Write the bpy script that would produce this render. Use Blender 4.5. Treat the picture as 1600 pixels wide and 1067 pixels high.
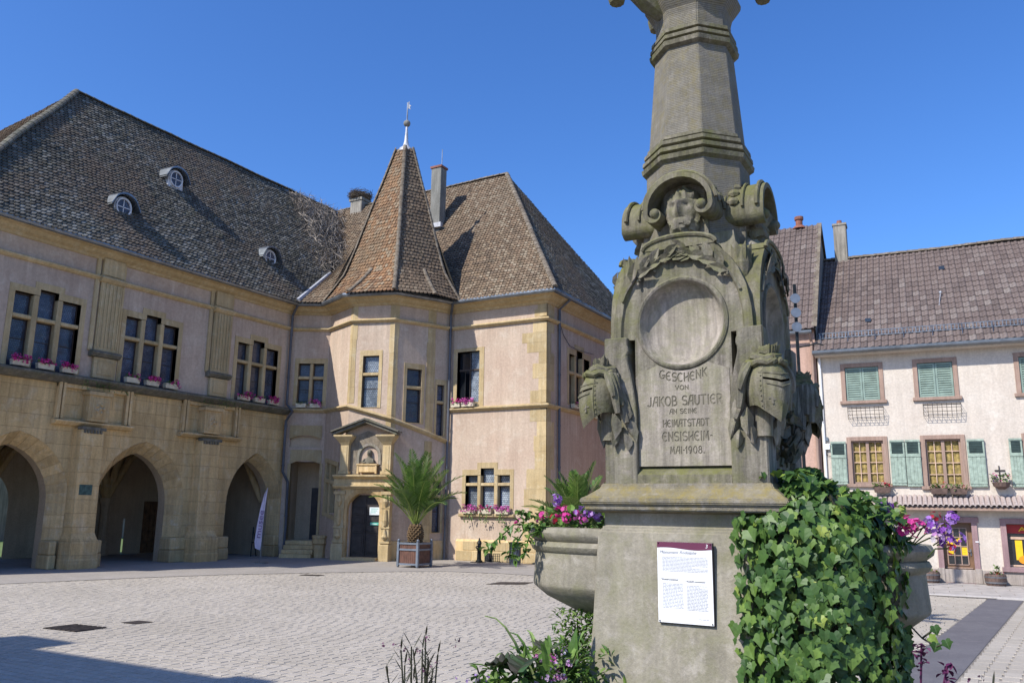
import bpy, bmesh, math, random
from mathutils import Vector, Matrix, noise
import numpy as np
random.seed(7)
R = math.radians
for o in list(bpy.data.objects): bpy.data.objects.remove(o)
S = bpy.context.scene
COL = S.collection

# ---------------------------------------------------------------- camera, sky, sun, exposure
# scene axes: +X along the sunny town hall front, +Y along its long wing, Z up; metres
def cam_axes():
    p, r, h = 0.19839297, 0.01407763, 0.51377294
    fwd = Vector((0, math.cos(p), math.sin(p))); up = Vector((0, -math.sin(p), math.cos(p))); rt = Vector((1, 0, 0))
    c, s = math.cos(r), math.sin(r)
    rt2 = c*rt + s*up; up2 = -s*rt + c*up
    rot = Matrix.Rotation(h, 3, 'Z')
    return rot @ rt2, rot @ up2, rot @ fwd
RT, UP, FW = cam_axes()
cam = bpy.data.cameras.new('camera'); co = bpy.data.objects.new('camera', cam); COL.objects.link(co)
cam.sensor_width = 36; cam.lens = 29.24; cam.clip_end = 3000
co.matrix_world = Matrix(((RT.x, UP.x, -FW.x, 0), (RT.y, UP.y, -FW.y, 0), (RT.z, UP.z, -FW.z, 2.0), (0, 0, 0, 1)))
S.camera = co
EYE = Vector((0, 0, 2.0))
def pix(p):
    d = Vector(p) - EYE; z = d.dot(FW)
    if z < .2: return None
    return (800 + 1299.6*d.dot(RT)/z, 533.5 - 1299.6*d.dot(UP)/z, z)

SUN = Vector((-.42, -.96, 1.0)).normalized()
W = bpy.data.worlds.new('World'); S.world = W; W.use_nodes = True
wn = W.node_tree.nodes; bg = wn['Background']
sky = wn.new('ShaderNodeTexSky'); sky.sky_type = 'NISHITA'; sky.sun_disc = False
sky.sun_elevation = math.asin(SUN.z); sky.sun_rotation = math.atan2(SUN.x, SUN.y)
sky.altitude = 0; sky.air_density = 1.0; sky.dust_density = 0.7; sky.ozone_density = 8
hs = wn.new('ShaderNodeHueSaturation'); hs.inputs['Hue'].default_value = .508; hs.inputs['Saturation'].default_value = 1.14; hs.inputs['Value'].default_value = 1.09
W.node_tree.links.new(sky.outputs[0], hs.inputs['Color']); W.node_tree.links.new(hs.outputs[0], bg.inputs[0]); bg.inputs[1].default_value = 0.15
sl = bpy.data.lights.new('sun', 'SUN'); so = bpy.data.objects.new('sun', sl); COL.objects.link(so)
sl.energy = 4.6; sl.angle = R(.53); sl.color = (1, .955, .885)
so.rotation_euler = SUN.to_track_quat('Z', 'Y').to_euler(); so.location = SUN*60
S.view_settings.view_transform = 'Standard'; S.view_settings.look = 'None'
S.view_settings.exposure = 0.40; S.view_settings.gamma = 1; S.view_settings.use_curve_mapping = False
S.render.engine = 'CYCLES'

# ---------------------------------------------------------------- materials
class NT:
    def __init__(s, name):
        s.m = bpy.data.materials.new(name); s.m.use_nodes = True
        s.t = s.m.node_tree; s.n = s.t.nodes; s.l = s.t.links
        s.b = s.n['Principled BSDF']; s.out = s.n['Material Output']
    def new(s, ty, **kw):
        n = s.n.new(ty)
        for k, v in kw.items(): setattr(n, k, v)
        return n
    def put(s, a, sock):
        if a is None: return
        if hasattr(a, 'is_output') or isinstance(a, bpy.types.NodeSocket): s.l.new(a, sock)
        else:
            if isinstance(a, tuple) and len(a) == 3 and sock.type == 'RGBA': a = (*a, 1)
            sock.default_value = a
    def coord(s, kind='Object'): return s.new('ShaderNodeTexCoord').outputs[kind]
    def scale(s, v, sc):
        n = s.new('ShaderNodeVectorMath', operation='MULTIPLY'); s.put(v, n.inputs[0]); n.inputs[1].default_value = sc; return n.outputs[0]
    def noise(s, v, sc, det=4, rough=.6, dist=0):
        n = s.new('ShaderNodeTexNoise'); s.put(v, n.inputs['Vector']); n.inputs['Scale'].default_value = sc
        n.inputs['Detail'].default_value = det; n.inputs['Roughness'].default_value = rough; n.inputs['Distortion'].default_value = dist
        return n.outputs['Fac']
    def ramp(s, f, a, b, ca=0., cb=1.):
        n = s.new('ShaderNodeMapRange'); s.put(f, n.inputs[0])
        for i, v in enumerate((a, b, ca, cb)): n.inputs[i+1].default_value = v
        return n.outputs[0]
    def mix(s, f, a, b, bt='MIX'):
        n = s.new('ShaderNodeMix', data_type='RGBA', blend_type=bt); s.put(f, n.inputs['Factor'])
        s.put(a, n.inputs[6]); s.put(b, n.inputs[7]); return n.outputs[2]
    def math(s, op, a, b=0.):
        n = s.new('ShaderNodeMath', operation=op); s.put(a, n.inputs[0]); s.put(b, n.inputs[1]); return n.outputs[0]
    def bump(s, h, st, d, nrm=None):
        n = s.new('ShaderNodeBump'); n.inputs['Strength'].default_value = st; n.inputs['Distance'].default_value = d
        s.put(h, n.inputs['Height']); s.put(nrm, n.inputs['Normal']); return n.outputs[0]
    def attr(s, name='Col'): return s.new('ShaderNodeAttribute', attribute_name=name).outputs['Fac']
    def rnd(s): return s.new('ShaderNodeObjectInfo').outputs['Random']
    def fin(s, col, rough=.85, nrm=None, spec=.3):
        s.put(col, s.b.inputs['Base Color']); s.put(rough, s.b.inputs['Roughness']); s.put(nrm, s.b.inputs['Normal'])
        s.b.inputs['Specular IOR Level'].default_value = spec
        return s.m

def flat(name, c, rough=.6, metal=0, spec=.4, var=.25, sc=6., bump=0.):
    t = NT(name); v = t.coord(); n = t.noise(v, sc, 5)
    k = t.ramp(n, .3, .7, 1-var, 1+var)
    m = t.mix(1., c, k, 'MULTIPLY')
    t.b.inputs['Metallic'].default_value = metal
    return t.fin(m, rough, t.bump(t.noise(v, sc*8, 3), .4, bump) if bump else None, spec)

def stone(name, a, b, c=None, sc=1.2, streak=.35, bump=.006, moss=None, moss_amt=.5, joints=None, mossup=0., rough=.9, grime=.5, randk=.0, runs=(), runk=.4):
    """weathered masonry: two tones, fine grain, rain streaks, grime blotches, optional growth and ashlar joints"""
    t = NT(name); v = t.coord()
    big = t.noise(v, sc, 5, .6); fine = t.noise(v, sc*22, 4, .7)
    col = t.mix(t.ramp(big, .35, .65), a, b)
    if c: col = t.mix(t.ramp(t.noise(v, sc*2.7, 6, .7, .6), .52, .72), col, c)
    sv = t.scale(v, (5., 5., .35)); st = t.noise(sv, sc*1.5, 5, .65)
    col = t.mix(1., col, t.ramp(st, .38, .68, 1-streak, 1.06), 'MULTIPLY')
    col = t.mix(1., col, t.ramp(fine, .3, .7, .86, 1.12), 'MULTIPLY')
    gr = t.ramp(t.noise(v, sc*.8, 8, .72, .3), .56, .74, 0, grime)
    col = t.mix(gr, col, tuple(x*.42 for x in b))
    for z0 in runs:      # rain streaks below ledges and sills, thinning downwards
        g = t.new('ShaderNodeNewGeometry'); sp = t.new('ShaderNodeSeparateXYZ'); t.put(g.outputs['Position'], sp.inputs[0])
        m = t.math('MULTIPLY', t.ramp(sp.outputs[2], z0-1.3, z0, 0, 1), t.math('LESS_THAN', sp.outputs[2], z0+.02))
        m = t.math('MULTIPLY', m, t.ramp(t.noise(t.scale(v, (3.2, 3.2, .12)), 2.2, 5, .7), .42, .66, 0, runk))
        col = t.mix(m, col, tuple(x*.45 for x in b))
    if randk: col = t.mix(1., col, t.ramp(t.rnd(), 0, 1, 1-randk, 1+randk), 'MULTIPLY')
    if moss:
        mk = t.ramp(t.noise(v, sc*2.2, 7, .68, .4), .46, .66, 0, moss_amt)
        if mossup:
            g = t.new('ShaderNodeNewGeometry'); sp = t.new('ShaderNodeSeparateXYZ'); t.put(g.outputs['Normal'], sp.inputs[0])
            up = t.ramp(sp.outputs[2], .15, .85, 0, mossup)
            mk = t.math('MINIMUM', t.math('ADD', mk, t.math('MULTIPLY', up, t.ramp(fine, .3, .6))), .95)
        col = t.mix(mk, col, moss)
    h = t.math('ADD', t.math('MULTIPLY', big, .6), t.math('MULTIPLY', fine, .5))
    if joints:
        w, hh, mort = joints
        br = t.new('ShaderNodeTexBrick'); t.put(t.coord('UV'), br.inputs['Vector'])
        br.inputs['Scale'].default_value = 1; br.inputs['Brick Width'].default_value = w; br.inputs['Row Height'].default_value = hh
        br.inputs['Mortar Size'].default_value = mort; br.inputs['Mortar Smooth'].default_value = .3
        br.inputs['Color1'].default_value = (.88, .88, .88, 1); br.inputs['Color2'].default_value = (1.1, 1.07, 1.02, 1); br.inputs['Mortar'].default_value = (.66, .63, .58, 1)
        col = t.mix(.6, col, br.outputs['Color'], 'MULTIPLY')
        h = t.math('SUBTRACT', h, t.math('MULTIPLY', br.outputs['Fac'], .8))
    return t.fin(col, rough, t.bump(h, .9, bump), .2)

def tiles(name, cols, big=None, moss=None):
    """per-tile colour from the Col attribute, over patches and lichen"""
    t = NT(name); v = t.coord(); at = t.attr()
    cr = t.new('ShaderNodeValToRGB'); e = cr.color_ramp.elements
    while len(e) < len(cols): e.new(.5)
    for i, c in enumerate(cols): e[i].position = i/(len(cols)-1)*.98; e[i].color = (*c, 1)
    t.put(at, cr.inputs[0]); col = cr.outputs[0]
    if big: col = t.mix(t.ramp(t.noise(v, .33, 5, .65), .46, .64, 0, .75), col, big)
    if moss: col = t.mix(t.ramp(t.noise(v, 2.3, 8, .75), .54, .7, 0, .6), col, moss)
    col = t.mix(1., col, t.ramp(t.noise(v, 14, 4, .7), .3, .7, .7, 1.25), 'MULTIPLY')
    return t.fin(col, .88, t.bump(t.noise(v, 40, 3), .5, .004), .2)

def leafmat(name, cols, use_obj, vein=(.25, .35, .12), trans=.25, rough=.42):
    t = NT(name); f = t.rnd() if use_obj else t.attr()
    cr = t.new('ShaderNodeValToRGB'); e = cr.color_ramp.elements
    while len(e) < len(cols): e.new(.5)
    for i, c in enumerate(cols): e[i].position = i/max(1, len(cols)-1)*.97; e[i].color = (*c, 1)
    t.put(f, cr.inputs[0]); col = cr.outputs[0]
    uv = t.new('ShaderNodeSeparateXYZ'); t.put(t.coord('UV'), uv.inputs[0])
    ax = t.math('ABSOLUTE', uv.outputs[0])
    if vein: col = t.mix(t.ramp(ax, .0, .05, .55, 0), col, vein)
    col = t.mix(1., col, t.ramp(t.noise(t.coord(), 30, 3), .3, .7, .8, 1.2), 'MULTIPLY')
    t.fin(col, rough, None, .35)
    tr = t.new('ShaderNodeBsdfTranslucent'); t.put(col, tr.inputs[0])
    ms = t.new('ShaderNodeMixShader'); ms.inputs[0].default_value = trans
    t.l.new(t.b.outputs[0], ms.inputs[1]); t.l.new(tr.outputs[0], ms.inputs[2]); t.l.new(ms.outputs[0], t.out.inputs[0])
    return t.m

def leaded(name, a, b, lead, w=.075, h=.065):
    t = NT(name); br = t.new('ShaderNodeTexBrick'); t.put(t.coord('UV'), br.inputs['Vector'])
    br.inputs['Scale'].default_value = 1; br.inputs['Brick Width'].default_value = w; br.inputs['Row Height'].default_value = h
    br.inputs['Mortar Size'].default_value = .008; br.inputs['Mortar Smooth'].default_value = .2
    br.inputs['Color1'].default_value = (*a, 1); br.inputs['Color2'].default_value = (*b, 1); br.inputs['Mortar'].default_value = (*lead, 1)
    n = t.math('ADD', t.noise(t.coord(), 9, 2), t.math('MULTIPLY', t.noise(t.coord(), 1.7, 2), 5.))
    colr = t.mix(1., br.outputs['Color'], t.ramp(t.rnd(), 0, 1, .6, 1.7), 'MULTIPLY'); colr = t.mix(1., colr, t.ramp(t.noise(t.coord(), 2.1, 3), .3, .7, .6, 1.5), 'MULTIPLY')
    return t.fin(colr, t.math('ADD', t.math('MULTIPLY', br.outputs['Fac'], .5), .12), t.bump(t.math('ADD', br.outputs['Fac'], n), .5, .01), .6)

M = {}
M['plaster'] = stone('pink_plaster', (.505, .398, .302), (.455, .34, .255), (.545, .45, .355), sc=.55, streak=.10, bump=.012, grime=.22, runs=(5.85, 9.2, 1.7), runk=.30)
M['sand'] = stone('yellow_sandstone', (.50, .385, .215), (.44, .325, .165), (.54, .45, .29), sc=1.1, streak=.18, bump=.008, grime=.25, randk=.12)
M['arcade'] = stone('arcade_ashlar', (.66, .475, .24), (.57, .39, .18), (.66, .52, .32), sc=.7, streak=.22, bump=.012, joints=(.85, .42, .006), grime=.4, runs=(5.75, .9), runk=.55)
M['arcstone'] = stone('dressed_arcade_stone', (.64, .465, .24), (.53, .37, .18), (.62, .50, .33), sc=1.3, streak=.22, bump=.010, grime=.5, randk=.14)
M['ledge'] = stone('lichened_ledge', (.20, .185, .15), (.13, .12, .10), (.30, .25, .16), sc=1.6, streak=.3, moss=(.09, .10, .05), moss_amt=.5)
M['inside'] = stone('arcade_interior_plaster', (.52, .41, .28), (.44, .34, .23), sc=.8, streak=.06, grime=.4, bump=.01)
M['tile_old'] = tiles('mossy_plain_tiles', [(.072, .068, .055), (.108, .100, .078), (.14, .128, .10), (.17, .158, .128), (.24, .23, .195)], big=(.165, .122, .086), moss=(.122, .126, .074))
M['tile_red'] = tiles('weathered_red_tiles', [(.12, .075, .05), (.19, .105, .058), (.25, .135, .068), (.29, .165, .085), (.26, .20, .135)], big=(.17, .125, .08), moss=(.12, .10, .065))
M['tile_mix'] = tiles('brown_plain_tiles', [(.115, .085, .06), (.145, .105, .07), (.175, .122, .08), (.20, .145, .095), (.235, .19, .135)], big=(.15, .115, .08), moss=(.12, .105, .07))
M['tile_int'] = tiles('interlocking_tiles', [(.105, .082, .073), (.125, .096, .085), (.14, .108, .095), (.16, .128, .113), (.20, .17, .15)], big=(.15, .115, .10))
M['tile_clay'] = tiles('pale_clay_tiles', [(.27, .21, .185), (.36, .29, .26), (.42, .355, .32)])
M['roofbase'] = flat('roof_boarding', (.03, .026, .02), .95)
M['ridge'] = stone('mortared_ridge_tiles', (.24, .20, .15), (.14, .11, .08), (.34, .31, .26), sc=2.5, grime=.5)
M['zinc'] = flat('zinc_sheet', (.20, .22, .24), .42, .75, var=.3, sc=3)
M['pipe'] = flat('painted_downpipe', (.10, .105, .12), .5, .3, var=.3, sc=2)
M['lead'] = flat('white_lead_sheet', (.42, .43, .45), .55, .2, var=.3)
M['dormer'] = flat('white_painted_dormer', (.62, .62, .62), .6, var=.2)
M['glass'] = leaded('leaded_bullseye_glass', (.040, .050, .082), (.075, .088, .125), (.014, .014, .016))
M['glass_lit'] = leaded('leaded_sky_lit_glass', (.27, .31, .35), (.15, .18, .22), (.03, .035, .04), .085, .075)  # paler copy of the leaded glass, bright sky reflection put into the colour
M['glassdark'] = flat('dark_window_glass', (.012, .014, .018), .06, 0, .8, var=.3, sc=2)
M['casement'] = flat('dark_casement_wood', (.055, .038, .028), .6, var=.3)
M['door'] = flat('dark_oak_door', (.030, .024, .022), .55, var=.5, sc=4)
M['brown'] = flat('brown_lattice_wood', (.16, .085, .04), .6, var=.4)
M['iron'] = flat('black_cast_iron', (.022, .026, .026), .5, .6, var=.4)
M['grate'] = flat('rusty_iron_grate', (.060, .048, .040), .7, .5, var=.5, sc=12)
M['verd'] = flat('verdigris_bronze', (.05, .10, .095), .5, .4, var=.5, sc=9)
M['white'] = flat('white_print', (.74, .74, .73), .45, var=.06)
M['paper'] = flat('pale_notice_paper', (.66, .70, .70), .6, var=.1)
M['green'] = flat('green_notice', (.10, .42, .33), .5, var=.1)
M['ivory'] = flat('ivory_flower_box', (.55, .49, .36), .6, var=.2)
M['soil'] = flat('dark_soil', (.035, .025, .018), .95, bump=.02, var=.5)
M['plot'] = flat('grey_blue_painted_metal', (.17, .195, .23), .45, .3, var=.2)
M['slat'] = flat('reddish_brown_slats', (.115, .055, .038), .6, var=.35)
M['binm'] = flat('galvanised_bin', (.085, .095, .11), .5, .6, var=.4)

# monument sandstone
M['mon'] = stone('monument_sandstone', (.265, .24, .19), (.175, .16, .12), (.345, .30, .26), sc=2.8, streak=.55, bump=.012, moss=(.135, .135, .058), moss_amt=.62, mossup=.6, grime=.8)
M['mong'] = stone('green_grown_sandstone', (.215, .195, .14), (.145, .135, .088), (.28, .25, .195), sc=3.6, streak=.45, bump=.010, moss=(.135, .135, .045), moss_amt=.7, mossup=.7, grime=.85)
M['monp'] = stone('clean_pinkish_sandstone', (.37, .325, .275), (.265, .24, .185), (.44, .385, .335), sc=3.1, streak=.4, bump=.007, moss=(.20, .195, .105), moss_amt=.5, grime=.55)
M['mong_slab'] = stone('lichened_slab_stone', (.25, .225, .18), (.17, .155, .12), (.33, .30, .26), sc=5, streak=.2, bump=.012, moss=(.235, .185, .05), moss_amt=.55, mossup=.45, grime=.5)
M['shaft'] = stone('tooled_grey_sandstone', (.225, .21, .175), (.185, .172, .14), (.265, .25, .215), sc=7, streak=.12, bump=.006, moss=(.23, .185, .045), moss_amt=.35, grime=.5, joints=(3., .0125, .0028))
M['ped'] = stone('pedestal_sandstone', (.315, .285, .225), (.225, .205, .155), (.39, .355, .30), sc=2.5, streak=.15, bump=.010, moss=(.19, .185, .10), moss_amt=.6, grime=.7)
M['letter'] = stone('dirt_and_shade_stone', (.205, .185, .14), (.165, .15, .11), sc=4, bump=.002)  # dark stone tone: dirt plus groove shade put into the colour

# shop house
M['hwall'] = stone('cream_render', (.575, .51, .43), (.54, .47, .395), (.60, .54, .465), sc=.8, streak=.08, bump=.006, grime=.18)
M['hframe'] = stone('pink_stone_surround', (.37, .26, .205), (.32, .22, .17), sc=2, streak=.2, bump=.004, grime=.2)
M['hframe2'] = stone('mauve_stone_surround', (.34, .225, .225), (.29, .19, .19), sc=2, streak=.2, bump=.004, grime=.2)
M['plinth'] = stone('grey_plinth', (.42, .36, .31), (.36, .31, .27), sc=2, streak=.3, grime=.3)
M['shut'] = flat('green_shutter_paint', (.20, .27, .225), .55, var=.2, sc=5)
M['shut2'] = flat('faded_green_shutter_paint', (.27, .335, .27), .65, var=.3, sc=9)
M['shutd'] = flat('dark_green_vent', (.035, .06, .055), .6, var=.3)
M['curtain'] = flat('yellow_curtain', (.27, .20, .065), .8, var=.6, sc=9)
M['pglass'] = flat('shop_glass', (.02, .022, .024), .05, 0, .8, var=.2)
M['wwood'] = flat('pale_glazing_bar', (.52, .36, .26), .6, var=.2)
M['dwood'] = flat('brown_door_wood', (.17, .095, .05), .5, var=.35, sc=3)
M['nwall'] = stone('salmon_render', (.50, .335, .26), (.46, .30, .23), sc=.9, streak=.2, grime=.2)
M['barrel'] = flat('weathered_oak_barrel', (.115, .075, .06), .75, var=.4, sc=8)
M['hoop'] = flat('grey_barrel_hoop', (.20, .20, .21), .5, .6, var=.3)
M['chim'] = stone('rendered_chimney', (.34, .31, .26), (.27, .25, .21), sc=1.6, streak=.4, grime=.5)
M['chimg'] = stone('grey_green_chimney', (.27, .265, .235), (.22, .215, .19), sc=1.6, streak=.4, grime=.4)
M['pot'] = flat('terracotta', (.22, .088, .058), .8, var=.3)
M['yel'] = flat('yellow_poster', (.75, .48, .012), .6, var=.08)
M['red'] = flat('red_sign', (.36, .02, .018), .5, var=.1)
M['blue'] = flat('blue_panel', (.035, .10, .42), .5, var=.1)
M['oran'] = flat('orange_disc', (.72, .26, .012), .5, var=.1)
M['wiref'] = flat('dark_wire', (.06, .05, .045), .5, .5)
M['twig'] = flat('dry_twigs', (.145, .115, .085), .95, var=.4)
M['creep'] = flat('bleached_dead_stems', (.33, .285, .235), .95, var=.35)
M['maroon'] = flat('maroon_print', (.115, .022, .055), .45, var=.08)
M['ink'] = flat('grey_ink', (.26, .27, .31), .6, var=.1)
M['inkd'] = flat('dark_ink', (.09, .09, .10), .6, var=.1)
M['black'] = flat('dark_plate_edge', (.02, .014, .018), .5)
M['lav'] = flat('lilac_banner_cloth', (.52, .46, .56), .7, var=.12)
M['purp'] = flat('purple_banner_print', (.20, .12, .24), .7)

# ground
t = NT('plaza_setts'); at = t.attr(); v = t.coord()
c = t.mix(at, (.365, .325, .268), (.42, .375, .315)); c = t.mix(t.ramp(t.noise(v, .35, 6, .65), .40, .66, 0, .6), c, (.30, .265, .215))
c = t.mix(1., c, t.ramp(t.noise(v, 30, 4, .7), .3, .7, .84, 1.14), 'MULTIPLY')
c = t.mix(t.ramp(t.noise(v, 1.3, 8, .7), .6, .74, 0, .45), c, (.22, .20, .175))
M['sett'] = t.fin(c, .85, t.bump(t.noise(v, 60, 3), .6, .004), .25)
t = NT('single_plaza_setts'); at = t.rnd(); v = t.coord('Object')
c = t.mix(at, (.365, .325, .268), (.42, .375, .315)); c = t.mix(1., c, t.ramp(t.noise(v, 30, 4, .7), .3, .7, .84, 1.14), 'MULTIPLY')
M['sett1'] = t.fin(c, .85, t.bump(t.noise(v, 60, 3), .6, .004), .25)
M['joint'] = flat('sandy_joints', (.20, .178, .15), .95, var=.4, sc=3)
M['walk'] = stone('worn_asphalt_footway', (.315, .285, .25), (.27, .245, .215), (.35, .315, .285), sc=.6, streak=0, bump=.004, grime=.3)
M['slab'] = flat('paving_slab', (.36, .33, .30), .85, var=.2, sc=2.5)
M['kerb'] = flat('pale_kerb', (.46, .43, .40), .85, var=.15)
M['asph'] = stone('dark_asphalt_band', (.135, .128, .135), (.115, .108, .115), (.155, .145, .15), sc=1.3, streak=0, bump=.005, grime=.2)
M['earth'] = flat('far_ground', (.25, .22, .19), .95, var=.3, sc=.05)
M['grass'] = flat('sunny_lawn', (.11, .16, .05), .9, var=.4, sc=2)

# plants
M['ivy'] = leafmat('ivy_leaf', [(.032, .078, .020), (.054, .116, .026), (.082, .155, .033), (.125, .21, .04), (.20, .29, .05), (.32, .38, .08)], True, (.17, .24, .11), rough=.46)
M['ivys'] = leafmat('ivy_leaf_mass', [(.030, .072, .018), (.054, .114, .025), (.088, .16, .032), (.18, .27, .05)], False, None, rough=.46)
M['leaf'] = leafmat('geranium_leaf', [(.060, .135, .025), (.11, .20, .036), (.18, .27, .055)], True, None)
M['leafs'] = leafmat('green_leaf_mass', [(.038, .095, .018), (.085, .17, .03), (.16, .24, .05)], False, None)
M['dleafs'] = leafmat('dark_red_leaf', [(.022, .040, .018), (.040, .034, .022), (.040, .085, .028)], False, None, .15)
M['straps'] = leafmat('striped_strap_leaf', [(.10, .20, .045), (.18, .28, .07), (.38, .44, .20)], False, None)
M['stem'] = flat('green_stem', (.07, .10, .03), .7)
M['dstem'] = flat('dark_bronze_stem', (.030, .032, .016), .6)
M['palm'] = leafmat('palm_leaflets', [(.045, .10, .02), (.085, .165, .03), (.14, .22, .042), (.25, .31, .08)], False, None, .25, .36)
M['ptrunk'] = flat('palm_bark', (.125, .080, .040), .95, var=.5, sc=30, bump=.02)
M['mag'] = leafmat('magenta_petals', [(.42, .012, .12), (.60, .03, .25), (.66, .10, .36)], False, None, .3, .6)
M['pinkp'] = leafmat('pink_petals', [(.50, .05, .28), (.60, .12, .40), (.62, .22, .50)], False, None, .3, .6)
M['purpp'] = leafmat('purple_petals', [(.16, .03, .27), (.28, .09, .45), (.46, .30, .62)], False, None, .3, .6)
M['redp'] = leafmat('red_petals', [(.40, .008, .03), (.52, .02, .06)], False, None, .3, .6)
M['whitep'] = leafmat('white_pink_petals', [(.68, .62, .66), (.62, .45, .60), (.5, .22, .5)], False, None, .3, .6)
M['plum'] = leafmat('plum_leaves', [(.06, .012, .045), (.10, .02, .07), (.14, .05, .11)], False, None, .2, .5)

# ---------------------------------------------------------------- helpers
class Fr:
    def __init__(s, o=(0, 0, 0), es=(1, 0, 0), en=(0, 1, 0), ez=(0, 0, 1)):
        s.o, s.s, s.n, s.z = Vector(o), Vector(es).normalized(), Vector(en).normalized(), Vector(ez).normalized()
    def __call__(s, p): return s.o + s.s*p[0] + s.n*p[1] + s.z*p[2]
    def sh(s, a, b=0, c=0): return Fr(s((a, b, c)), s.s, s.n, s.z)
ID = Fr()
class MB:
    def __init__(s, fr=ID): s.v = []; s.f = []; s.uv = []; s.c = []; s.mi = []; s.fr = fr
    def poly(s, pts, c=.5, mi=0, uv=None):
        i = len(s.v); P = [Vector(p) for p in pts]
        s.v += [s.fr(p) for p in P]; s.f.append(tuple(range(i, i+len(P)))); s.c.append(c); s.mi.append(mi)
        if uv is None:
            n = Vector((0, 0, 0))
            for a, b in zip(P, P[1:]+P[:1]): n += a.cross(b)
            ax = max(range(3), key=lambda k: abs(n[k]))
            uv = [((p[1], p[2]) if ax == 0 else (p[0], p[2]) if ax == 1 else (p[0], p[1])) for p in P]
        s.uv += uv; return s
    def mesh(s, V, F, c=.5, mi=0):   # shared vertices, local coords
        for f in F: s.poly([V[k] for k in f], c, mi)
        return s
    def box(s, a, b, n0, n1, z0, z1, c=.5, mi=0):
        V = [(a, n0, z0), (b, n0, z0), (b, n1, z0), (a, n1, z0), (a, n0, z1), (b, n0, z1), (b, n1, z1), (a, n1, z1)]
        return s.mesh(V, [(3, 2, 1, 0), (4, 5, 6, 7), (0, 1, 5, 4), (1, 2, 6, 5), (2, 3, 7, 6), (3, 0, 4, 7)], c, mi)
    def prism(s, pts, n0, n1, c=.5, mi=0, caps=True):   # polygon in (s,z) extruded along n
        k = len(pts)
        if caps:
            s.poly([(p[0], n1, p[1]) for p in pts], c, mi); s.poly([(p[0], n0, p[1]) for p in reversed(pts)], c, mi)
        for i in range(k):
            p, q = pts[i], pts[(i+1) % k]
            s.poly([(p[0], n0, p[1]), (q[0], n0, q[1]), (q[0], n1, q[1]), (p[0], n1, p[1])], c, mi)
        return s
    def sweep(s, prof, s0, s1, c=.5, mi=0):              # profile (n,z) swept along s
        k = len(prof)
        s.poly([(s0, p[0], p[1]) for p in prof], c, mi); s.poly([(s1, p[0], p[1]) for p in reversed(prof)], c, mi)
        for i in range(k):
            p, q = prof[i], prof[(i+1) % k]
            s.poly([(s0, *p), (s1, *p), (s1, *q), (s0, *q)], c, mi)
        return s
    def loft(s, rings, c=.5, mi=0, caps=True, closed=True):
        for A, B in zip(rings, rings[1:]):
            k = len(A)
            for i in range(k if closed else k-1):
                j = (i+1) % k; s.poly([A[i], A[j], B[j], B[i]], c, mi)
        if caps: s.poly(list(reversed(rings[0])), c, mi); s.poly(rings[-1], c, mi)
        return s
    def lathe(s, prof, cen=(0, 0), n=16, a0=0., a1=2*math.pi, c=.5, mi=0, caps=True):
        full = abs(a1-a0-2*math.pi) < 1e-6; k = n if full else n+1
        rings = [[(cen[0]+r*math.cos(a0+(a1-a0)*i/n), cen[1]+r*math.sin(a0+(a1-a0)*i/n), z) for i in range(k)] for r, z in prof]
        return s.loft(rings, c, mi, caps, full)
    def tube(s, pts, r, n=6, c=.5, mi=0):
        P = [Vector(p) for p in pts]; rings = []; rr = r if isinstance(r, (list, tuple)) else [r]*len(P)
        ref = Vector((0, 0, 1)) if abs((P[-1]-P[0]).normalized().z) < .9 else Vector((1, 0, 0))
        for i, p in enumerate(P):
            d = (P[min(i+1, len(P)-1)]-P[max(i-1, 0)]).normalized(); a = d.cross(ref).normalized(); b = d.cross(a)
            rings.append([p+(a*math.cos(6.2832*k/n)+b*math.sin(6.2832*k/n))*rr[i] for k in range(n)])
        return s.loft(rings, c, mi)
    def ball(s, p, r, n=8, m=5, c=.5, mi=0, sq=(1, 1, 1)):
        p = Vector(p); rings = []
        for j in range(m+1):
            a = -math.pi/2+math.pi*j/m
            rings.append([p+Vector((sq[0]*r*math.cos(a)*math.cos(6.2832*i/n), sq[1]*r*math.cos(a)*math.sin(6.2832*i/n), sq[2]*r*math.sin(a))) for i in range(n)])
        return s.loft(rings, c, mi, False)
    def leaf(s, p, d, up, L, W, c=.5, mi=0, fold=.25, curl=0.):
        """a pointed leaf from p along d, folded on its midrib"""
        p, d, up = Vector(p), Vector(d).normalized(), Vector(up)
        x = d.cross(up)
        if x.length < 1e-4: x = d.orthogonal()
        x.normalize(); z = x.cross(d)
        q = lambda a, b, h: p+d*(a*L)+x*(b*W)+z*(h*W-curl*a*a*L)
        A = [q(0, 0, 0), q(.3, .42, fold), q(.62, .38, fold), q(1, 0, 0), q(.62, -.38, fold), q(.3, -.42, fold), q(.5, 0, 0)]
        U = [(0, 0), (.42, .3), (.38, .62), (0, 1), (-.38, .62), (-.42, .3), (0, .5)]
        for f in ((0, 1, 6), (1, 2, 6), (2, 3, 6), (3, 4, 6), (4, 5, 6), (5, 0, 6)): s.poly([A[k] for k in f], c, mi, [U[k] for k in f])
        return s
    def build(s, name, mat, parent=None, bevel=0., smooth=False, kind=None, label=None, weld=False, seg=1, offset=None):
        me = bpy.data.meshes.new(name); off = Vector(offset) if offset else Vector((0, 0, 0))
        me.from_pydata([v-off for v in s.v], [], s.f)
        mats = mat if isinstance(mat, (list, tuple)) else [mat]
        for m in mats: me.materials.append(m)
        me.polygons.foreach_set('material_index', s.mi)
        a = me.attributes.new('Col', 'FLOAT', 'FACE'); a.data.foreach_set('value', s.c)
        uvl = me.uv_layers.new(name='UV'); uvl.data.foreach_set('uv', [x for p in s.uv for x in p])
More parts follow.
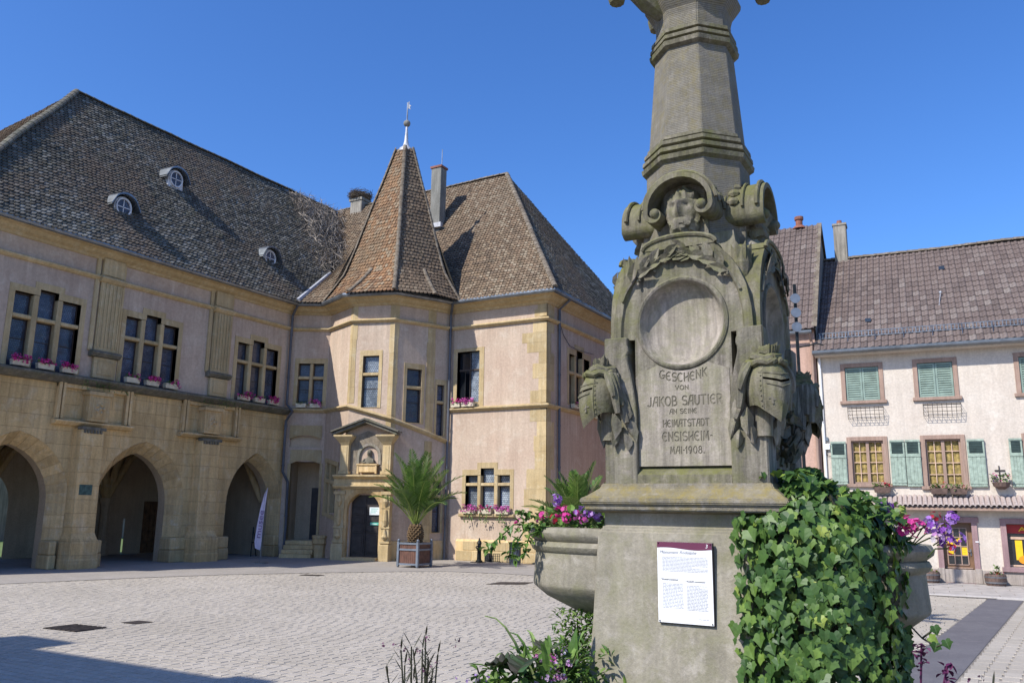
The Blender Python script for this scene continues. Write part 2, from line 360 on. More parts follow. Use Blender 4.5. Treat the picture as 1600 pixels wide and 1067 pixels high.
        if weld or bevel or smooth:
            bm = bmesh.new(); bm.from_mesh(me); bmesh.ops.remove_doubles(bm, verts=bm.verts, dist=.0004)
            bmesh.ops.recalc_face_normals(bm, faces=bm.faces)
            if bevel:
                eds = [e for e in bm.edges if len(e.link_faces) == 2 and e.calc_face_angle(0) > .5]
                bmesh.ops.bevel(bm, geom=eds, offset=bevel, segments=seg, affect='EDGES', clamp_overlap=True)
            bm.to_mesh(me); bm.free()
        if smooth:
            for p in me.polygons: p.use_smooth = True
            try: me.set_sharp_from_angle(angle=R(38))
            except Exception: pass
        return link(name, me, parent, kind, label, off)
def link(name, me, parent=None, kind=None, label=None, loc=(0, 0, 0), rot=None):
    o = bpy.data.objects.new(name, me); COL.objects.link(o); o.location = loc
    if rot is not None: o.rotation_euler = rot
    if parent is not None: attach(o, parent)
    if kind: o['kind'] = kind
    if label: o['label'] = label
    return o
def world(o):
    m = o.matrix_basis.copy()
    return world(o.parent) @ o.matrix_parent_inverse @ m if o.parent else m
def attach(o, parent): o.parent = parent; o.matrix_parent_inverse = world(parent).inverted()
def thing(name, label, cat, loc=(0, 0, 0), group=None, rz=0):
    o = bpy.data.objects.new(name, None); COL.objects.link(o); o.location = loc; o.rotation_euler.z = rz
    o.empty_display_size = .3
    return tag(o, label, cat, group)
def tag(o, label, cat, group=None):
    o['label'] = label; o['category'] = cat
    if group: o['group'] = group
    return o
def copy_tree(o, parent=None):
    c = o.copy(); COL.objects.link(c)
    if parent is not None: c.parent = parent
    for ch in list(o.children): copy_tree(ch, c)
    return c
def rn(a, b): return random.uniform(a, b)

def wall_cells(mb, inc, exc, n, depth, c=.5, mi=0):
    xs = sorted({x for r in inc+exc for x in r[:2]}); zs = sorted({z for r in inc+exc for z in r[2:]})
    ins = lambda x, z, L: any(r[0] < x < r[1] and r[2] < z < r[3] for r in L)
    full = lambda i, j: 0 <= i < len(xs)-1 and 0 <= j < len(zs)-1 and ins((xs[i]+xs[i+1])/2, (zs[j]+zs[j+1])/2, inc) and not ins((xs[i]+xs[i+1])/2, (zs[j]+zs[j+1])/2, exc)
    for i in range(len(xs)-1):
        for j in range(len(zs)-1):
            if not full(i, j): continue
            a, b, p, q = xs[i], xs[i+1], zs[j], zs[j+1]
            mb.poly([(a, n, p), (b, n, p), (b, n, q), (a, n, q)], c, mi)
            for di, dj, e in ((-1, 0, ((a, p), (a, q))), (1, 0, ((b, p), (b, q))), (0, -1, ((a, p), (b, p))), (0, 1, ((a, q), (b, q)))):
                if not full(i+di, j+dj):
                    (x0, z0), (x1, z1) = e
                    mb.poly([(x0, n, z0), (x1, n, z1), (x1, n-depth, z1), (x0, n-depth, z0)], c, mi)
    return mb

def stone_window(parent, fr, cols, tz, sur=.17, proud=.02, dep=.27, glass='glass', sill=True, stone_m='sand', topk=.22, lights=None, label=None):
    """mullioned window: cols = (s0,s1,z0,z1) per light column, tz = transom height"""
    inc = [(a-sur, b+sur, z0-.02, z1+topk) for a, b, z0, z1 in cols]
    exc = [tuple(c) for c in cols] + [(p[1]-.001, q[0]+.001, max(p[2], q[2]), min(p[3], q[3])) for p, q in zip(cols, cols[1:])]
    w = wall_cells(MB(fr), inc, exc, proud, dep+proud).build('window', M[stone_m], parent, label=label)
    for p, q in zip(cols, cols[1:]):
        MB(fr).box(p[1]-.002, q[0]+.002, -dep+.02, .012, max(p[2], q[2]), min(p[3], q[3])-.001).build('mullion', M[stone_m], w, bevel=.025)
    for a, b, z0, z1 in cols:
        if tz: MB(fr).box(a+.001, b-.001, -dep+.03, .006, tz-.06, tz+.06).build('transom', M[stone_m], w, bevel=.02)
        for p, q in (((z0, tz-.06), (tz+.06, z1)) if tz else ((z0, z1),)):
            MB(fr).poly([(a, -dep+.05, p), (b, -dep+.05, p), (b, -dep+.05, q), (a, -dep+.05, q)]).build('pane', M[glass], w)
            f = MB(fr); g = .032
            for x0, x1, y0, y1 in ((a, a+g, p, q), (b-g, b, p, q), (a+g, b-g, p, p+g), (a+g, b-g, q-g, q)): f.box(x0, x1, -dep+.04, -dep+.085, y0, y1)
            if q-p > .9: f.box(a+g, b-g, -dep+.052, -dep+.068, (p+q)/2+.12, (p+q)/2+.137)
            f.build('casement', M['casement'], w)
    return w

def hole_of(cols, sur=.0): return [tuple(c) for c in cols] + [(p[1]-.001, q[0]+.001, max(p[2], q[2]), min(p[3], q[3])) for p, q in zip(cols, cols[1:])]

def tile_rows(rows, w, mb, up=.030, jit=.25, cmap=None, rounded=True):
    """rows: list of 3D polylines (equal parameter) bottom to top; lays staggered plain tiles"""
    def at(pl, t):
        L = [0]
        for a, b in zip(pl, pl[1:]): L.append(L[-1]+(b-a).length)
        x = t*L[-1]
        for k in range(len(pl)-1):
            if x <= L[k+1]+1e-9: return pl[k].lerp(pl[k+1], 0 if L[k+1] == L[k] else (x-L[k])/(L[k+1]-L[k]))
        return pl[-1]
    ln = lambda pl: sum((b-a).length for a, b in zip(pl, pl[1:]))
    for r in range(len(rows)-1):
        lo, hi = rows[r], rows[r+1]; n = max(1, round(ln(lo)/w)); ts = [0.]
        ts = sorted(set([0., 1.]+[min(1, max(0, (k+(.5 if r % 2 else 0))/n)) for k in range(0, n+1)]))
        for a, b in zip(ts, ts[1:]):
            e = .04*(b-a); b0, b1, t0, t1 = at(lo, a+e), at(lo, b-e), at(hi, a+e), at(hi, b-e)
            nn = (b1-b0).cross(t0-b0)
            if nn.length < 1e-7: continue
            nn.normalize(); u = (t0-b0)
            u2 = u*.12; h = up*rn(.75, 1.5); dz = nn*h; k = rn(-jit, jit)*u.length*.18
            s = u.normalized()*k
            c = rn(0, 1)**1.3
            if cmap: c = min(1, max(0, c+cmap(b0)))
            q0 = b0.lerp(b1, .22)-u2+s+dz; q1 = b0.lerp(b1, .78)-u2+s+dz; r0 = b0+u*.16+s+dz; r1 = b1+u*.16+s+dz
            T0, T1 = t0+nn*.004, t1+nn*.004
            if rounded and b-a > .6/n:
                mb.poly([r0, q0, q1, r1, T1, T0], c)
                for x, y in ((r0, q0), (q0, q1), (q1, r1)): mb.poly([x, x-dz, y-dz, y], c)
            else:
                x, y = b0+s+dz, b1+s+dz
                mb.poly([x, y, T1, T0], c); mb.poly([x, x-dz, y-dz, y], c)
    return mb
def sag(p): return p+Vector((0, 0, .055*noise.noise(Vector(p)*.32)+.02*noise.noise(Vector(p)*1.3)))
def wavy(rows, n=14): return [[sag(r[0].lerp(r[1], k/n)) for k in range(n+1)] for r in rows]
def plane_rows(bl, br, tl, tr, e):
    bl, br, tl, tr = map(Vector, (bl, br, tl, tr)); n = max(1, round(((tl+tr)/2-(bl+br)/2).length/e))
    return wavy([[bl.lerp(tl, k/n), br.lerp(tr, k/n)] for k in range(n+1)])
def ridge_run(mb, a, b, r=.09, step=.33, seg=6):
    a, b = Vector(a), Vector(b); L = (b-a).length; d = (b-a)/L; n = max(1, round(L/step))
    x = d.cross(Vector((0, 0, 1))).normalized(); z = x.cross(d)
    for k in range(n):
        p, q = sag(a+d*(L*k/n)), sag(a+d*(L*(k+1)/n+.03)); r0, r1 = r*1.12, r*.95
        if k % 1 == 0:
            A = [p+(x*math.cos(math.pi*i/seg)+z*math.sin(math.pi*i/seg)*.8)*r0 for i in range(seg+1)]
            B = [q+(x*math.cos(math.pi*i/seg)+z*math.sin(math.pi*i/seg)*.8)*r1 for i in range(seg+1)]
            c = rn(0, 1); mb.loft([A, B], c, 0, False, False); mb.poly(A, c)
    return mb

# ================================================================ GROUND
t_ = MB(); t_.poly([(-600, -600, -.06), (600, -600, -.06), (600, 900, -.06), (-600, 900, -.06)])
t_.build('ground', M['earth'], kind='structure')
# footway edge in front of the town hall and the shop (x,y)
EDGE = [(-21.6, 6.), (-21.55, 12.5), (-20.6, 15.6), (-19.7, 17.8), (-18.2, 20.), (-16.6, 22.), (-15.3, 23.2), (-13.6, 23.55), (-11.9, 23.5), (-8, 23.9), (-1.6, 24.35), (0., 24.4)]
def edge_y(x):
    for (a, b), (c, d) in zip(EDGE, EDGE[1:]):
        if a <= x <= c and c > a: return b+(d-b)*(x-a)/(c-a)
    return 6 if x < EDGE[0][0] else 24.4
BED = (-1.535, 5.27, 1.95)
plaza = MB().poly([(-24, 1, -.011), (9, 1, -.011), (9, 24.6, -.011), (-24, 24.6, -.011)]).build('plaza', M['joint'], kind='structure')
bandR = lambda y: -.54+(y-12.0)*(1.12/12.5); bandL = lambda y: bandR(y)-.74
def setts():
    out = []
    L, Wd = .215, .148; y = 3.2; r = 0
    while y < 24.4:
        x = -23.5+(L/2 if r % 2 else 0)+rn(-.03, .03)
        while x < bandL(y+.09)-.02:
            l = L*rn(.86, 1.12)
            xe = min(x+l, bandL(y+.09)-.01)
            xc, yc = (x+xe)/2, y+Wd/2
            if xe-x > .08 and yc+.1 < edge_y(xc) and xc > -21.6 and (xc-BED[0])**2+(yc-BED[1])**2 > (BED[2]+.15)**2:
                out.append((x+.003, xe-.003, y+.003, y+Wd-.003))
            x = xe
        y += Wd; r += 1
    Lb, Wb = .34, .21; c = 0                     # larger slabs right of the dark band, courses along it
    while c < 36:
        y = 5.+(Lb/2 if c % 2 else 0)+rn(0, .05)
        while y < 24.2:
            x = bandR(y+Lb/2)+.03+c*Wb
            if x < 8.6: out.append((x+.004, x+Wb-.004, y+.004, min(24.25, y+Lb)-.004))
            y += Lb
        c += 1
    return out
ST = setts()
def sett_geo(mb, a, b, c_, d, h, tilt, c):
    e = .007; z = [h+rn(-tilt, tilt) for _ in range(4)]
    T = [(a+e, c_+e, z[0]), (b-e, c_+e, z[1]), (b-e, d-e, z[2]), (a+e, d-e, z[3])]
    B = [(a, c_, -.02), (b, c_, -.02), (b, d, -.02), (a, d, -.02)]
    mb.poly(T, c)
    for i in range(4): mb.poly([B[i], B[(i+1) % 4], T[(i+1) % 4], T[i]], c)
vis = []
for k, s_ in enumerate(ST):
    p = pix(((s_[0]+s_[1])/2, (s_[2]+s_[3])/2, 0))
    if p and -5 < p[0] < 1605 and p[1] < 1072 and not (925 < p[0] < 1420 and p[1] > 800): vis.append((p[2], k))
vis.sort(); near = {k for _, k in vis[:300]}
mb = MB()
protos = []
for k in range(8):
    q = MB(); sett_geo(q, -.128, .128, -.08, .08, 0., .0016, .5)
    me = q.build('sett', M['sett1']); protos.append(me.data); bpy.data.objects.remove(me)
for k, s_ in enumerate(ST):
    if k in near:
        o = link('paving_stone', protos[k % 8], plaza, loc=((s_[0]+s_[1])/2, (s_[2]+s_[3])/2, rn(-.0015, .0015)))
        o.scale = ((s_[1]-s_[0])/.256, (s_[3]-s_[2])/.16, 1)
    else: sett_geo(mb, *s_, rn(-.0015, .0015), .0014, min(1, max(0, .5+.28*random.gauss(0, 1))))
mb.build('paving_setts', M['sett'], plaza, kind='stuff')
MB().poly([(bandL(3), 3, -.004), (bandR(3), 3, -.004), (bandR(24.3), 24.3, -.004), (bandL(24.3), 24.3, -.004)]).build('asphalt_band', M['asph'], kind='structure')
# footway
fw = MB(); pts = [(-26, 6, .012)]+[(x, y, .012) for x, y in EDGE]+[(0, 29.5, .012), (-14, 40, .012), (-26, 40, .012)]
fw.poly(pts)
for (a, b), (c, d) in zip(EDGE, EDGE[1:]): fw.poly([(a, b, -.04), (c, d, -.04), (c, d, .012), (a, b, .012)])
footway = fw.build('footway', M['walk'], kind='structure')
kb = MB()
for (a, b), (c, d) in zip(EDGE, EDGE[1:]):
    n = max(1, round(math.hypot(c-a, d-b)/.9))
    for k in range(n):
        p = Vector((a, b, 0)).lerp(Vector((c, d, 0)), k/n); q = Vector((a, b, 0)).lerp(Vector((c, d, 0)), (k+.985)/n)
        dr = (q-p).normalized(); w = Vector((dr.y, -dr.x, 0))*.11
        kb.poly([p+Vector((0, 0, .016)), q+Vector((0, 0, .016)), q+w+Vector((0, 0, .010)), p+w+Vector((0, 0, .010))], rn(0, 1))
kb.build('kerb_stone', M['walk'], footway, kind='stuff')
# grates and covers
def cover(corners, m, lab, bars):
    e = thing('drain_grate' if bars else 'utility_cover', lab, 'drain cover', (*corners[0], 0))
    P = [Vector((*c, 0)) for c in corners]
    MB().poly([p+Vector((0, 0, .008)) for p in P]).build('frame_plate', M['black'] if bars else m, e)
    if bars:
        for i in range(7):
            b = MB(); a0, a1 = (i+.12)/7, (i+.72)/7; k = .03
            A, B_ = P[0].lerp(P[1], a0), P[0].lerp(P[1], a1); C, D = P[3].lerp(P[2], a1), P[3].lerp(P[2], a0)
            up = Vector((0, 0, .016)); b.poly([A+up, B_+up, C+up, D+up])
            b.poly([A, B_, B_+up, A+up]); b.poly([A, A+up, D+up, D]); b.poly([B_, C, C+up, B_+up])
            b.build('grate_bar', m, e)
cover([(-13.5, 8.6), (-12.72, 8.66), (-12.72, 9.22), (-13.5, 9.16)], M['grate'], 'large iron drain grate set in the setts near the shadow', True)
cover([(-13.1, 9.72), (-12.75, 9.75), (-12.72, 10.1), (-13.07, 10.07)], M['grate'], 'small rusty square cover beside the large grate', False)
cover([(-11.95, 19.9), (-11.1, 20.5), (-11.2, 21.3), (-12.0, 20.8)], M['grate'], 'dark worn cover in the setts in front of the stone bowl', False)
cover([(-17.8, 19.0), (-17.2, 19.2), (-17.3, 19.6), (-17.9, 19.4)], M['grate'], 'dark cover near the footway before the third arch', False)
# pavement slabs at the shop front
hU, hV = Vector((-.0579, .9983, 0)), Vector((.9983, .0579, 0))
HF = Fr(hU*28.88, hV, -hU)
sw = MB(HF).poly([(-3., .0, .004), (6, 0, .004), (6, 4.45, .004), (-3., 4.45, .004)]).build('shop_pavement', M['joint'], kind='structure')
for r in range(6):
    for k in range(12):
        a = -2.9+k*.74+(.37 if r % 2 else 0); q = MB(HF)
        q.box(a, a+.725, 4.3-(r+1)*.7, 4.3-r*.7-.015, .0, .03+rn(-.003, .003)); q.build('paving_slab', M['slab'], sw, bevel=.006)
MB(HF).box(-3, 6, 4.31, 4.45, -.03, .034).build('kerb', M['kerb'], sw)

# ================================================================ TOWN HALL
TH = thing('town_hall', 'old town hall with arcade, stair turret and steep tiled roofs', 'town hall', (-24, 24, 0))
LW = Fr((-25, 0, 0), (0, 1, 0), (1, 0, 0)); FA = Fr((0, 28.26, 0), (1, 0, 0), (0, -1, 0)); SW = Fr((-14.38, 0, 0), (0, 1, 0), (1, 0, 0))
TP = [(-25, 25.4), (-23.6, 26.2), (-21.65, 25.35), (-19.95, 25.85), (-19.2, 27.35), (-18.85, 28.26)]
def face(i):
    a, b = Vector((*TP[i], 0)), Vector((*TP[i+1], 0)); d = (b-a).normalized()
    return Fr(a, d, (d.y, -d.x, 0)), (b-a).length
TF = [face(i) for i in range(5)]
PATH = [(-25, 11.7)]+TP+[(-14.38, 28.26), (-14.38, 37.7)]
def sweep_path(mb, path, prof, c=.5, mi=0):
    """profile (out, z) swept along a plan path with mitred corners; out = right of travel"""
    P = [Vector(p) for p in path]; rings = []
    for i, p in enumerate(P):
        d0 = (p-P[i-1]).normalized() if i else None; d1 = (P[i+1]-p).normalized() if i < len(P)-1 else None
        d0 = d0 or d1; d1 = d1 or d0
        n0, n1 = Vector((d0.y, -d0.x)), Vector((d1.y, -d1.x)); n = (n0+n1)/max(.35, 1+n0.dot(n1))
        rings.append([(p.x+n.x*o, p.y+n.y*o, z) for o, z in prof])
    return mb.loft(rings, c, mi, True, True)
def win3(c, z0=5.97, w=.6, m=.17, zs=8.25, zc=8.45):
    a = [c-1.5*w-m, c-.5*w, c+.5*w+m]
    return [(a[0], a[0]+w, z0, zs), (a[1], a[1]+w, z0, zc), (a[2], a[2]+w, z0, zs)]
cw = [win3(14.87), win3(18.67), win3(23.6)]
# upper wall of the long wing, closed back and end walls
mb = MB(LW); wall_cells(mb, [(11.7, 25.4, 5.9, 10.2)], sum([hole_of(c) for c in cw], []), 0, .3)
mb.poly([(11.7, -9.4, 4.7), (11.7, 0, 4.7), (11.7, 0, 10.2), (11.7, -9.4, 10.2)]); mb.poly([(11.7, 0, 0), (11.7, -5.5, 0), (11.7, -5.5, 4.7), (11.7, 0, 4.7)])  # unseen lower end closed solid, added to keep sun out of the arcade
mb.poly([(11.7, -9.4, 5.), (38, -9.4, 5.), (38, -9.4, 10.2), (11.7, -9.4, 10.2)])
mb.build('wall', M['plaster'], TH)
for c in cw: stone_window(TH, LW, c, 7.52)
# pointed arches
def arch_pts(c, a, h, zs, n=14, z0=0.):
    Rr = (a*a+h*h)/(2*a); th = math.acos((Rr-a)/Rr); L = [(c-a, z0), (c-a, zs)]
    for k in range(1, n+1):
        t = th*k/n; L.append((c-a+Rr*(1-math.cos(t)), zs+Rr*math.sin(t)))
    return L+[(2*c-x, z) for x, z in reversed(L[:-1])]
ARCH = [(14.5, 1.75, 2.1, 1.36, 1.72), (18.87, 1.75, 2.1, 1.36, 1.72), (23.95, 1.42, 2.05, 1.21, 1.72)]
bays = [11.7, 16.5, 21.3, 25.4]
mb = MB(LW); ins = MB(LW)
for (c, ao, ho, ai, hi), b0, b1 in zip(ARCH, bays, bays[1:]):
    O = arch_pts(c, ao, ho, 2.0); I = arch_pts(c, ai, hi, 2.0)
    for (x0, z0), (x1, z1) in zip(O[1:-1], O[2:-1]): mb.poly([(x0, 0, z0), (x1, 0, z1), (x1, 0, 5.9), (x0, 0, 5.9)])
    mb.poly([(b0, 0, 0), (c-ao, 0, 0), (c-ao, 0, 5.9), (b0, 0, 5.9)]); mb.poly([(c+ao, 0, 0), (b1, 0, 0), (b1, 0, 5.9), (c+ao, 0, 5.9)])
    for (p, q), (r, s_) in zip(zip(O, O[1:]), zip(I, I[1:])):
        mb.poly([(p[0], 0, p[1]), (q[0], 0, q[1]), (s_[0], -.5, s_[1]), (r[0], -.5, r[1])])
        ins.poly([(r[0], -.5, r[1]), (s_[0], -.5, s_[1]), (s_[0], -.85, s_[1]), (r[0], -.85, r[1])])
    for (x0, z0), (x1, z1) in zip(I[1:-1], I[2:-1]): ins.poly([(x0, -.85, z0), (x1, -.85, z1), (x1, -.85, 4.7), (x0, -.85, 4.7)])
    ins.poly([(b0, -.85, 0), (c-ai, -.85, 0), (c-ai, -.85, 4.7), (b0, -.85, 4.7)]); ins.poly([(c+ai, -.85, 0), (b1, -.85, 0), (b1, -.85, 4.7), (c+ai, -.85, 4.7)])
mb.build('arcade_wall', M['arcade'], TH)
for (c, ao, ho, ai, hi) in ARCH:           # voussoirs on the splayed ring
    O = arch_pts(c, ao, ho, 2.0, 9, .85); I = arch_pts(c, ai, hi, 2.0, 9, .85)
    def sub(L):
        out = [L[0]]
        a, b = L[0], L[1]
        out += [(a[0], a[1]+(b[1]-a[1])*k/3) for k in (1, 2)]; out += L[1:-1]
        a, b = L[-2], L[-1]; out += [(a[0], a[1]+(b[1]-a[1])*k/3) for k in (1, 2)]; return out+[b]
    O, I = sub(O), sub(I)
    for k in range(len(O)-1):
        g = .03; L = lambda p, q, t: (p[0]+(q[0]-p[0])*t, p[1]+(q[1]-p[1])*t)
        o0, o1, i0, i1 = L(O[k], O[k+1], g), L(O[k], O[k+1], 1-g), L(I[k], I[k+1], g), L(I[k], I[k+1], 1-g)
        v = [Vector((o0[0], 0, o0[1])), Vector((o1[0], 0, o1[1])), Vector((i1[0], -.5, i1[1])), Vector((i0[0], -.5, i0[1]))]
        nn = (v[1]-v[0]).cross(v[3]-v[0]).normalized()
        if nn.y < 0: nn = -nn
        d = nn*rn(.008, .018); q = MB(LW)
        q.poly([x+d for x in v], rn(0, 1))
        for a, b in zip(v, v[1:]+v[:1]): q.poly([a+d, b+d, b-nn*.03, a-nn*.03])
        q.build('voussoir', M['arcstone'], TH)
# arcade interior: floor, ceiling, back wall with one open arch to the sunny yard, ribs, piers
ins.poly([(11.7, 0, 4.7), (25.4, 0, 4.7), (25.4, -5.5, 4.7), (11.7, -5.5, 4.7)])
ins.poly([(25.4, -.3, 0), (25.4, -5.5, 0), (25.4, -5.5, 4.7), (25.4, -.3, 4.7)])
bo = arch_pts(16.35, 1.25, 1.3, 1.9)
ins.poly([(11.7, -5.5, 0), (15.1, -5.5, 0), (15.1, -5.5, 4.7), (11.7, -5.5, 4.7)]); ins.poly([(17.6, -5.5, 0), (22.3, -5.5, 0), (22.3, -5.5, 4.7), (17.6, -5.5, 4.7)])
ins.poly([(22.38, -5.5, 0), (25.4, -5.5, 0), (25.4, -5.5, 4.7), (22.38, -5.5, 4.7)]); ins.poly([(22.3, -5.5, 1.4), (22.38, -5.5, 1.4), (22.38, -5.5, 4.7), (22.3, -5.5, 4.7)])
for (x0, z0), (x1, z1) in zip(bo[1:-1], bo[2:-1]): ins.poly([(x0, -5.5, z0), (x1, -5.5, z1), (x1, -5.5, 4.7), (x0, -5.5, 4.7)])
ins.poly([(11.7, -9.4, 0), (11.7, -5.5, 0), (11.7, -5.5, 4.7), (11.7, -9.4, 4.7)])
ins.build('arcade_interior', M['inside'], TH)
MB(LW).poly([(11.7, 0, .014), (25.4, 0, .014), (25.4, -5.5, .014), (11.7, -5.5, .014)]).build('arcade_floor', M['walk'], TH)
MB().poly([(-60, 6, -.02), (-30.5, 6, -.02), (-30.5, 40, -.02), (-60, 40, -.02)]).build('lawn', M['grass'], kind='structure')
tag(MB().box(-46.4, -46, 0, 60, -.1, 4.6).build('added_yard_wall', M['chim'], None), 'added pale wall dimming the bright view through the far opening of the arcade', 'wall')  # wall added to tone down the bright opening behind the arcade
for (x, n) in ((16.5, -5.3), (21.3, -5.3), (12.0, -5.3), (16.5, -.95), (21.3, -.95)):
    q = MB(LW); q.lathe([(.27, 0), (.27, .5), (.2, .62), (.17, .75), (.16, 1.9), (.24, 2.05), (.24, 2.2)], (x, n), 8); q.build('arcade_pier', M['inside'], TH)
for x0, x1 in zip((12.0, 16.5, 21.3), (16.5, 21.3, 25.3)):
    for (a, b), (c, d) in (((x0, -.95), (x1, -5.3)), ((x0, -5.3), (x1, -.95)), ((x0, -.95), (x0, -5.3)), ((x0, -5.3), (x1, -5.3))):
        P = []
        for k in range(9):
            t = k/8; P.append((a+(c-a)*t, b+(d-b)*t, 2.15+2.4*math.sqrt(max(0, 1-(2*t-1)**2))))
        MB(LW).tube(P, .13, 6).build('vault_rib', M['arcstone'], TH)
# buttresses with stepped feet, and plinth blocks
for s0, s1 in ((16.2, 16.98), (20.88, 21.72)):
    q = MB(LW); m = (s0+s1)/2; w = (s1-s0)/2
    def ring(e, n, z): return [(m-w-e, -.02, z), (m-w-e, n, z), (m+w+e, n, z), (m+w+e, -.02, z)]
    q.loft([ring(.1, .62, 0), ring(.1, .62, .28), ring(.085, .6, .3), ring(.085, .6, .78), ring(.0, .46, 1.08), ring(0, .40, 4.32)])
    q.build('buttress', M['arcade'], TH, bevel=.02)
    q = MB(LW)
    for k in range(6): q.box(s0+.06+k*(s1-s0-.12)/6, s0+.06+(k+.62)*(s1-s0-.12)/6, .38, .44, 4.16, 4.26)
    q.box(s0-.03, s1+.03, .2, .45, 4.26, 4.36); q.build('dentil_band', M['ledge'], TH)
for (c, ao, ho, ai, hi), b0, b1 in zip(ARCH, bays, bays[1:]):
    for s0, s1 in ((b0-.0, c-ai+.06), (c+ai-.06, b1)):
        if s1-s0 < .25 or s0 < 12.: continue
        s0 = s0+(.45 if s0 in (16.5, 21.3) else 0); s1 = s1-(.45 if s1 in (16.5, 21.3) else 0)
        MB(LW).box(s0, s1, -.56, .07, 0, .42).build('plinth_block', M['arcstone'], TH, bevel=.03)
        MB(LW).box(s0+.01, s1-.01, -.55, .05, .425, .84).build('plinth_block', M['arcstone'], TH, bevel=.035)
# framed panels over the buttresses
for s0, s1, p0, p1 in ((15.45, 18.07, 16.38, 17.1), (20.15, 22.8, 20.95, 21.7)):
    q = MB(LW)
    q.sweep([(0, 4.38), (.16, 4.38), (.30, 4.47), (.30, 4.52), (.0, 4.56)], s0-.06, s1+.06)
    for a, b in ((s0, s0+.1), (s0+.14, s0+.24), (s1-.1, s1), (s1-.24, s1-.14)): q.box(a, b, 0, .17, 4.55, 5.72)
    q.box(s0, s1, 0, .10, 5.55, 5.74)
    q.build('panel_frame', M['arcstone'], TH, bevel=.015)
    q = MB(LW); q.box(p0, p1, 0, .36, 4.55, 5.5); q.box(p0-.06, p1+.06, .0, .42, 5.38, 5.5); q.box(p0+.1, p1-.1, .36, .385, 4.65, 5.28)
    q.box(p0+.16, p1-.16, .385, .40, 4.72, 5.2)
    for k in range(5): q.ball(((p0+p1)/2+.12*math.cos(k*1.257), .40, 4.96+.14*math.sin(k*1.257)), .06, 6, 4)
    q.ball(((p0+p1)/2, .40, 4.96), .07, 6, 4)
    q.build('carved_panel', M['arcstone'], TH, bevel=.01)
# ledge, pilasters
q = MB(); sweep_path(q, [(-25, 11.7), (-25, 25.3)], [(0, 5.66), (.16, 5.68), (.34, 5.80), (.38, 5.84), (.38, 5.90), (.05, 5.98), (0, 5.98)])
q.build('stone_ledge', M['ledge'], TH)
for s0, s1 in ((16.5, 17.28), (21.22, 22.02)):
    q = MB(LW); q.box(s0, s1, 0, .10, 6.86, 10.05)
    n = 5; w = (s1-s0-.1)/n
    for k in range(n+1): q.box(s0+.05+k*w-.022, s0+.05+k*w+.022, .10, .135, 7.0, 9.15)
    q.box(s0, s1, .10, .135, 9.42, 9.98); q.box(s0-.2, s0-.06, 0, .07, 6.86, 10.05); q.box(s1+.04, s1+.12, 0, .05, 6.86, 10.05)
    q.build('pilaster', M['sand'], TH, bevel=.008)
    q = MB(LW); q.box(s0+.02, s1+.04, 0, .13, 5.98, 6.66); q.box(s0+.14, s1-.1, .13, .15, 6.1, 6.55); q.build('pilaster_pedestal', M['sand'], TH, bevel=.01)
    q = MB(LW); q.sweep([(0, 6.66), (.18, 6.68), (.27, 6.78), (.27, 6.83), (.14, 6.88), (0, 6.88)], s0-.14, s1+.12); q.build('pilaster_ledge', M['ledge'], TH)
    q = MB(LW); q.sweep([(.0, 9.16), (.15, 9.18), (.24, 9.28), (.24, 9.33), (.13, 9.40), (0, 9.40)], s0-.08, s1+.06); q.build('pilaster_cap', M['sand'], TH)
# string course, cornice and gutter run round everything
sweep_path(MB(), PATH, [(-.02, 9.22), (.06, 9.23), (.15, 9.30), (.15, 9.34), (.03, 9.39), (-.02, 9.39)]).build('string_course', M['sand'], TH)
sweep_path(MB(), PATH, [(-.02, 9.92), (.05, 9.93), (.10, 10.0), (.24, 10.06), (.34, 10.16), (.50, 10.20), (.50, 10.28), (-.02, 10.30)]).build('cornice', M['sand'], TH)
sweep_path(MB(), PATH, [(.51, 10.22), (.56, 10.18), (.63, 10.20), (.66, 10.26), (.66, 10.33), (.64, 10.33), (.62, 10.25), (.56, 10.22), (.53, 10.27), (.51, 10.29)]).build('gutter', M['zinc'], TH)

# ---- stair turret
def sub_wall(i, inc, exc, mat='plaster', name='turret_wall', dep=.25):
    return wall_cells(MB(TF[i][0]), inc, exc, 0, dep).build(name, M[mat], TH)
L0, L1, L2, L3, L4 = [f[1] for f in TF]
s0c = [(.36, .84, 6.1, 7.85), (.97, 1.43, 6.1, 7.85)]
f2c = [(.50, 1.18, 5.82, 7.88)]; f3c = [(.62, 1.28, 5.28, 7.42)]; f4c = [(.34, .70, 4.84, 6.9)]; f4d = [(.28, .68, 1.05, 3.05)]
sub_wall(0, [(0, L0, 0, 10.2)], hole_of(s0c)+[(.2, 1.45, 4.36, 4.82), (.3, 1.50, .62, 3.78)])
sub_wall(1, [(0, L1, 0, 10.2)], [(.34, 1.42, 1.75, 3.72)])
sub_wall(2, [(0, L2, 0, 10.2)], hole_of(f2c)+[(.28, 1.5, 0, 2.45)])
sub_wall(3, [(0, L3, 0, 10.2)], hole_of(f3c))
sub_wall(4, [(0, L4, 0, 10.2)], hole_of(f4c)+hole_of(f4d))
stone_window(TH, TF[0][0], s0c, 7.25, sur=.15)
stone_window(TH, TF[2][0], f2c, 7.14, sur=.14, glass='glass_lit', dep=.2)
stone_window(TH, TF[3][0], f3c, 6.68, sur=.13, dep=.2)
stone_window(TH, TF[4][0], f4c, 6.2, sur=.1, dep=.2); stone_window(TH, TF[4][0], f4d, 2.45, sur=.1, dep=.2)
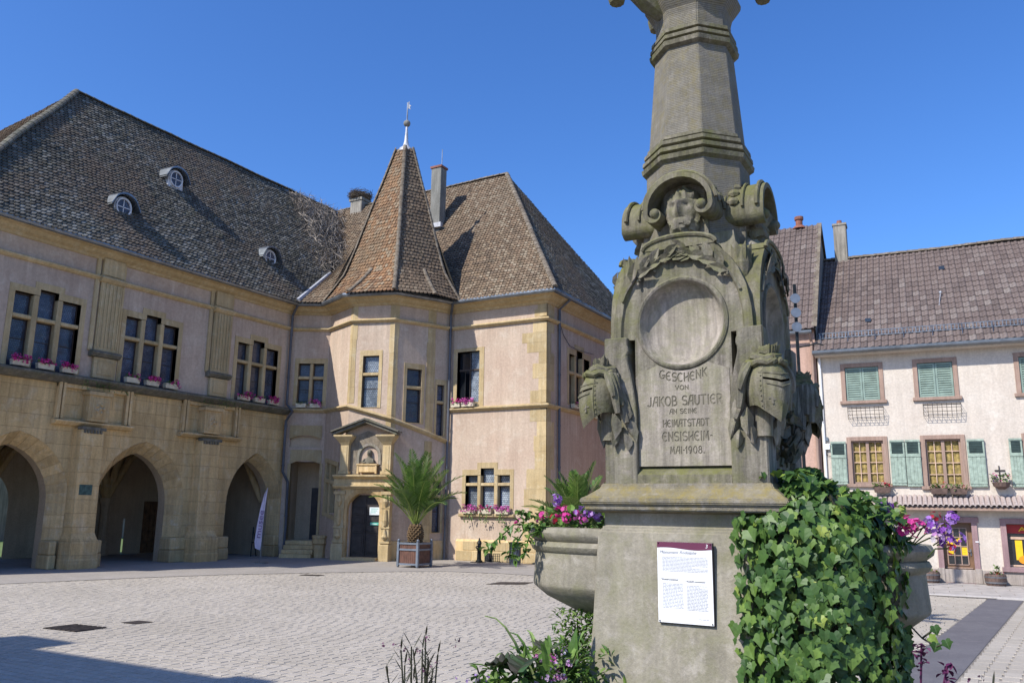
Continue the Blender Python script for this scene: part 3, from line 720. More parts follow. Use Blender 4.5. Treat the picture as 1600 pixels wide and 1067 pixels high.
# blind arch and loggia of the stair hall
q = MB(TF[0][0]); q.poly([(.2, -.12, 4.3), (1.5, -.12, 4.3), (1.5, -.12, 4.9), (.2, -.12, 4.9)])
q.poly([(.0, -1.3, .6), (1.6, -1.3, .6), (1.6, -1.3, 3.8), (0, -1.3, 3.8)]); q.poly([(.3, -.2, .6), (.3, -1.3, .6), (.3, -1.3, 3.8), (.3, -.2, 3.8)])
q.poly([(1.5, -.2, .6), (1.5, -1.3, .6), (1.5, -1.3, 3.8), (1.5, -.2, 3.8)]); q.poly([(.3, -.2, 3.79), (1.5, -.2, 3.79), (1.5, -1.3, 3.79), (.3, -1.3, 3.79)]); q.poly([(.3, .0, .64), (1.5, 0, .64), (1.5, -1.3, .64), (.3, -1.3, .64)])
q.build('loggia_recess', M['inside'], TH)
q = MB(TF[0][0])
for z, a, b, h in ((4.84, .18, 1.5, .42), (3.82, .26, 1.54, .44)):
    P = [(a, z+h), (a, z-.14)]+[(a+(b-a)*k/8, z-.14+.16*math.sin(math.pi*k/8)) for k in range(1, 8)]+[(b, z-.14), (b, z+h)]
    q.prism(P, -.2, .04)
q.build('segmental_arch', M['sand'], TH)
q = MB(TF[0][0]); q.box(.95, 1.42, -1.29, -1.2, .64, 2.75); q.build('recess_door', M['door'], TH)
q = MB(TF[0][0]); q.box(.18, .3, -.3, .03, .6, 3.7); q.box(1.5, 1.6, -.3, .03, .6, 3.7); q.build('loggia_jamb', M['sand'], TH)
for k in range(4):
    MB(TF[0][0]).box(.32, 1.55, -.1, .18+.26*(3-k), .16*k, .16*(k+1)-.005).build('stair_step', M['arcstone'], TH, bevel=.015)
MB(TF[0][0]).lathe([(.24, 0), (.24, .5), (.3, .55), (.3, .72), (.33, .78), (.33, .86), (.2, .88)], (1.78, .5), 8).build('newel_post', M['arcstone'], TH)
# sloping stair window on the shaded face
q = MB(TF[1][0]); 
for a, b in ((.28, .40), (.72, .86), (1.34, 1.5)): q.box(a, b, -.2, .03, 1.62, 3.95-.17*a)
for z in (1.72, 3.05, 3.82): q.prism([(.28, z+.1), (.28, z-.04), (1.5, z-.28), (1.5, z-.12)], -.2, .05)
w_ = q.build('window', M['sand'], TH)
for a, b in ((.40, .72), (.86, 1.34)):
    for z0, z1 in ((1.72-.1, 2.95), (3.0, 3.75)): MB(TF[1][0]).poly([(a, -.18, z0-.1*a), (b, -.18, z0-.1*b), (b, -.18, z1), (a, -.18, z1)]).build('pane', M['glass'], w_)
# vertical dressed strips at the turret angles
for i in (2, 3, 4):
    x, y = TP[i]; a, b = TF[i-1], TF[i]
    segs = [(0.0, 4.8+.0), (6.0, 9.2), (9.4, 9.98)] if i == 2 else [(0, 4.6), (4.9, 9.2), (9.4, 9.98)]
    for z0, z1 in segs:
        n = max(1, round((z1-z0)/.62)); 
        for k in range(n):
            p, r = z0+(z1-z0)*k/n, z0+(z1-z0)*(k+1)/n-.006; w1, w2 = rn(.17, .21), rn(.17, .21)
            q = MB(a[0]); q.box(a[1]-w1, a[1]+.012, -.05, .012, p, r); q2 = MB(b[0]); q2.box(-.004, w2, -.05, .012, p, r)
            q.v += [Vector(v) for v in q2.v]; q.f += [tuple(k2+24 for k2 in f) for f in q2.f]; q.uv += q2.uv; q.c += q2.c; q.mi += q2.mi
            q.build('quoin', M['sand'], TH)
# sill band: level on the left face, falling with the stair to the right
pz = [(TP[0], 5.95), (TP[1], 5.95), (TP[2], 5.93), (TP[3], 5.42), (TP[4], 4.95), (TP[5], 4.66)]
q = MB(); rings = []
for i, ((x, y), z) in enumerate(pz):
    fs = [TF[k][0].n for k in (i-1, i) if 0 <= k < 5]; n = (fs[0]+fs[-1]); n = n/max(.35, (1+fs[0].dot(fs[-1])))
    n = n if len(fs) == 2 else fs[0]
    rings.append([(x+n.x*o, y+n.y*o, z+dz) for o, dz in ((-.02, -.17), (.05, -.16), (.16, -.07), (.16, -.02), (.02, .03), (-.02, .03))])
q.loft(rings); q.build('sill_band', M['sand'], TH)
MB(TF[3][0]).box(0, L3, -.02, .05, 0, .75).build('turret_plinth', M['arcstone'], TH, bevel=.02); MB(TF[4][0]).box(.02, L4, -.02, .05, 0, .75).build('turret_plinth', M['arcstone'], TH, bevel=.02)
# ---- portal on the front face
PF = TF[2][0]; q = MB(PF)
q.box(-.32, .16, 0, .34, .0, .62); q.box(1.62, 2.02, 0, .34, 0, .62); q.build('portal_base', M['sand'], TH, bevel=.02)
for a, b in ((-.26, .12), (1.67, 1.98)):
    q = MB(PF); m = (a+b)/2; q.box(a, b, 0, .27, .62, 2.56)
    for z0, z1, e in ((.66, .74, .04), (1.2, 1.27, .03), (1.95, 2.0, .02), (2.46, 2.58, .05)): q.box(a-e, b+e, .0, .27+e, z0, z1)
    q.lathe([(.06, .8), (.13, .9), (.08, 1.0), (.05, 1.18)], (m, .29), 8); q.lathe([(.07, 1.3), (.11, 1.5), (.07, 1.9)], (m, .28), 8); q.lathe([(.05, 2.02), (.12, 2.2), (.06, 2.44)], (m, .28), 8)
    q.build('portal_pilaster', M['sand'], TH, bevel=.006)
A = arch_pts(.86, .66, .52, 1.98, 10); A = [(x, z) for x, z in A]
def round_arch(c, a, zs, h, n=12, z0=0.): return [(c-a, z0)]+[(c-a*math.cos(math.pi*k/n), zs+h*math.sin(math.pi*k/n)) for k in range(n+1)]+[(c+a, z0)]
O = round_arch(.87, .80, 1.9, .76); I = round_arch(.87, .66, 1.9, .62)
q = MB(PF)
for (p, r), (s_, u) in zip(zip(O, O[1:]), zip(I, I[1:])):
    q.poly([(p[0], .24, p[1]), (r[0], .24, r[1]), (u[0], .16, u[1]), (s_[0], .16, s_[1])]); q.poly([(s_[0], .16, s_[1]), (u[0], .16, u[1]), (u[0], -.2, u[1]), (s_[0], -.2, s_[1])])
for (x0, z0), (x1, z1) in zip(O[1:-1], O[2:-1]): q.poly([(x0, .24, z0), (x1, .24, z1), (x1, .24, 2.72), (x0, .24, 2.72)])
q.poly([(.07, .24, 1.9), (.07, .24, 2.72), (-.05, .24, 2.72), (-.05, .24, 0), (.07, .24, 0)]); q.poly([(1.67, .24, 1.9), (1.67, .24, 2.72), (1.72, .24, 2.72), (1.72, .24, 0), (1.67, .24, 0)])
q.build('door_arch', M['arcstone'], TH)
q = MB(PF); q.sweep([(0, 2.66), (.32, 2.68), (.40, 2.76), (.40, 2.80), (.28, 2.82), (.28, 3.04), (.34, 3.06), (.46, 3.14), (.46, 3.19), (0, 3.22)], -.34, 2.06); q.build('entablature', M['sand'], TH)
D = MB(PF); dz = 2.42
D.prism(round_arch(.87, .655, 1.9, .6), -.19, -.14); dr = D.build('door', M['door'], TH)
q = MB(PF)
for a, b, z0, z1 in ((.30, .82, .25, .95), (.92, 1.46, .25, .95), (.30, .82, 1.02, 1.3), (.92, 1.46, 1.02, 1.3), (.30, .82, 1.37, 1.62), (.92, 1.46, 1.37, 1.62), (.30, .82, 1.69, 1.98), (.92, 1.46, 1.69, 1.98)):
    q.box(a, b, -.14, -.115, z0, z1); q.box(a+.07, b-.07, -.115, -.10, z0+.06, z1-.06)
q.build('door_panel', M['door'], dr, bevel=.008)
q = MB(PF); q.box(.86, .885, -.14, -.11, .14, 2.45); q.ball((.95, -.08, 1.12), .03); q.build('door_bar', M['door'], dr)
MB(PF).box(.18, 1.56, -.2, .42, 0, .13).build('door_step', M['arcstone'], TH, bevel=.015)
# aedicule with bust niche
for a, b in ((-.16, .18), (1.58, 1.92)):
    q = MB(PF); q.box(a, b, 0, .22, 3.22, 4.4); q.box(a+.07, b-.07, .22, .235, 3.36, 4.3); q.box(a-.05, b+.05, 0, .27, 3.22, 3.34)
    q.loft([[(a-e, 0, z), (a-e, .24+e, z), (b+e, .24+e, z), (b+e, 0, z)] for e, z in ((0, 4.36), (.05, 4.44), (.16, 4.58), (.22, 4.66), (.22, 4.72))])
    q.build('aedicule_pilaster', M['sand'], TH, bevel=.006)
q = MB(PF); N = round_arch(.97, .40, 3.9, .42, 12, 3.25)
for (x0, z0), (x1, z1) in zip(N[1:-1], N[2:-1]): q.poly([(x0, .06, z0), (x1, .06, z1), (x1, .06, 4.9-.42*abs(x1-.88)), (x0, .06, 4.9-.42*abs(x0-.88))])
q.poly([(.18, .06, 3.2), (.57, .06, 3.2), (.57, .06, 4.77), (.18, .06, 4.6)]); q.poly([(1.37, .06, 3.2), (1.58, .06, 3.2), (1.58, .06, 4.6), (1.37, .06, 4.69)])
q.build('rough_cast_field', stone('rough_cast', (.36, .30, .22), (.24, .2, .15), sc=6, bump=.05, grime=.5), TH)
q = MB(PF); NO = round_arch(.97, .50, 3.9, .52, 12, 3.6); NI = round_arch(.97, .40, 3.9, .42, 12, 3.6)
for (p, r), (s_, u) in zip(zip(NO, NO[1:]), zip(NI, NI[1:])):
    q.poly([(p[0], .09, p[1]), (r[0], .09, r[1]), (u[0], .09, u[1]), (s_[0], .09, s_[1])]); q.poly([(p[0], .09, p[1]), (r[0], .09, r[1]), (r[0], .05, r[1]), (p[0], .05, p[1])])
    q.poly([(s_[0], .09, s_[1]), (u[0], .09, u[1]), (.97+(u[0]-.97)*.6, -.16, u[1]-.03), (.97+(s_[0]-.97)*.6, -.16, s_[1]-.03)])
q.poly([(.6, -.165, 3.4), (1.34, -.165, 3.4), (1.34, -.165, 4.35), (.6, -.165, 4.35)])
q.build('niche', M['monp'], TH)
q = MB(PF); q.box(.62, 1.32, -.1, .24, 3.3, 3.58); q.box(.55, 1.39, -.1, .28, 3.56, 3.62); q.box(.56, .64, .2, .26, 3.24, 3.56); q.box(1.30, 1.38, .2, .26, 3.24, 3.56); q.build('bust_plinth', M['arcstone'], TH, bevel=.01)
q = MB(PF)
def oval(m, n, z, a, b): return [(m+a*math.cos(6.283*k/12), n+b*math.sin(6.283*k/12), z) for k in range(12)]
q.loft([oval(.97, .05, 3.62, .26, .13), oval(.97, .05, 3.74, .25, .13), oval(.97, .04, 3.82, .19, .10), oval(.98, .05, 3.87, .08, .075), oval(.99, .06, 3.93, .07, .07), oval(.99, .08, 3.98, .085, .10), oval(.99, .07, 4.06, .095, .11), oval(.99, .06, 4.13, .085, .095), oval(.99, .05, 4.17, .04, .045)])
q.ball((.99, .19, 4.04), .025, 6, 4, sq=(.8, 1, 1.6)); q.tube([(1.12, .1, 3.78), (1.2, .2, 3.68), (1.05, .24, 3.66)], [.06, .05, .035]); q.tube([(.82, .1, 3.78), (.74, .2, 3.68), (.9, .24, 3.66)], [.06, .05, .035])
q.build('stone_bust', M['letter'], TH, smooth=True)
q = MB(PF)
P = [(-.46, 4.70), (.88, 5.18), (2.2, 4.70), (2.2, 4.80), (.88, 5.30), (-.46, 4.80)]
q.prism(P, 0, .42); q.prism([(x, z+.0) for x, z in [(-.54, 4.80), (.88, 5.29), (2.28, 4.80), (2.28, 4.86), (.88, 5.37), (-.54, 4.86)]], 0, .5)
q.build('pediment', M['ledge'], TH, bevel=.01)
# ---- front block: facade and side wall
fu = [(-18.5, -17.98, 6.18, 8.28), (-17.94, -17.44, 6.18, 8.28)]; fl = [(-17.96, -17.42, 1.98, 3.28), (-17.27, -16.66, 1.98, 3.55), (-16.5, -15.94, 1.98, 3.28)]
sd = [(30.22, 30.78, 6.2, 8.25), (30.93, 31.53, 6.2, 8.5), (31.68, 32.24, 6.2, 8.25)]
mb = MB(FA); wall_cells(mb, [(-18.85, -14.38, 0, 10.2)], [(-18.5, -17.44, 6.18, 8.28)]+hole_of(fl), 0, .3)
m2 = MB(SW); wall_cells(m2, [(28.26, 37.7, 0, 10.2)], hole_of(sd), 0, .3)
m2.poly([(37.7, 0, 0), (37.7, -20, 0), (37.7, -20, 10.2), (37.7, 0, 10.2)])
mb.build('wall', M['plaster'], TH); m2.build('wall', M['plaster'], TH)
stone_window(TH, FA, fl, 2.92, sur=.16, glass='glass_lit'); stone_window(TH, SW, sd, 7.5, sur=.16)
q = MB(FA); wall_cells(q, [(-18.68, -17.22, 5.98, 8.42)], [(-18.5, -17.44, 6.18, 8.28)], .02, .22); w_ = q.build('window', M['sand'], TH, label='tall window with an open casement at the turret')
MB(FA).box(-17.99, -17.945, -.22, -.14, 6.18, 8.28).build('mullion', M['casement'], w_)
MB(FA).box(-18.5, -17.44, -.22, -.15, 7.5, 7.57).build('transom', M['casement'], w_)
MB(FA).poly([(-18.5, -.2, 6.18), (-17.97, -.2, 6.18), (-17.97, -.2, 8.28), (-18.5, -.2, 8.28)]).build('pane', M['glassdark'], w_)
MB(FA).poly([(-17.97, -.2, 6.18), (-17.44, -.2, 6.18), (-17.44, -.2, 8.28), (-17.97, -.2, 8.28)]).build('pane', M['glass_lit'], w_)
MB(FA).poly([(-18.48, -.19, 6.2), (-18.05, .05, 6.2), (-18.05, .05, 7.45), (-18.48, -.19, 7.45)]).build('open_casement', M['glassdark'], w_)
sweep_path(MB(), [(-18.85, 28.26), (-14.38, 28.26), (-14.38, 37.7)], [(-.02, 5.80), (.06, 5.82), (.16, 5.90), (.16, 5.95), (.02, 6.0), (-.02, 6.0)]).build('sill_band', M['sand'], TH)
q = MB(FA); q.box(-18.2, -15.7, -.02, .14, 1.68, 1.80); q.build('window_sill', M['sand'], TH, bevel=.02)
sweep_path(MB(), [(-18.3, 28.26), (-14.38, 28.26), (-14.38, 37.7)], [(-.02, 0), (.11, 0), (.11, .74), (.02, .82), (-.02, .82)]).build('plinth', M['arcstone'], TH)
x = -18.25; r = 0
for z0, z1 in ((.02, .40), (.405, .76)):
    x = -18.28+.3*r
    while x < -14.4:
        x2 = min(-14.39, x+rn(.55, .9)); q = MB(FA); q.box(x+.005, x2-.005, .05, .122+rn(0, .012), z0, z1-.005); q.build('plinth_stone', M['sand'], TH, bevel=.02); x = x2
    r += 1
z = .84; seq = [.95, .5, .95, .62, .55, .95, .55, .8, .5, .95, .5]; k = 0
zs = [(.84, 1.5), (1.5, 2.05), (2.05, 2.75), (2.75, 3.5), (3.5, 4.15), (4.15, 4.75), (4.75, 5.3), (5.3, 5.79), (6.02, 6.5), (6.5, 6.97), (6.97, 7.56), (7.56, 8.0), (8.0, 8.4), (8.4, 8.8), (8.8, 9.2), (9.42, 9.72), (9.72, 9.97)]
wd = [1.0, .72, .95, .85, .5, .55, .42, .72, .72, .36, .62, .36, .88, 1.1, .62, .56, .42]
for (z0, z1), w in zip(zs, wd):
    q = MB(); q.box(-14.38-w, -14.372, 28.252, 28.4, z0+.003, z1-.003)
    q.box(-14.40, -14.37, 28.252, 28.26+(.45 if w > .7 else .8)*.75, z0+.003, z1-.003); q.build('quoin', M['sand'], TH)
q = MB(FA)
for k in range(8): q.box(-16.9+k*.085, -16.88+k*.085, .1, .135, .03, .32)
for k in range(4): q.box(-16.93, -16.25, .1, .13, .05+k*.085, .065+k*.085)
q.box(-16.95, -16.23, .08, .128, .0, .34, mi=1); q.build('cellar_grate', [M['iron'], M['glassdark']], TH)
# downpipes
def pipe(P, r=.055):
    q = MB(); q.tube(P, r, 8)
    for p in P:
        pass
    for z in (9.0, 7.2, 5.2, 3.6, 1.6):
        for a, b in zip(P, P[1:]):
            if min(a[2], b[2]) < z < max(a[2], b[2]):
                t = (z-a[2])/(b[2]-a[2]); x, y = a[0]+(b[0]-a[0])*t, a[1]+(b[1]-a[1])*t; q.lathe([(r+.014, z-.03), (r+.014, z+.03)], (x, y), 8)
    return q.build('downpipe', M['pipe'], TH)
pipe([(-24.4, 25.0, 10.2), (-24.86, 25.22, 9.85), (-24.86, 25.22, 6.1), (-24.5, 25.2, 5.8), (-24.84, 25.22, 5.4), (-24.84, 25.22, 3.35), (-24.75, 25.45, 2.95), (-24.75, 25.5, 1.2), (-24.78, 25.5, .02)])
pipe([(-18.4, 27.62, 10.2), (-18.78, 28.1, 9.85), (-18.78, 28.1, .02)])
pipe([(-13.8, 29.15, 10.2), (-14.28, 29.15, 9.85), (-14.28, 29.15, .02)])
MB().tube([(-14.3, 29.2, 9.35), (-14.33, 29.6, 8.9), (-14.33, 30.2, 8.55), (-14.3, 31., 8.5), (-14.33, 32.6, 8.6)], .012, 5).build('cable', M['iron'], TH)
# ---- roofs
k1 = 7.40/5.37; rf = []
def lp(y, z): return Vector((-24.33-(z-10.30)/k1, y, z))
n = 56; rows = []
for k in range(n+1):
    z = 10.30+7.40*k/n; t = k/n
    yl = 11.1+6.6*t; yr = 25.0+(28.6-25.0)*min(1, (z-10.30)/2.30) if z < 12.6 else 28.6+4.4*(z-12.6)/5.1
    rows.append([lp(yl, z), lp(yr, z)])
roofL = MB(); roofL.poly([rows[0][0]-Vector((.03, 0, .05)), rows[0][1]-Vector((.03, 0, .05)), lp(28.6, 12.6)-Vector((.03, 0, .05)), rows[-1][1]-Vector((0, 0, .05)), rows[-1][0]-Vector((0, 0, .05))])
roofL.poly([(-24.55, 11.3, 10.36), (-34.85, 11.3, 10.36), (-29.7, 17.7, 17.66)]); roofL.poly([(-34.85, 11.3, 10.38), (-34.85, 38.2, 10.38), (-29.7, 33, 17.7), (-29.7, 17.7, 17.7)])
roofL.poly([(-34.85, 38.2, 10.38), (-14.0, 38.2, 10.38), (-19.04, 33, 17.9), (-29.7, 33, 17.7)])
roofL = roofL.build('roof', M['roofbase'], TH)
cm = lambda p: .28*noise.noise(Vector(p)*.35)
tile_rows(wavy(rows), .165, MB(), cmap=cm).build('roof_tiles', M['tile_old'], roofL, kind='stuff')
tile_rows(plane_rows((-34.7, 11.1, 10.30), (-24.33, 11.1, 10.30), (-29.72, 17.7, 17.7), (-29.7, 17.7, 17.7), .155), .17, MB(), cmap=cm).build('roof_tiles', M['tile_mix'], roofL, kind='stuff')
q = MB(); ridge_run(q, (-29.7, 17.7, 17.72), (-29.7, 33, 17.76), .10); ridge_run(q, (-24.33, 11.1, 10.34), (-29.7, 17.7, 17.72), .13, .36); q.build('ridge_tiles', M['ledge'], roofL, kind='stuff')
roofR = MB(); A = Vector((-19.04, 33, 17.9))
roofR.poly([(-29.7, 27.64, 10.23), (-13.76, 27.64, 10.23), A-Vector((0, 0, .05)), (-29.7, 33, 17.8)]); roofR.poly([(-13.76, 27.64, 10.23), (-13.76, 38.4, 10.23), A-Vector((0, 0, .05))])
roofR = roofR.build('roof', M['roofbase'], TH)
n = 57; rows = [[Vector((-24.6-5.1*k/n, 27.62+5.38*k/n, 10.29+7.6*k/n)), Vector((-13.74-5.3*k/n, 27.62+5.38*k/n, 10.29+7.6*k/n))] for k in range(n+1)]
tile_rows(wavy(rows), .165, MB(), cmap=cm).build('roof_tiles', M['tile_mix'], roofR, kind='stuff')
tile_rows(plane_rows((-13.74, 27.62, 10.29), (-13.74, 38.4, 10.29), (-19.02, 33, 17.9), (-19.02, 33.02, 17.9), .155), .165, MB(), cmap=cm).build('roof_tiles', M['tile_old'], roofR, kind='stuff')
q = MB(); ridge_run(q, (-19.04, 33, 17.92), (-29.7, 33, 17.80), .12, .36); ridge_run(q, (-13.72, 27.60, 10.34), (-19.04, 33, 17.95), .11, .34); q.build('ridge_tiles', M['ridge'], roofR, kind='stuff')
# spire
AP = Vector((-20.87, 27.3, 0)); E = [Vector((-23.4, 25.5, 10.32)), Vector((-21.42, 24.66, 10.32)), Vector((-19.5, 25.14, 10.32)), Vector((-18.42, 26.4, 10.32)), Vector((-18.12, 27.7, 10.32))]
G = [(0, 0), (.10, .06), (.27, .18), (.42, .38), (.566, .59), (.71, .775), (.87, 1.0)]
def prof(tz):
    for (f0, g0), (f1, g1) in zip(G, G[1:]):
        if tz <= g1+1e-9: return f0+(f1-f0)*(tz-g0)/(g1-g0)
    return .87
def sp(Ei, tz, z0=10.32, H=6.98): 
    f = prof(tz); return Vector((Ei.x+(AP.x-Ei.x)*f, Ei.y+(AP.y-Ei.y)*f, z0+H*tz))
def mid(a, b, Ei, tz):
    p, r = sp(a, tz), sp(b, tz); L = p.lerp(r, .5); k = max(0, 1-tz/.17)
    d = Ei-(a+b)/2; t = (Ei-a).dot(b-a)/(b-a).length_squared
    return p.lerp(r, t)+Vector(((Ei-(a.lerp(b, t))).x, (Ei-(a.lerp(b, t))).y, 0))*k*k**.2
n = 46; spire = MB(); rl = [[sp(E[0], k/n), mid(E[0], E[2], E[1], k/n), sp(E[2], k/n)] for k in range(n+1)]; rr_ = [[sp(E[2], k/n), mid(E[2], E[4], E[3], k/n), sp(E[4], k/n)] for k in range(n+1)]
dn = Vector((0, .04, -.06))
for rows in (rl, rr_):
    for a, b in zip(rows, rows[1:]):
        for k in (0, 1): spire.poly([a[k]+dn, a[k+1]+dn, b[k+1]+dn, b[k]+dn])
spire.poly([E[4], (-20.8, 29, 12.), rr_[-1][2], rr_[23][2]]); spire.poly([E[0], rl[23][0], rl[-1][0], (-20.9, 27.35, 17.3), (-20.8, 29, 12.)])
spire = spire.build('spire', M['roofbase'], TH)
tile_rows(rl, .165, MB(), cmap=lambda p: .12+.3*noise.noise(Vector(p)*.6)).build('roof_tiles', M['tile_red'], spire, kind='stuff')
tile_rows(rr_, .165, MB(), cmap=lambda p: -.12+.3*noise.noise(Vector(p)*.6)).build('roof_tiles', M['tile_mix'], spire, kind='stuff')
q = MB()
for Ei in (E[0], E[2], E[4]):
    P = [sp(Ei, k/12) for k in range(13)]
    for a, b in zip(P, P[1:]): ridge_run(q, a+Vector((0, -.02, .03)), b+Vector((0, -.02, .03)), .085, .34)
for (a, b, Ei) in ((E[0], E[2], E[1]), (E[2], E[4], E[3])):
    P = [mid(a, b, Ei, .17*k/4) for k in range(5)]
    for x, y in zip(P, P[1:]): ridge_run(q, x+Vector((0, 0, .03)), y+Vector((0, 0, .03)), .085, .34)
q.build('ridge_tiles', M['ridge'], spire, kind='stuff')
q = MB(); q.lathe([(.34, 17.20), (.30, 17.34), (.15, 17.46), (.09, 17.7), (.055, 18.2), (.045, 18.4)], (AP.x, AP.y), 10); q.build('spire_cap', M['lead'], spire, smooth=True)
fi = MB(); fi.lathe([(.03, 18.3), (.03, 19.55)], (AP.x, AP.y), 6); fi = fi.build('finial', M['zinc'], TH)
MB().ball((AP.x, AP.y, 18.55), .155, 14, 8).build('finial_ball', M['chimg'], fi, smooth=True)
MB(Fr((AP.x, AP.y, 0), (.6, .3, 0), (0, 1, 0))).prism([(-.02, 19.3), (.14, 19.22), (.1, 19.34), (.16, 19.4), (.06, 19.46), (.08, 19.6), (-.02, 19.5)], -.01, .01).build('weather_vane', M['lead'], fi)
# roof piece between turret and long wing
rows = [[Vector((-24.35, 24.95, 10.32)).lerp(lp(28.6, 12.6), k/17), Vector((-23.4, 25.5, 10.32)).lerp(sp(E[0], .32), k/17)+Vector((0, 0, .01))] for k in range(18)]
q = MB(); [q.poly([a_[0]-Vector((0, 0, .06)), a_[1]-Vector((0, 0, .06)), b_[1]-Vector((0, 0, .06)), b_[0]-Vector((0, 0, .06))]) for a_, b_ in zip(rows, rows[1:])]; rS = q.build('roof', M['roofbase'], TH)
tile_rows(rows, .165, MB(), cmap=cm).build('roof_tiles', M['tile_mix'], rS, kind='stuff')
MB().tube([lp(24.95, 10.36)+Vector((.02, 0, .03)), lp(28.6, 12.64)+Vector((.02, 0, .05))], .10, 6).build('valley_flashing', M['lead'], rS)
# dormers with round windows
class DF(Fr):
    def __init__(s, o, k): super().__init__(o, (0, 1, 0), (1, 0, 0)); s.k = k
    def __call__(s, p): return s.o+(s.s*p[0]+s.n*p[1]+s.z*p[2])*s.k
for y, x, z in ((17.40, -25.52, 11.72), (20.72, -27.24, 14.30), (24.48, -25.64, 11.82)):
    fr = DF(Vector((x, y, z)), .86); q = MB(fr)
    out = [(-.62, -.12), (-.42, .1), (-.40, .5)]+[(-.40*math.cos(math.pi*k/8), .55+.42*math.sin(math.pi*k/8)) for k in range(9)]+[(.40, .5), (.42, .1), (.62, -.12)]
    inn = [(.30*math.cos(6.283*k/20), .52+.33*math.sin(6.283*k/20)) for k in range(20)]
    q.prism(out, -.9, -.04); d = q.build('dormer', M['dormer'], TH)
    q = MB(fr)
    for k in range(20):
        a, b = inn[k], inn[(k+1) % 20]; e = lambda p, s_: (p[0]*s_, .52+(p[1]-.52)*s_)
        A_, B_ = e(a, 1.18), e(b, 1.18)
        q.poly([(a[0], .03, a[1]), (b[0], .03, b[1]), (B_[0], .03, B_[1]), (A_[0], .03, A_[1])]); q.poly([(a[0], .03, a[1]), (b[0], .03, b[1]), (b[0], -.04, b[1]), (a[0], -.04, a[1])]); q.poly([(A_[0], .03, A_[1]), (B_[0], .03, B_[1]), (B_[0], -.04, B_[1]), (A_[0], -.04, A_[1])])
    q.box(-.30, .30, -.035, -.01, .5, .535); q.box(-.017, .017, -.035, -.01, .2, .84); q.build('round_frame', M['dormer'], d)
    MB(fr).poly([(p[0], -.035, p[1]) for p in inn]).build('pane', M['blueglass'] if 'blueglass' in M else M['glass'], d)
    q = MB(fr); hood = [(-.66, .50)]+[(-.56*math.cos(math.pi*k/10), .58+.52*math.sin(math.pi*k/10)) for k in range(1, 10)]+[(.66, .50)]
    for a, b in zip(hood, hood[1:]): q.poly([(a[0], .2, a[1]), (b[0], .2, b[1]), (b[0], -1.1, b[1]+.05), (a[0], -1.1, a[1]+.05)]); q.poly([(a[0], .2, a[1]), (b[0], .2, b[1]), (b[0], .2, b[1]-.07), (a[0], .2, a[1]-.07)]); q.poly([(a[0], .2, a[1]-.07), (b[0], .2, b[1]-.07), (b[0], -1., b[1]-.05), (a[0], -1., a[1]-.05)])
    q.build('hood', M['zinc'], d)
# chimneys
q = MB(); q.box(-21.93, -21.37, 30.75, 31.25, 13.8, 17.95); ch = q.build('chimney', M['chimg'], roofR, bevel=.02); MB().box(-21.97, -21.33, 30.71, 31.29, 17.95, 18.05).build('chimney_cap', M['pot'], ch); MB().tube([(-21.5, 31, 18.05), (-21.5, 31, 18.95)], .018, 5).build('antenna_rod', M['zinc'], ch)
MB().box(-22.1, -21.2, 30.6, 30.76, 14.9, 15.12).build('chimney_flashing', M['lead'], ch)
q = MB(); q.box(-28.5, -27.72, 32.6, 33.3, 15., 18.05); ch = q.build('chimney', M['chim'], roofR, bevel=.02); MB().box(-28.55, -27.67, 32.55, 33.35, 18.05, 18.2).build('chimney_cap', M['chim'], ch)

# ================================================================ THINGS AROUND THE TOWN HALL
def petals(mb, p, r, n, c=None):
    """a cluster of small five-petal blossoms on a ball of radius r"""
    p = Vector(p)
    for k in range(n):
        d = Vector((random.gauss(0, 1), random.gauss(0, 1), random.gauss(0, 1)+.35)).normalized(); q = p+d*r*rn(.6, 1)
        x = d.orthogonal().normalized(); y = d.cross(x); s_ = r*rn(.30, .5); cc = rn(0, 1) if c is None else c; a0 = rn(0, 6)
        for j in range(5):
            a = a0+j*1.2566; u = x*math.cos(a)+y*math.sin(a); w = x*math.cos(a+1.57)+y*math.sin(a+1.57)
            mb.poly([q, q+u*s_*.6+w*s_*.4+d*s_*.15, q+u*s_+d*s_*.1, q+u*s_*.6-w*s_*.4+d*s_*.15], cc)
    return mb
def leafmass(mb, fn, n, L, Wd=.75, cfun=None):
    for _ in range(n):
        p, d = fn(); mb.leaf(p, d, (rn(-.4, .4), rn(-.4, .4), 1), L*rn(.7, 1.3), L*Wd*rn(.7, 1.2), rn(0, 1), fold=.2, curl=.15)
    return mb
def flower_box(fr, s, n, z, w, label, group, pet, amount, h=.17):
    o = fr((s, n, z)); e = thing('flower_box', label, 'flower box', o, group)
    q = MB(fr); q.loft([[(s-w/2+k, n-.09+k, z0), (s+w/2-k, n-.09+k, z0), (s+w/2-k, n+.09-k, z0), (s-w/2+k, n+.09-k, z0)] for z0, k in ((z, .015), (z+h, 0), (z+h, .02), (z+h-.03, .02))])
    q.build('box', M['ivory'], e)
    q = MB(fr); leafmass(q, lambda: ((s+rn(-w/2, w/2)*1.05, n+rn(-.08, .10), z+h+rn(-.06, .07)), (rn(-1, 1), rn(-.3, 1), rn(-.5, .8))), 60, .075); q.build('foliage', M['leafs'], e, kind='stuff')
    if amount:
        q = MB(fr)
        for _ in range(int(amount*1.6)): petals(q, (s+rn(-w/2, w/2)*1.08, n+rn(-.02, .16), z+h+rn(-.08, .13)), .075, 8)
        q.build('blossoms', M[pet], e, kind='stuff')
    return e
spec = [(0, (16, 12, 14), 'the window left of the first pilaster'), (1, (3, 14, 4), 'the upper window between the two pilasters'), (2, (14, 4, 16), 'the upper window beside the corner downpipe')]
wh = ['left', 'middle', 'right']; 
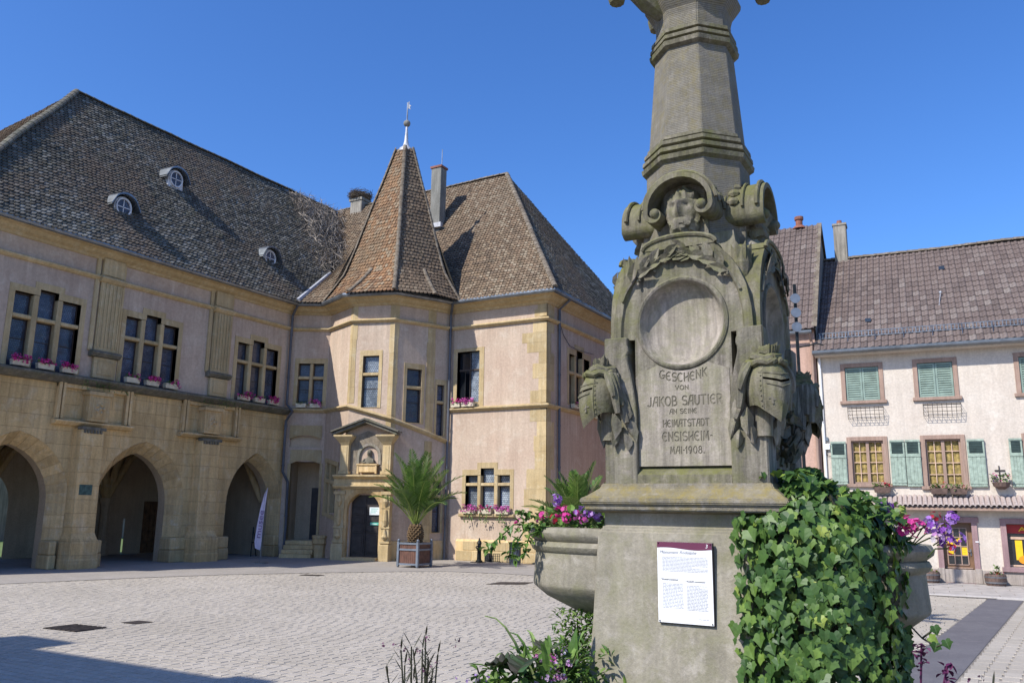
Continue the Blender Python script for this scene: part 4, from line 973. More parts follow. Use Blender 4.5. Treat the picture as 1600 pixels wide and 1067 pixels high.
for i, am, where in spec:
    for k, (a, b, _, _) in enumerate(cw[i]):
        flower_box(LW, (a+b)/2, .22, 5.98, .52, f'ivory box of {"magenta petunias" if am[k] > 5 else "sparse foliage"}, {wh[k]} in {where}', 'flower boxes on the long ledge', 'mag' if am[k] < 15 else 'purpp' if i == 0 and k == 2 else 'mag', am[k])
flower_box(TF[0][0], .60, .13, 5.98, .42, 'ivory box of green foliage on the left sill of the shaded corner window', 'flower boxes on the turret sill', 'mag', 0)
flower_box(TF[0][0], 1.2, .13, 5.98, .46, 'ivory box of pink petunias on the right sill of the shaded corner window', 'flower boxes on the turret sill', 'pinkp', 14)
flower_box(FA, -18.42, .14, 6.0, .44, 'ivory box of sparse red flowers under the open casement', 'flower boxes under the open casement', 'mag', 6)
flower_box(FA, -17.85, .14, 6.0, .58, 'ivory box of full pink flowers under the pale half of the open casement window', 'flower boxes under the open casement', 'pinkp', 18)
for k, (a, am, c, wd_) in enumerate(((-17.68, 20, 'pinkp', 'full pink geraniums at the left'), (-16.96, 8, 'mag', 'sparse magenta geraniums in the middle'), (-16.2, 20, 'pinkp', 'full pink geraniums at the right'))):
    e = flower_box(FA, a, .13, 1.80, .6, f'ivory box of {wd_} of the ground floor window', 'flower boxes of the ground floor window', c, am)
    q = MB(FA); leafmass(q, lambda: ((a+rn(-.2, .2), .2+rn(0, .08), 1.8+rn(-.3, .1)), (rn(-.4, .4), .4, -1)), 26, .08); q.build('trailing_leaves', M['leafs'], e, kind='stuff')
for k, (a, nm) in enumerate(((30.5, 'left'), (31.23, 'middle'), (31.96, 'right'))):
    flower_box(SW, a, .16, 6.02, .5, f'ivory box of green foliage in the {nm} light of the shaded side window', 'flower boxes on the shaded side', 'mag', 1)
# stork nest and dead creeper
nest = MB()
for _ in range(420):
    a = rn(0, 6.283); r = rn(.25, .62); p = Vector((-28.1+r*math.cos(a), 32.95+r*math.sin(a), 18.2+rn(0, .34)+.1*r)); d = Vector((-math.sin(a)+rn(-.5, .5), math.cos(a)+rn(-.5, .5), rn(-.25, .35))).normalized()*rn(.2, .42)
    s_ = d.orthogonal().normalized()*.012; nest.poly([p-d, p+d, p+d+s_, p-d+s_], rn(0, 1)); s_ = s_.cross(d).normalized()*.012; nest.poly([p-d, p+d, p+d+s_, p-d+s_])
nest.lathe([(.1, 18.15), (.5, 18.25), (.55, 18.42), (.3, 18.46)], (-28.1, 32.95), 12)
tag(nest.build('stork_nest', M['twig'], None), 'large stick nest on the pale chimney behind the spire', 'nest')
cr = MB()
for _ in range(1500):
    u = rn(0, 1)**.8; z = 12.0+5.4*u; y = rn(28.6+.2, 32.8)-1.5*(1-u)*rn(0, 1); p = lp(y, z)+Vector((rn(.0, .55), 0, rn(0, .3)))
    d = Vector((random.gauss(0, 1), random.gauss(0, 1), random.gauss(.2, 1))).normalized()*rn(.15, .5); s_ = d.orthogonal().normalized()*rn(.012, .024)
    m = p+Vector((rn(-.1, .1), rn(-.1, .1), rn(-.1, .1))); cr.poly([p-d, m, p+d, m+s_*1.5], rn(0, 1)); s_ = d.cross(s_).normalized()*.01; cr.poly([p-d, m-s_, p+d, m+s_])
tag(cr.build('dead_creeper', M['creep'], None), 'tangle of dead grey climbing stems on the roof left of the spire', 'dead creeper')
wd = MB(LW)
for s0, n_ in ((16.4, 40), (16.9, 46), (17.6, 24), (20.9, 36), (21.8, 46), (22.4, 20)): leafmass(wd, lambda: ((s0+rn(-.35, .45), rn(.22, .42), 5.74+rn(-.16, .16)), (rn(-1, 1), rn(.2, 1), rn(-.9, .4))), n_, .09, .4)
tag(wd.build('ledge_weeds', M['leafs'], None, kind='stuff'), 'weeds growing out of the dark stone ledge above the buttresses', 'weeds')
# green bronze plate, interior notices, sign over the inner door
pq = MB(LW); pq.box(16.3, 16.74, .41, .44, 2.24, 2.56); pq.box(16.34, 16.70, .44, .446, 2.28, 2.52)
for k in range(3): pq.box(16.40, 16.64-.05*k, .446, .449, 2.46-k*.06, 2.475-k*.06)
tag(pq.build('bronze_plate', M['verd'], None, bevel=.004), 'small verdigris plate on the first buttress', 'plate')
def text_mesh(txt, width=None, height=None, depth=.002, shear=0., bold=0.):
    cu = bpy.data.curves.new('lettering', 'FONT'); cu.body = txt; cu.extrude = depth; cu.shear = shear; cu.offset = bold; cu.resolution_u = 3
    ob = bpy.data.objects.new('lettering', cu); COL.objects.link(ob)
    dg = bpy.context.evaluated_depsgraph_get(); dg.update(); me = bpy.data.meshes.new_from_object(ob.evaluated_get(dg))
    bpy.data.objects.remove(ob)
    xs = [v.co.x for v in me.vertices]; ys = [v.co.y for v in me.vertices]
    sx = width/(max(xs)-min(xs)) if width else None; sy = height/(max(ys)-min(ys)) if height else None
    sx = sx or sy; sy = sy or sx; cx_, cy_ = (max(xs)+min(xs))/2, (max(ys)+min(ys))/2
    for v in me.vertices: v.co = Vector(((v.co.x-cx_)*sx, (v.co.y-cy_)*sy, v.co.z))
    return me
def put_text(me, fr, p, name, mat, parent=None, rot=0., flip=False):
    m = Matrix(((fr.s.x, fr.z.x, fr.n.x, 0), (fr.s.y, fr.z.y, fr.n.y, 0), (fr.s.z, fr.z.z, fr.n.z, 0), (0, 0, 0, 1)))
    if m.to_3x3().determinant() < 0: m = Matrix(((-fr.s.x, fr.z.x, fr.n.x, 0), (-fr.s.y, fr.z.y, fr.n.y, 0), (-fr.s.z, fr.z.z, fr.n.z, 0), (0, 0, 0, 1)))
    me.transform(Matrix.Translation(fr(p)) @ m @ Matrix.Rotation(rot, 4, 'Z'))
    me.materials.clear(); me.materials.append(mat)
    return link(name, me, parent)
BW = Fr((-30.48, 0, 0), (0, 1, 0), (1, 0, 0))
put_text(text_mesh('REGENCE', 1.5, .24), BW, (25.0, .04, 2.75), 'wall_lettering', M['black'], TH)
q = MB(BW); q.box(23.2, 24.15, -.05, .03, 0.03, 2.1)
for k in range(4): q.box(23.25+k*.22, 23.40+k*.22, .03, .06, .1, 2.0)
q.build('lattice_door', M['brown'], TH)
tag(MB(Fr((-25.9, 0, 0), (0, 1, 0), (1, 0, 0))).box(24.6, 24.95, -4.57, -4.55, 1.2, 1.55).build('wall_notice', M['paper'], None), 'pale sheet of paper on the dark wall inside the third arch', 'notice')
# easel boards in the third arch
for s0, n0, lab in ((22.9, -1.2, 'thin wooden prop leaning inside the third arch, left of the banner'), (24.7, -.6, 'dark folding easel inside the third arch, right of the banner')):
    e = thing('easel', lab, 'easel', LW((s0, n0, 0)))
    for a in (-.14, .14) if s0 > 24 else (.1,): MB(LW).tube([(s0+a, n0, .02), (s0-(.0 if s0 > 24 else .12), n0-.1, 1.15)], .022, 5).build('leg', M['iron'] if s0 > 24 else M['twig'], e)
    MB(LW).tube([(s0-.14, n0, .55), (s0+.14, n0, .55)], .02, 5).build('crossbar', M['iron'], e)
# feather banner
bf = Fr((-22.46, 22.0, 0), (.93, .36, 0), (.36, -.93, 0)); e = thing('feather_banner', 'narrow lilac feather banner standing before the third arch', 'banner', (-22.46, 22, 0))
q = MB(bf); q.box(-.22, .22, -.18, .18, .012, .03); q.tube([(0, 0, .02), (0, 0, 1.9), (.02, 0, 2.4), (.10, 0, 2.62)], .012, 5); q.build('pole', M['zinc'], e)
q = MB(bf); L_ = [(-.22, .52), (-.25, .75), (-.2, 1.3), (-.12, 1.9), (-.02, 2.4), (.08, 2.62)]; R_ = [(-.02, .45), (.01, .75), (.02, 1.3), (.05, 1.9), (.09, 2.4), (.11, 2.62)]
for k in range(5): q.poly([(L_[k][0], .02*math.sin(k), L_[k][1]), (R_[k][0], .01, R_[k][1]), (R_[k+1][0], .01, R_[k+1][1]), (L_[k+1][0], .02*math.sin(k+1), L_[k+1][1])])
q.build('cloth', M['lav'], e)
put_text(text_mesh('musee', .95, .13), bf, (-.06, .035, 1.35), 'banner_lettering', M['purp'], e, rot=math.pi/2-.08)
# notices on the door
for a, b, z0, z1, m, lab in ((1.03, 1.45, 1.70, 1.99, 'paper', 'white notice on the dark portal door, the upper of two'), (1.08, 1.42, 1.32, 1.42, 'green', 'small green notice on the dark portal door, under the white one')):
    e = thing('notice', lab, 'notice', PF((a, -.09, z0))); MB(PF).box(a, b, -.094, -.088, z0, z1).build('sheet', M[m], e)
    q = MB(PF)
    for k in range(3 if m == 'paper' else 1): q.box(a+.05, b-.06-.05*k, -.088, -.086, z1-.07-k*.07, z1-.05-k*.07)
    q.build('print', M['green'] if m == 'paper' else M['white'], e)
# hand pump, bin
e = thing('water_post', 'black cast iron water post beside the cellar grate', 'water post', (-16.88, 27.62, 0))
q = MB(); q.lathe([(.13, .012), (.13, .07), (.085, .11), (.075, .45), (.095, .48), (.095, .53), (.07, .56), (.065, .66), (.09, .69), (.075, .78), (.03, .84), (.03, .88), (.012, .91)], (-16.88, 27.62), 14); q.build('post', M['iron'], e, smooth=True)
MB().tube([(-16.88, 27.55, .62), (-16.88, 27.42, .6), (-16.88, 27.40, .52)], .022, 6).build('spout', M['iron'], e); MB().tube([(-16.98, 27.62, .6), (-17.05, 27.6, .56)], .014, 5).build('handle', M['iron'], e)
q = MB(); q.lathe([(.3, .012), (.3, .03)], (-16.88, 27.55), 14); q.build('drain_plate', M['grate'], e)
bx, by = -15.1, 27.2; e = thing('litter_bin', 'grey metal litter bin with twisted flutes in front of the town hall corner', 'bin', (bx, by, 0))
q = MB(); rings = []
for j in range(9):
    z = .09+.66*j/8; rings.append([(bx+(.205+.012*(k % 2))*math.cos(6.283*k/28+.5*j/8), by+(.205+.012*(k % 2))*math.sin(6.283*k/28+.5*j/8), z) for k in range(28)])
q.loft(rings); q.build('body', M['binm'], e); q = MB(); q.lathe([(.225, .74), (.235, .80), (.2, .82), (.19, .76)], (bx, by), 20); q.build('rim', M['binm'], e); q = MB(); q.lathe([(.2, .012), (.21, .09)], (bx, by), 20); q.build('foot', M['zinc'], e)
# palms in planters
def palm(loc, label, plabel, n=34, L=2.1, trunk=.6, lean=0., seed=1, planter=True):
    random.seed(seed); x, y = loc; e = None
    if planter:
        e = thing('planter', plabel, 'planter', (x, y, 0)); w = .40
        for a in (-w, w):
            for b in (-w, w):
                q = MB(); q.box(x+a-.04, x+a+.04, y+b-.04, y+b+.04, .06, .86); q.ball((x+a, y+b, .90), .05, 8, 5); q.lathe([(.03, .012), (.05, .06)], (x+a, y+b), 8); q.build('post', M['plot'], e)
        for s_ in range(4):
            f = Fr((x, y, 0), (math.cos(s_*math.pi/2), math.sin(s_*math.pi/2), 0), (math.sin(s_*math.pi/2), -math.cos(s_*math.pi/2), 0))
            for z in (.12, .60, .80): MB(f).box(-w+.04, w-.04, w-.025, w+.025, z-.03, z+.03).build('rail', M['plot'], e)
            for k in range(9): MB(f).box(-.355+k*.079, -.355+k*.079+.072, w-.02, w-.005, .15, .78).build('slat', M['slat'], e)
        MB().box(x-.37, x+.37, y-.37, y+.37, .68, .76).build('soil', M['soil'], e)
    t = thing('palm_tree', label, 'palm', (x, y, .7)); z0 = .74; q = MB(); nb = 9
    q.lathe([(.14, z0), (.22, z0+trunk*.3), (.23, z0+trunk*.55), (.16, z0+trunk*.85), (.08, z0+trunk*1.05)], (x, y), 12)
    for j in range(nb):
        zz = z0+trunk*(.05+.95*j/nb); r = .14+.10*math.sin(math.pi*min(1, .15+j/nb*.85))
        for k in range(11):
            a = 6.283*(k+.5*(j % 2))/11; d = Vector((math.cos(a), math.sin(a), .0)); p = Vector((x, y, zz))+d*r; tn = Vector((-d.y, d.x, 0))*.07
            q.poly([p-tn, p+d*.07+Vector((0, 0, .03)), p+tn, p+Vector((0, 0, .12))], rn(0, 1)); q.poly([p-tn-Vector((0, 0, .03)), p+tn-Vector((0, 0, .03)), p+d*.07+Vector((0, 0, .03))])
    q.build('trunk', M['ptrunk'], t)
    top = Vector((x, y, z0+trunk*.98))
    for k in range(n):
        u = k/n; a = k*2.39996; el = R(88-44*u**1.2+rn(-6, 6)); ll = L*(1-.18*u)*rn(.9, 1.1); d = Vector((math.cos(a), math.sin(a), 0)); P = []
        for j in range(13):
            s_ = j/12; e2 = el-R(14+50*u)*s_**1.8; P.append((P[-1] if P else top+d*.05)+(d*math.cos(e2)+Vector((0, 0, 1))*math.sin(e2))*(ll/12 if j else 0))
        q = MB(); q.tube(P, [.022*(1-.85*j/12)+.003 for j in range(13)], 4, .9)
        side = Vector((-d.y, d.x, 0)); c0 = rn(.1, .75)-.15*u
        m = 40
        for i in range(m):
            s_ = .24+.76*i/m; f_ = s_*12; j = min(11, int(f_)); p = P[j].lerp(P[j+1], f_-j); tn = (P[j+1]-P[j]).normalized(); up = side.cross(tn)
            if up.z < 0: up = -up
            l2 = .42*math.sin(math.pi*min(1, .18+.82*s_)**.8)**.7*(L/2.1)+.05
            for sg in (-1, 1):
                dd = (tn*.75+side*sg*.75+up*.32+Vector((0, 0, -.16))+Vector((rn(-.1, .1), rn(-.1, .1), rn(-.1, .1)))).normalized(); w = tn*.026
                q.poly([p-w, p+dd*l2*.5-w*.9-Vector((0, 0, .0)), p+dd*l2-Vector((0, 0, .05*l2)), p+dd*l2*.5+w*1.0], min(1, max(0, c0+rn(-.2, .2))))
        q.build('frond', M['palm'], t)
    return t
palm((-17.25, 24.0), 'tall date palm in the planter beside the portal', 'grey framed wooden planter holding the tall palm beside the portal', n=27, L=2.5, trunk=.68, seed=3)
palm((-9.35, 20.2), 'date palm seen left of the monument above the stone bowl', 'grey framed planter of the palm hidden behind the stone bowl', n=30, L=1.9, trunk=.5, seed=5)
palm((-2.55, 17.3), 'date palm seen behind the ivy, its frond tips before the green shutters', 'grey framed planter of the palm hidden behind the ivy', n=26, L=1.45, trunk=.4, seed=8)
random.seed(11)

# ================================================================ SHOP HOUSE AND NEIGHBOUR
SH = thing('shop_house', 'cream shop house with green shutters and tiled canopy', 'house', HF((0, 0, 0)))
uw = [(-2.03, -1.02, 5.57, 6.66), (.10, 1.09, 5.59, 6.68), (2.86, 3.85, 5.6, 6.7)]; mw = [(-1.98, -1.04, 2.93, 4.28), (.15, 1.12, 2.86, 4.28), (2.86, 3.8, 2.86, 4.28)]
dr_ = (.40, 1.20, 0.04, 1.78); shw = (2.1, 4.2, .54, 1.77); lw = (-2.3, -1.2, .7, 1.77)
q = MB(HF); wall_cells(q, [(-2.85, 6.5, 0, 7.2)], uw+mw+[dr_, shw, lw], 0, .25)
q.poly([(-2.85, 0, 0), (-2.85, -9, 0), (-2.85, -9, 7.2), (-2.85, -4.5, 11.55), (-2.85, 0, 7.2)]); q.poly([(-2.85, -9, 0), (6.5, -9, 0), (6.5, -9, 7.2), (-2.85, -9, 7.2)])
q.poly([(6.5, 0, 0), (6.5, -9, 0), (6.5, -9, 7.2), (6.5, -4.5, 11.55), (6.5, 0, 7.2)])
q.build('wall', M['hwall'], SH)
MB(HF).box(-2.86, 6.5, -.02, .05, .03, .42).build('plinth', M['plinth'], SH, bevel=.01)
def ring_frame(x0, x1, z0, z1, w, m, par, d=.04, sill=None, name='window'):
    q = MB(HF)
    for a, b, c, e in ((x0-w, x0, z0, z1+w), (x1, x1+w, z0, z1+w), (x0, x1, z1, z1+w)): q.box(a, b, -.2, d, c, e)
    if sill: q.box(x0-w-.06, x1+w+.06, -.2, d+sill, z0-.10, z0)
    else: q.box(x0, x1, -.2, d, z0-.03, z0)
    return q.build(name, m, par, bevel=.006)
for a, b, c, d in uw:
    w_ = ring_frame(a, b, c, d, .13, M['hframe'], SH, .03, .06)
    for x0, x1 in ((a+.01, (a+b)/2-.006), ((a+b)/2+.006, b-.01)):
        q = MB(HF); 
        for p, r, s_, u in ((x0, x0+.055, c+.01, d-.01), (x1-.055, x1, c+.01, d-.01), (x0+.055, x1-.055, c+.01, c+.07), (x0+.055, x1-.055, d-.07, d-.01)): q.box(p, r, -.07, -.02, s_, u)
        n = 13
        for k in range(n):
            z = c+.075+(d-c-.15)*k/n; q.poly([(x0+.055, -.062, z+.082), (x1-.055, -.062, z+.082), (x1-.055, -.018, z+.012), (x0+.055, -.018, z+.012)]); q.poly([(x0+.055, -.018, z+.012), (x1-.055, -.018, z+.012), (x1-.055, -.024, z+.0), (x0+.055, -.024, z+.0)])
        q.build('louvred_shutter', M['shut'], w_)
    MB(HF).poly([(a, -.12, c), (b, -.12, c), (b, -.12, d), (a, -.12, d)]).build('pane', M['pglass'], w_)
for k, (a, b, c, d) in enumerate(mw):
    w_ = ring_frame(a, b, c, d, .13, M['hframe'], SH, .03, .06)
    MB(HF).poly([(a, -.16, c), (b, -.16, c), (b, -.16, d), (a, -.16, d)]).build('pane', M['pglass'], w_)
    q = MB(HF); n = 14; m = (a+b)/2
    for x0, x1, z1 in ((a+.03, m-.05, d-.02), (m+.05, b-.03, d-.02)):
        for j in range(7):
            e0, e1 = x0+(x1-x0)*j/7, x0+(x1-x0)*(j+1)/7; f = -.135-.018*(j % 2); g = -.135-.018*((j+1) % 2); q.poly([(e0, f, c+.02), (e1, g, c+.02), (e1, g, z1), (e0, f, z1)])
    q.build('curtain', M['curtain'], w_)
    q = MB(HF)
    for x0, x1 in ((a, a+.05), (b-.05, b), (m-.045, m+.045)): q.box(x0, x1, -.12, -.06, c, d)
    q.box(a+.05, b-.05, -.12, -.07, c, c+.06); q.box(a+.05, b-.05, -.12, -.07, d-.05, d); q.build('casement', M['hframe'], w_)
    q = MB(HF)
    for t_ in (1, 2, 3):
        z = c+(d-c)*t_/4; q.box(a+.05, m-.045, -.115, -.09, z-.012, z+.012); q.box(m+.045, b-.05, -.115, -.09, z-.012, z+.012)
    for x0 in ((a+.05+m-.045)/2, (m+.045+b-.05)/2): q.box(x0-.012, x0+.012, -.113, -.092, c+.06, d-.05)
    q.build('glazing_bars', M['wwood'], w_)
for x0, x1, z0, z1 in ((-2.60, -2.14, 2.9, 4.27), (-.86, -.44, 2.87, 4.28), (-.42, .0, 2.84, 4.28), (1.28, 1.74, 2.83, 4.26), (2.38, 2.72, 2.83, 4.26)):
    q = MB(HF); q.box(x0, x1, .045, .085, z0, z1); 
    nb = 4
    for j in range(nb): q.box(x0+.012+(x1-x0-.02)*j/nb, x0+(x1-x0-.02)*(j+1)/nb, .085, .094, z0+.02, z1-.46)
    for z in (z0+.12, z1-.5, z1-.03): q.box(x0+.002, x1-.002, .094, .108, z-.03, z+.03)
    s_ = q.build('shutter', M['shut2'], SH, bevel=.003)
    q = MB(HF); q.box(x0+.05, x1-.05, .085, .09, z1-.42, z1-.08)
    for j in range(7): q.poly([(x0+.05, .09, z1-.415+j*.048), (x1-.05, .09, z1-.415+j*.048), (x1-.05, .105, z1-.385+j*.048), (x0+.05, .105, z1-.385+j*.048)])
    q.build('vent_louvres', M['shutd'], s_)
# door
w_ = ring_frame(.40, 1.20, .04, 1.78, .15, M['hframe2'], SH, .05, name='door_surround'); MB(HF).box(.2, 1.4, -.2, .06, 1.79, 1.95).build('door_lintel', M['hframe2'], SH, bevel=.008)
for a, b in ((.22, .40), (1.2, 1.38)): MB(HF).box(a, b, -.1, .07, .03, .45).build('door_base', M['plinth'], SH, bevel=.01)
dd = MB(HF); dd.box(.40, 1.20, -.2, -.14, .04, 1.78, mi=0); dd = dd.build('door', M['dwood'], SH)
q = MB(HF); x0, x1, z0, z1 = .52, 1.06, .55, 1.62
for k in range(4): q.box(x0+(x1-x0)*k/3-.014, x0+(x1-x0)*k/3+.014, -.14, -.11, z0, z1)
for k in range(5): q.box(x0, x1, -.138, -.112, z0+(z1-z0)*k/4-.013, z0+(z1-z0)*k/4+.013)
q.box(.46, 1.14, -.14, -.115, .10, .42); q.box(.44, 1.16, -.14, -.105, .44, .475); q.build('glazing_bars', M['hframe'], dd)
for i in range(3):
    for j in range(4): MB(HF).poly([(x0+(x1-x0)*i/3+.012, -.136, z0+(z1-z0)*j/4+.01), (x0+(x1-x0)*(i+1)/3-.012, -.136, z0+(z1-z0)*j/4+.01), (x0+(x1-x0)*(i+1)/3-.012, -.136, z0+(z1-z0)*(j+1)/4-.01), (x0+(x1-x0)*i/3+.012, -.136, z0+(z1-z0)*(j+1)/4-.01)]).build('pane', M['pglass'], dd)
q = MB(HF); q.box(1.12, 1.15, -.14, -.12, .82, 1.02); q.tube([(1.135, -.12, .95), (1.135, -.08, .95), (1.05, -.08, .95)], .011, 5); q.build('handle', M['zinc'], dd)
MB(HF).box(1.27, 1.36, .05, .065, 1.22, 1.25).build('house_plate', M['white'], SH)
for i, j, e, lab in ((0, 2, .25, 'small yellow poster in the left pane of the shop door, second row'), (1, 2, 0, 'large yellow poster in the middle pane of the shop door'), (0, 1, .2, 'small yellow poster in the left pane of the shop door, third row'), (2, 1, 0, 'large yellow poster in the right pane of the shop door')):
    a, c = x0+(x1-x0)*i/3+.014, z0+(z1-z0)*j/4+.012; b, d = a+.152, c+.244; h = .25*e
    p = MB(HF); p.box(a+.01*bool(e), b-.01*bool(e), -.134, -.131, c+h*.5, d-h*.7, mi=0)
    for k in range(2): p.box(a+.04, b-.04, -.131, -.1305, c+.08+.06*k, c+.092+.06*k, mi=1)
    tag(p.build('poster', [M['yel'], M['oran']], None), lab, 'poster', 'yellow posters in the shop door')
# shop windows
for (a, b, c, d), disp in ((shw, True), (lw, False)):
    w_ = ring_frame(a, b, c, d, .15, M['hframe2'], SH, .05); MB(HF).box(a-.2, b+.2, -.2, .12, c-.14, c-.002).build('window_sill', M['hframe2'], SH, bevel=.01)
    MB(HF).poly([(a, -.18, c), (b, -.18, c), (b, -.18, d), (a, -.18, d)]).build('pane', M['pglass'], w_)
    if disp:
        e = thing('window_display', 'colourful panels behind the shop window right of the door', 'shop display', HF((a, -.17, c)))
        MB(HF).box(a+.02, b-.02, -.175, -.16, 1.50, 1.75).build('sign_board', M['red'], e); put_text(text_mesh('AB 5', .62, .13, .002), HF, (a+.62, -.155, 1.62), 'sign_lettering', M['yel'], e)
        MB(HF).box(a+.08, b-.02, -.172, -.15, 1.33, 1.40).build('rail', M['wwood'], e)
        MB(HF).box(a+.2, a+.38, -.172, -.163, .74, 1.30).build('hanging_panel', M['yel'], e); MB(HF).box(a+.44, a+.9, -.172, -.163, .78, 1.30).build('hanging_panel', M['blue'], e); MB(HF).box(a+.95, a+1.15, -.172, -.163, .74, 1.30).build('hanging_panel', M['yel'], e)
        q = MB(HF); q.prism([(a+.42+.17*math.cos(6.283*k/20), .75+.12*math.sin(6.283*k/20)) for k in range(20)], -.16, -.155); q.build('round_panel', M['oran'], e)
        MB(HF).box(a+.02, b, -.172, -.15, .56, .60).build('rail', M['wwood'], e)
# canopy of half-round tiles
q = MB(HF); q.sweep([(.0, 2.30), (.46, 2.14), (.46, 2.20), (0, 2.52)], -1.4, 6.4); cb = q.build('canopy', M['hframe'], SH)
tm = MB(); 
for j in range(7):
    a0, a1 = math.pi*j/6, math.pi*(j+1)/6
    if j < 6:
        A_, B_ = (math.cos(a0), math.sin(a0)), (math.cos(a1), math.sin(a1))
        tm.poly([(.075*A_[0], .52, -.16+.07*A_[1]), (.075*B_[0], .52, -.16+.07*B_[1]), (.062*B_[0], 0, .13+.06*B_[1]), (.062*A_[0], 0, .13+.06*A_[1])], rn(0, 1))
        tm.poly([(.075*A_[0], .52, -.16+.07*A_[1]), (.075*B_[0], .52, -.16+.07*B_[1]), (.055*B_[0], .52, -.165+.05*B_[1]), (.055*A_[0], .52, -.165+.05*A_[1])], .9)
t0 = tm.build('canopy_tile', M['tile_clay'], None); tmesh = t0.data; bpy.data.objects.remove(t0)
rzH = math.atan2(hV.y, hV.x)
tm2 = MB()
for j in range(3):
    a0, a1 = math.pi+math.pi*j/3, math.pi+math.pi*(j+1)/3
    tm2.poly([(.075*math.cos(a0), .47, -.155+.04*math.sin(a0)), (.075*math.cos(a1), .47, -.155+.04*math.sin(a1)), (.075*math.cos(a1), 0, .10+.04*math.sin(a1)), (.075*math.cos(a0), 0, .10+.04*math.sin(a0))])
t0 = tm2.build('under_tile', M['tile_clay'], None); tmesh2 = t0.data; bpy.data.objects.remove(t0)
for k in range(56):
    for me, dx, nm in ((tmesh, 0, 'canopy_tile'), (tmesh2, .07, 'under_tile')):
        o = link(nm, me, cb, loc=HF((-1.36+k*.138+dx, 0, 2.42+rn(-.006, .006)))); o.rotation_euler = (0, 0, rzH+rn(-.02, .02)); o.scale = (1, -1, 1)
        o.parent = cb; o.matrix_parent_inverse = world(cb).inverted()
# roof with interlocking tiles: the largest 300 singly, the others joined
zr0, zr1 = 7.20, 11.62; nr = 19; rb = MB(HF); rb.poly([(-2.9, .42, zr0-.06), (6.6, .42, zr0-.06), (6.6, -4.5, zr1-.03), (-2.9, -4.5, zr1-.03)]); rb.poly([(-2.9, -9.4, zr0-.06), (6.6, -9.4, zr0-.06), (6.6, -4.5, zr1-.03), (-2.9, -4.5, zr1-.03)])
rb = rb.build('roof', M['roofbase'], SH)
sl_ = math.atan2(zr1-zr0, 4.92); rowl = math.hypot(zr1-zr0, 4.92)/nr; tw = .205
def itile(mb, c):
    pr = [(-.1, 0), (-.075, .012), (-.045, .012), (-.02, .004), (.01, .034), (.05, .044), (.085, .030), (.103, .008)]
    for (a, h), (b, g) in zip(pr, pr[1:]):
        mb.poly([(a, 0, h+.022), (b, 0, g+.022), (b, rowl*1.08, g), (a, rowl*1.08, h)], c); mb.poly([(a, 0, h+.022), (b, 0, g+.022), (b, 0, g-.014), (a, 0, h-.014)], c)
protos = []
t = NT('single_interlocking_tile'); crr = t.new('ShaderNodeValToRGB'); els = crr.color_ramp.elements
for i, c_ in enumerate([(.105, .082, .073), (.125, .096, .085), (.145, .112, .098), (.16, .128, .113), (.195, .165, .145)]):
    if i > 1: els.new(.5)
for i, c_ in enumerate([(.105, .082, .073), (.125, .096, .085), (.145, .112, .098), (.16, .128, .113), (.195, .165, .145)]): els[i].position = [0, .3, .6, .85, 1][i]; els[i].color = (*c_, 1)
t.put(t.rnd(), crr.inputs[0]); M['tile_int1'] = t.fin(t.mix(1., crr.outputs[0], t.ramp(t.noise(t.coord(), 14, 4, .7), .3, .7, .75, 1.2), 'MULTIPLY'), .88)
q = MB(); itile(q, .5); o = q.build('t', M['tile_int1'], None); pm = o.data; bpy.data.objects.remove(o)
cand = []
for r in range(nr):
    for k in range(46):
        s0 = -2.8+k*tw; f = r/nr; n_ = .42-4.92*f; z = zr0+(zr1-zr0)*f; p = pix(HF((s0, n_, z)))
        cand.append((p is None or not (1265 < p[0] < 1600), p[2] if p else 99, s0, n_, z))
cand.sort(); q = MB(); slope = Fr((0, 0, 0), hV, hU*math.cos(sl_)+Vector((0, 0, math.sin(sl_))), -hU*math.sin(sl_)+Vector((0, 0, math.cos(sl_))))
rm = Matrix((slope.s, slope.n, slope.z)).transposed()
for i, (_, _, s0, n_, z) in enumerate(cand):
    if i < 300:
        o = link('roof_tile', pm, rb, loc=HF((s0, n_, z))); o.rotation_euler = rm.to_euler(); o.location.z += rn(-.004, .004); o.parent = rb; o.matrix_parent_inverse = world(rb).inverted()
    else:
        q.fr = Fr(HF((s0, n_, z)), slope.s, slope.n, slope.z); itile(q, min(1, max(0, rn(0, .8)+(.2 if rn(0, 1) > .93 else 0))))
q.build('roof_tiles', M['tile_int'], rb, kind='stuff')
q = MB(HF); ridge_run(q, (-2.95, -4.5, zr1+.0), (6.6, -4.5, zr1+.03), .13, .38); q.build('ridge_tiles', M['ridge'], rb, kind='stuff')
q = MB(HF); q.sweep([(.42, zr0-.10), (.5, zr0-.13), (.56, zr0-.08), (.57, zr0), (.55, zr0), (.53, zr0-.07), (.49, zr0-.1), (.44, zr0-.07)], -2.95, 6.6); q.build('gutter', M['zinc'], SH); MB(HF).box(-2.9, 6.55, 0, .42, zr0-.16, zr0-.10).build('soffit', M['hwall'], SH)
q = MB(HF); zf = lambda n_: zr0+(.42-n_)*(zr1-zr0)/4.92
for k in range(95):
    s0 = -2.75+k*.1; q.box(s0, s0+.022, -.06, -.05, zf(-.05)+.07, zf(-.05)+.25)
for z in (.07, .24): q.box(-2.78, 6.5, -.062, -.045, zf(-.05)+z, zf(-.05)+z+.02)
for k in range(12): q.tube([(-2.7+k*.83, -.05, zf(-.05)+.26), (-2.7+k*.83, .12, zf(.12)+.04)], .012, 4)
q.build('snow_guard', M['zinc'], rb)
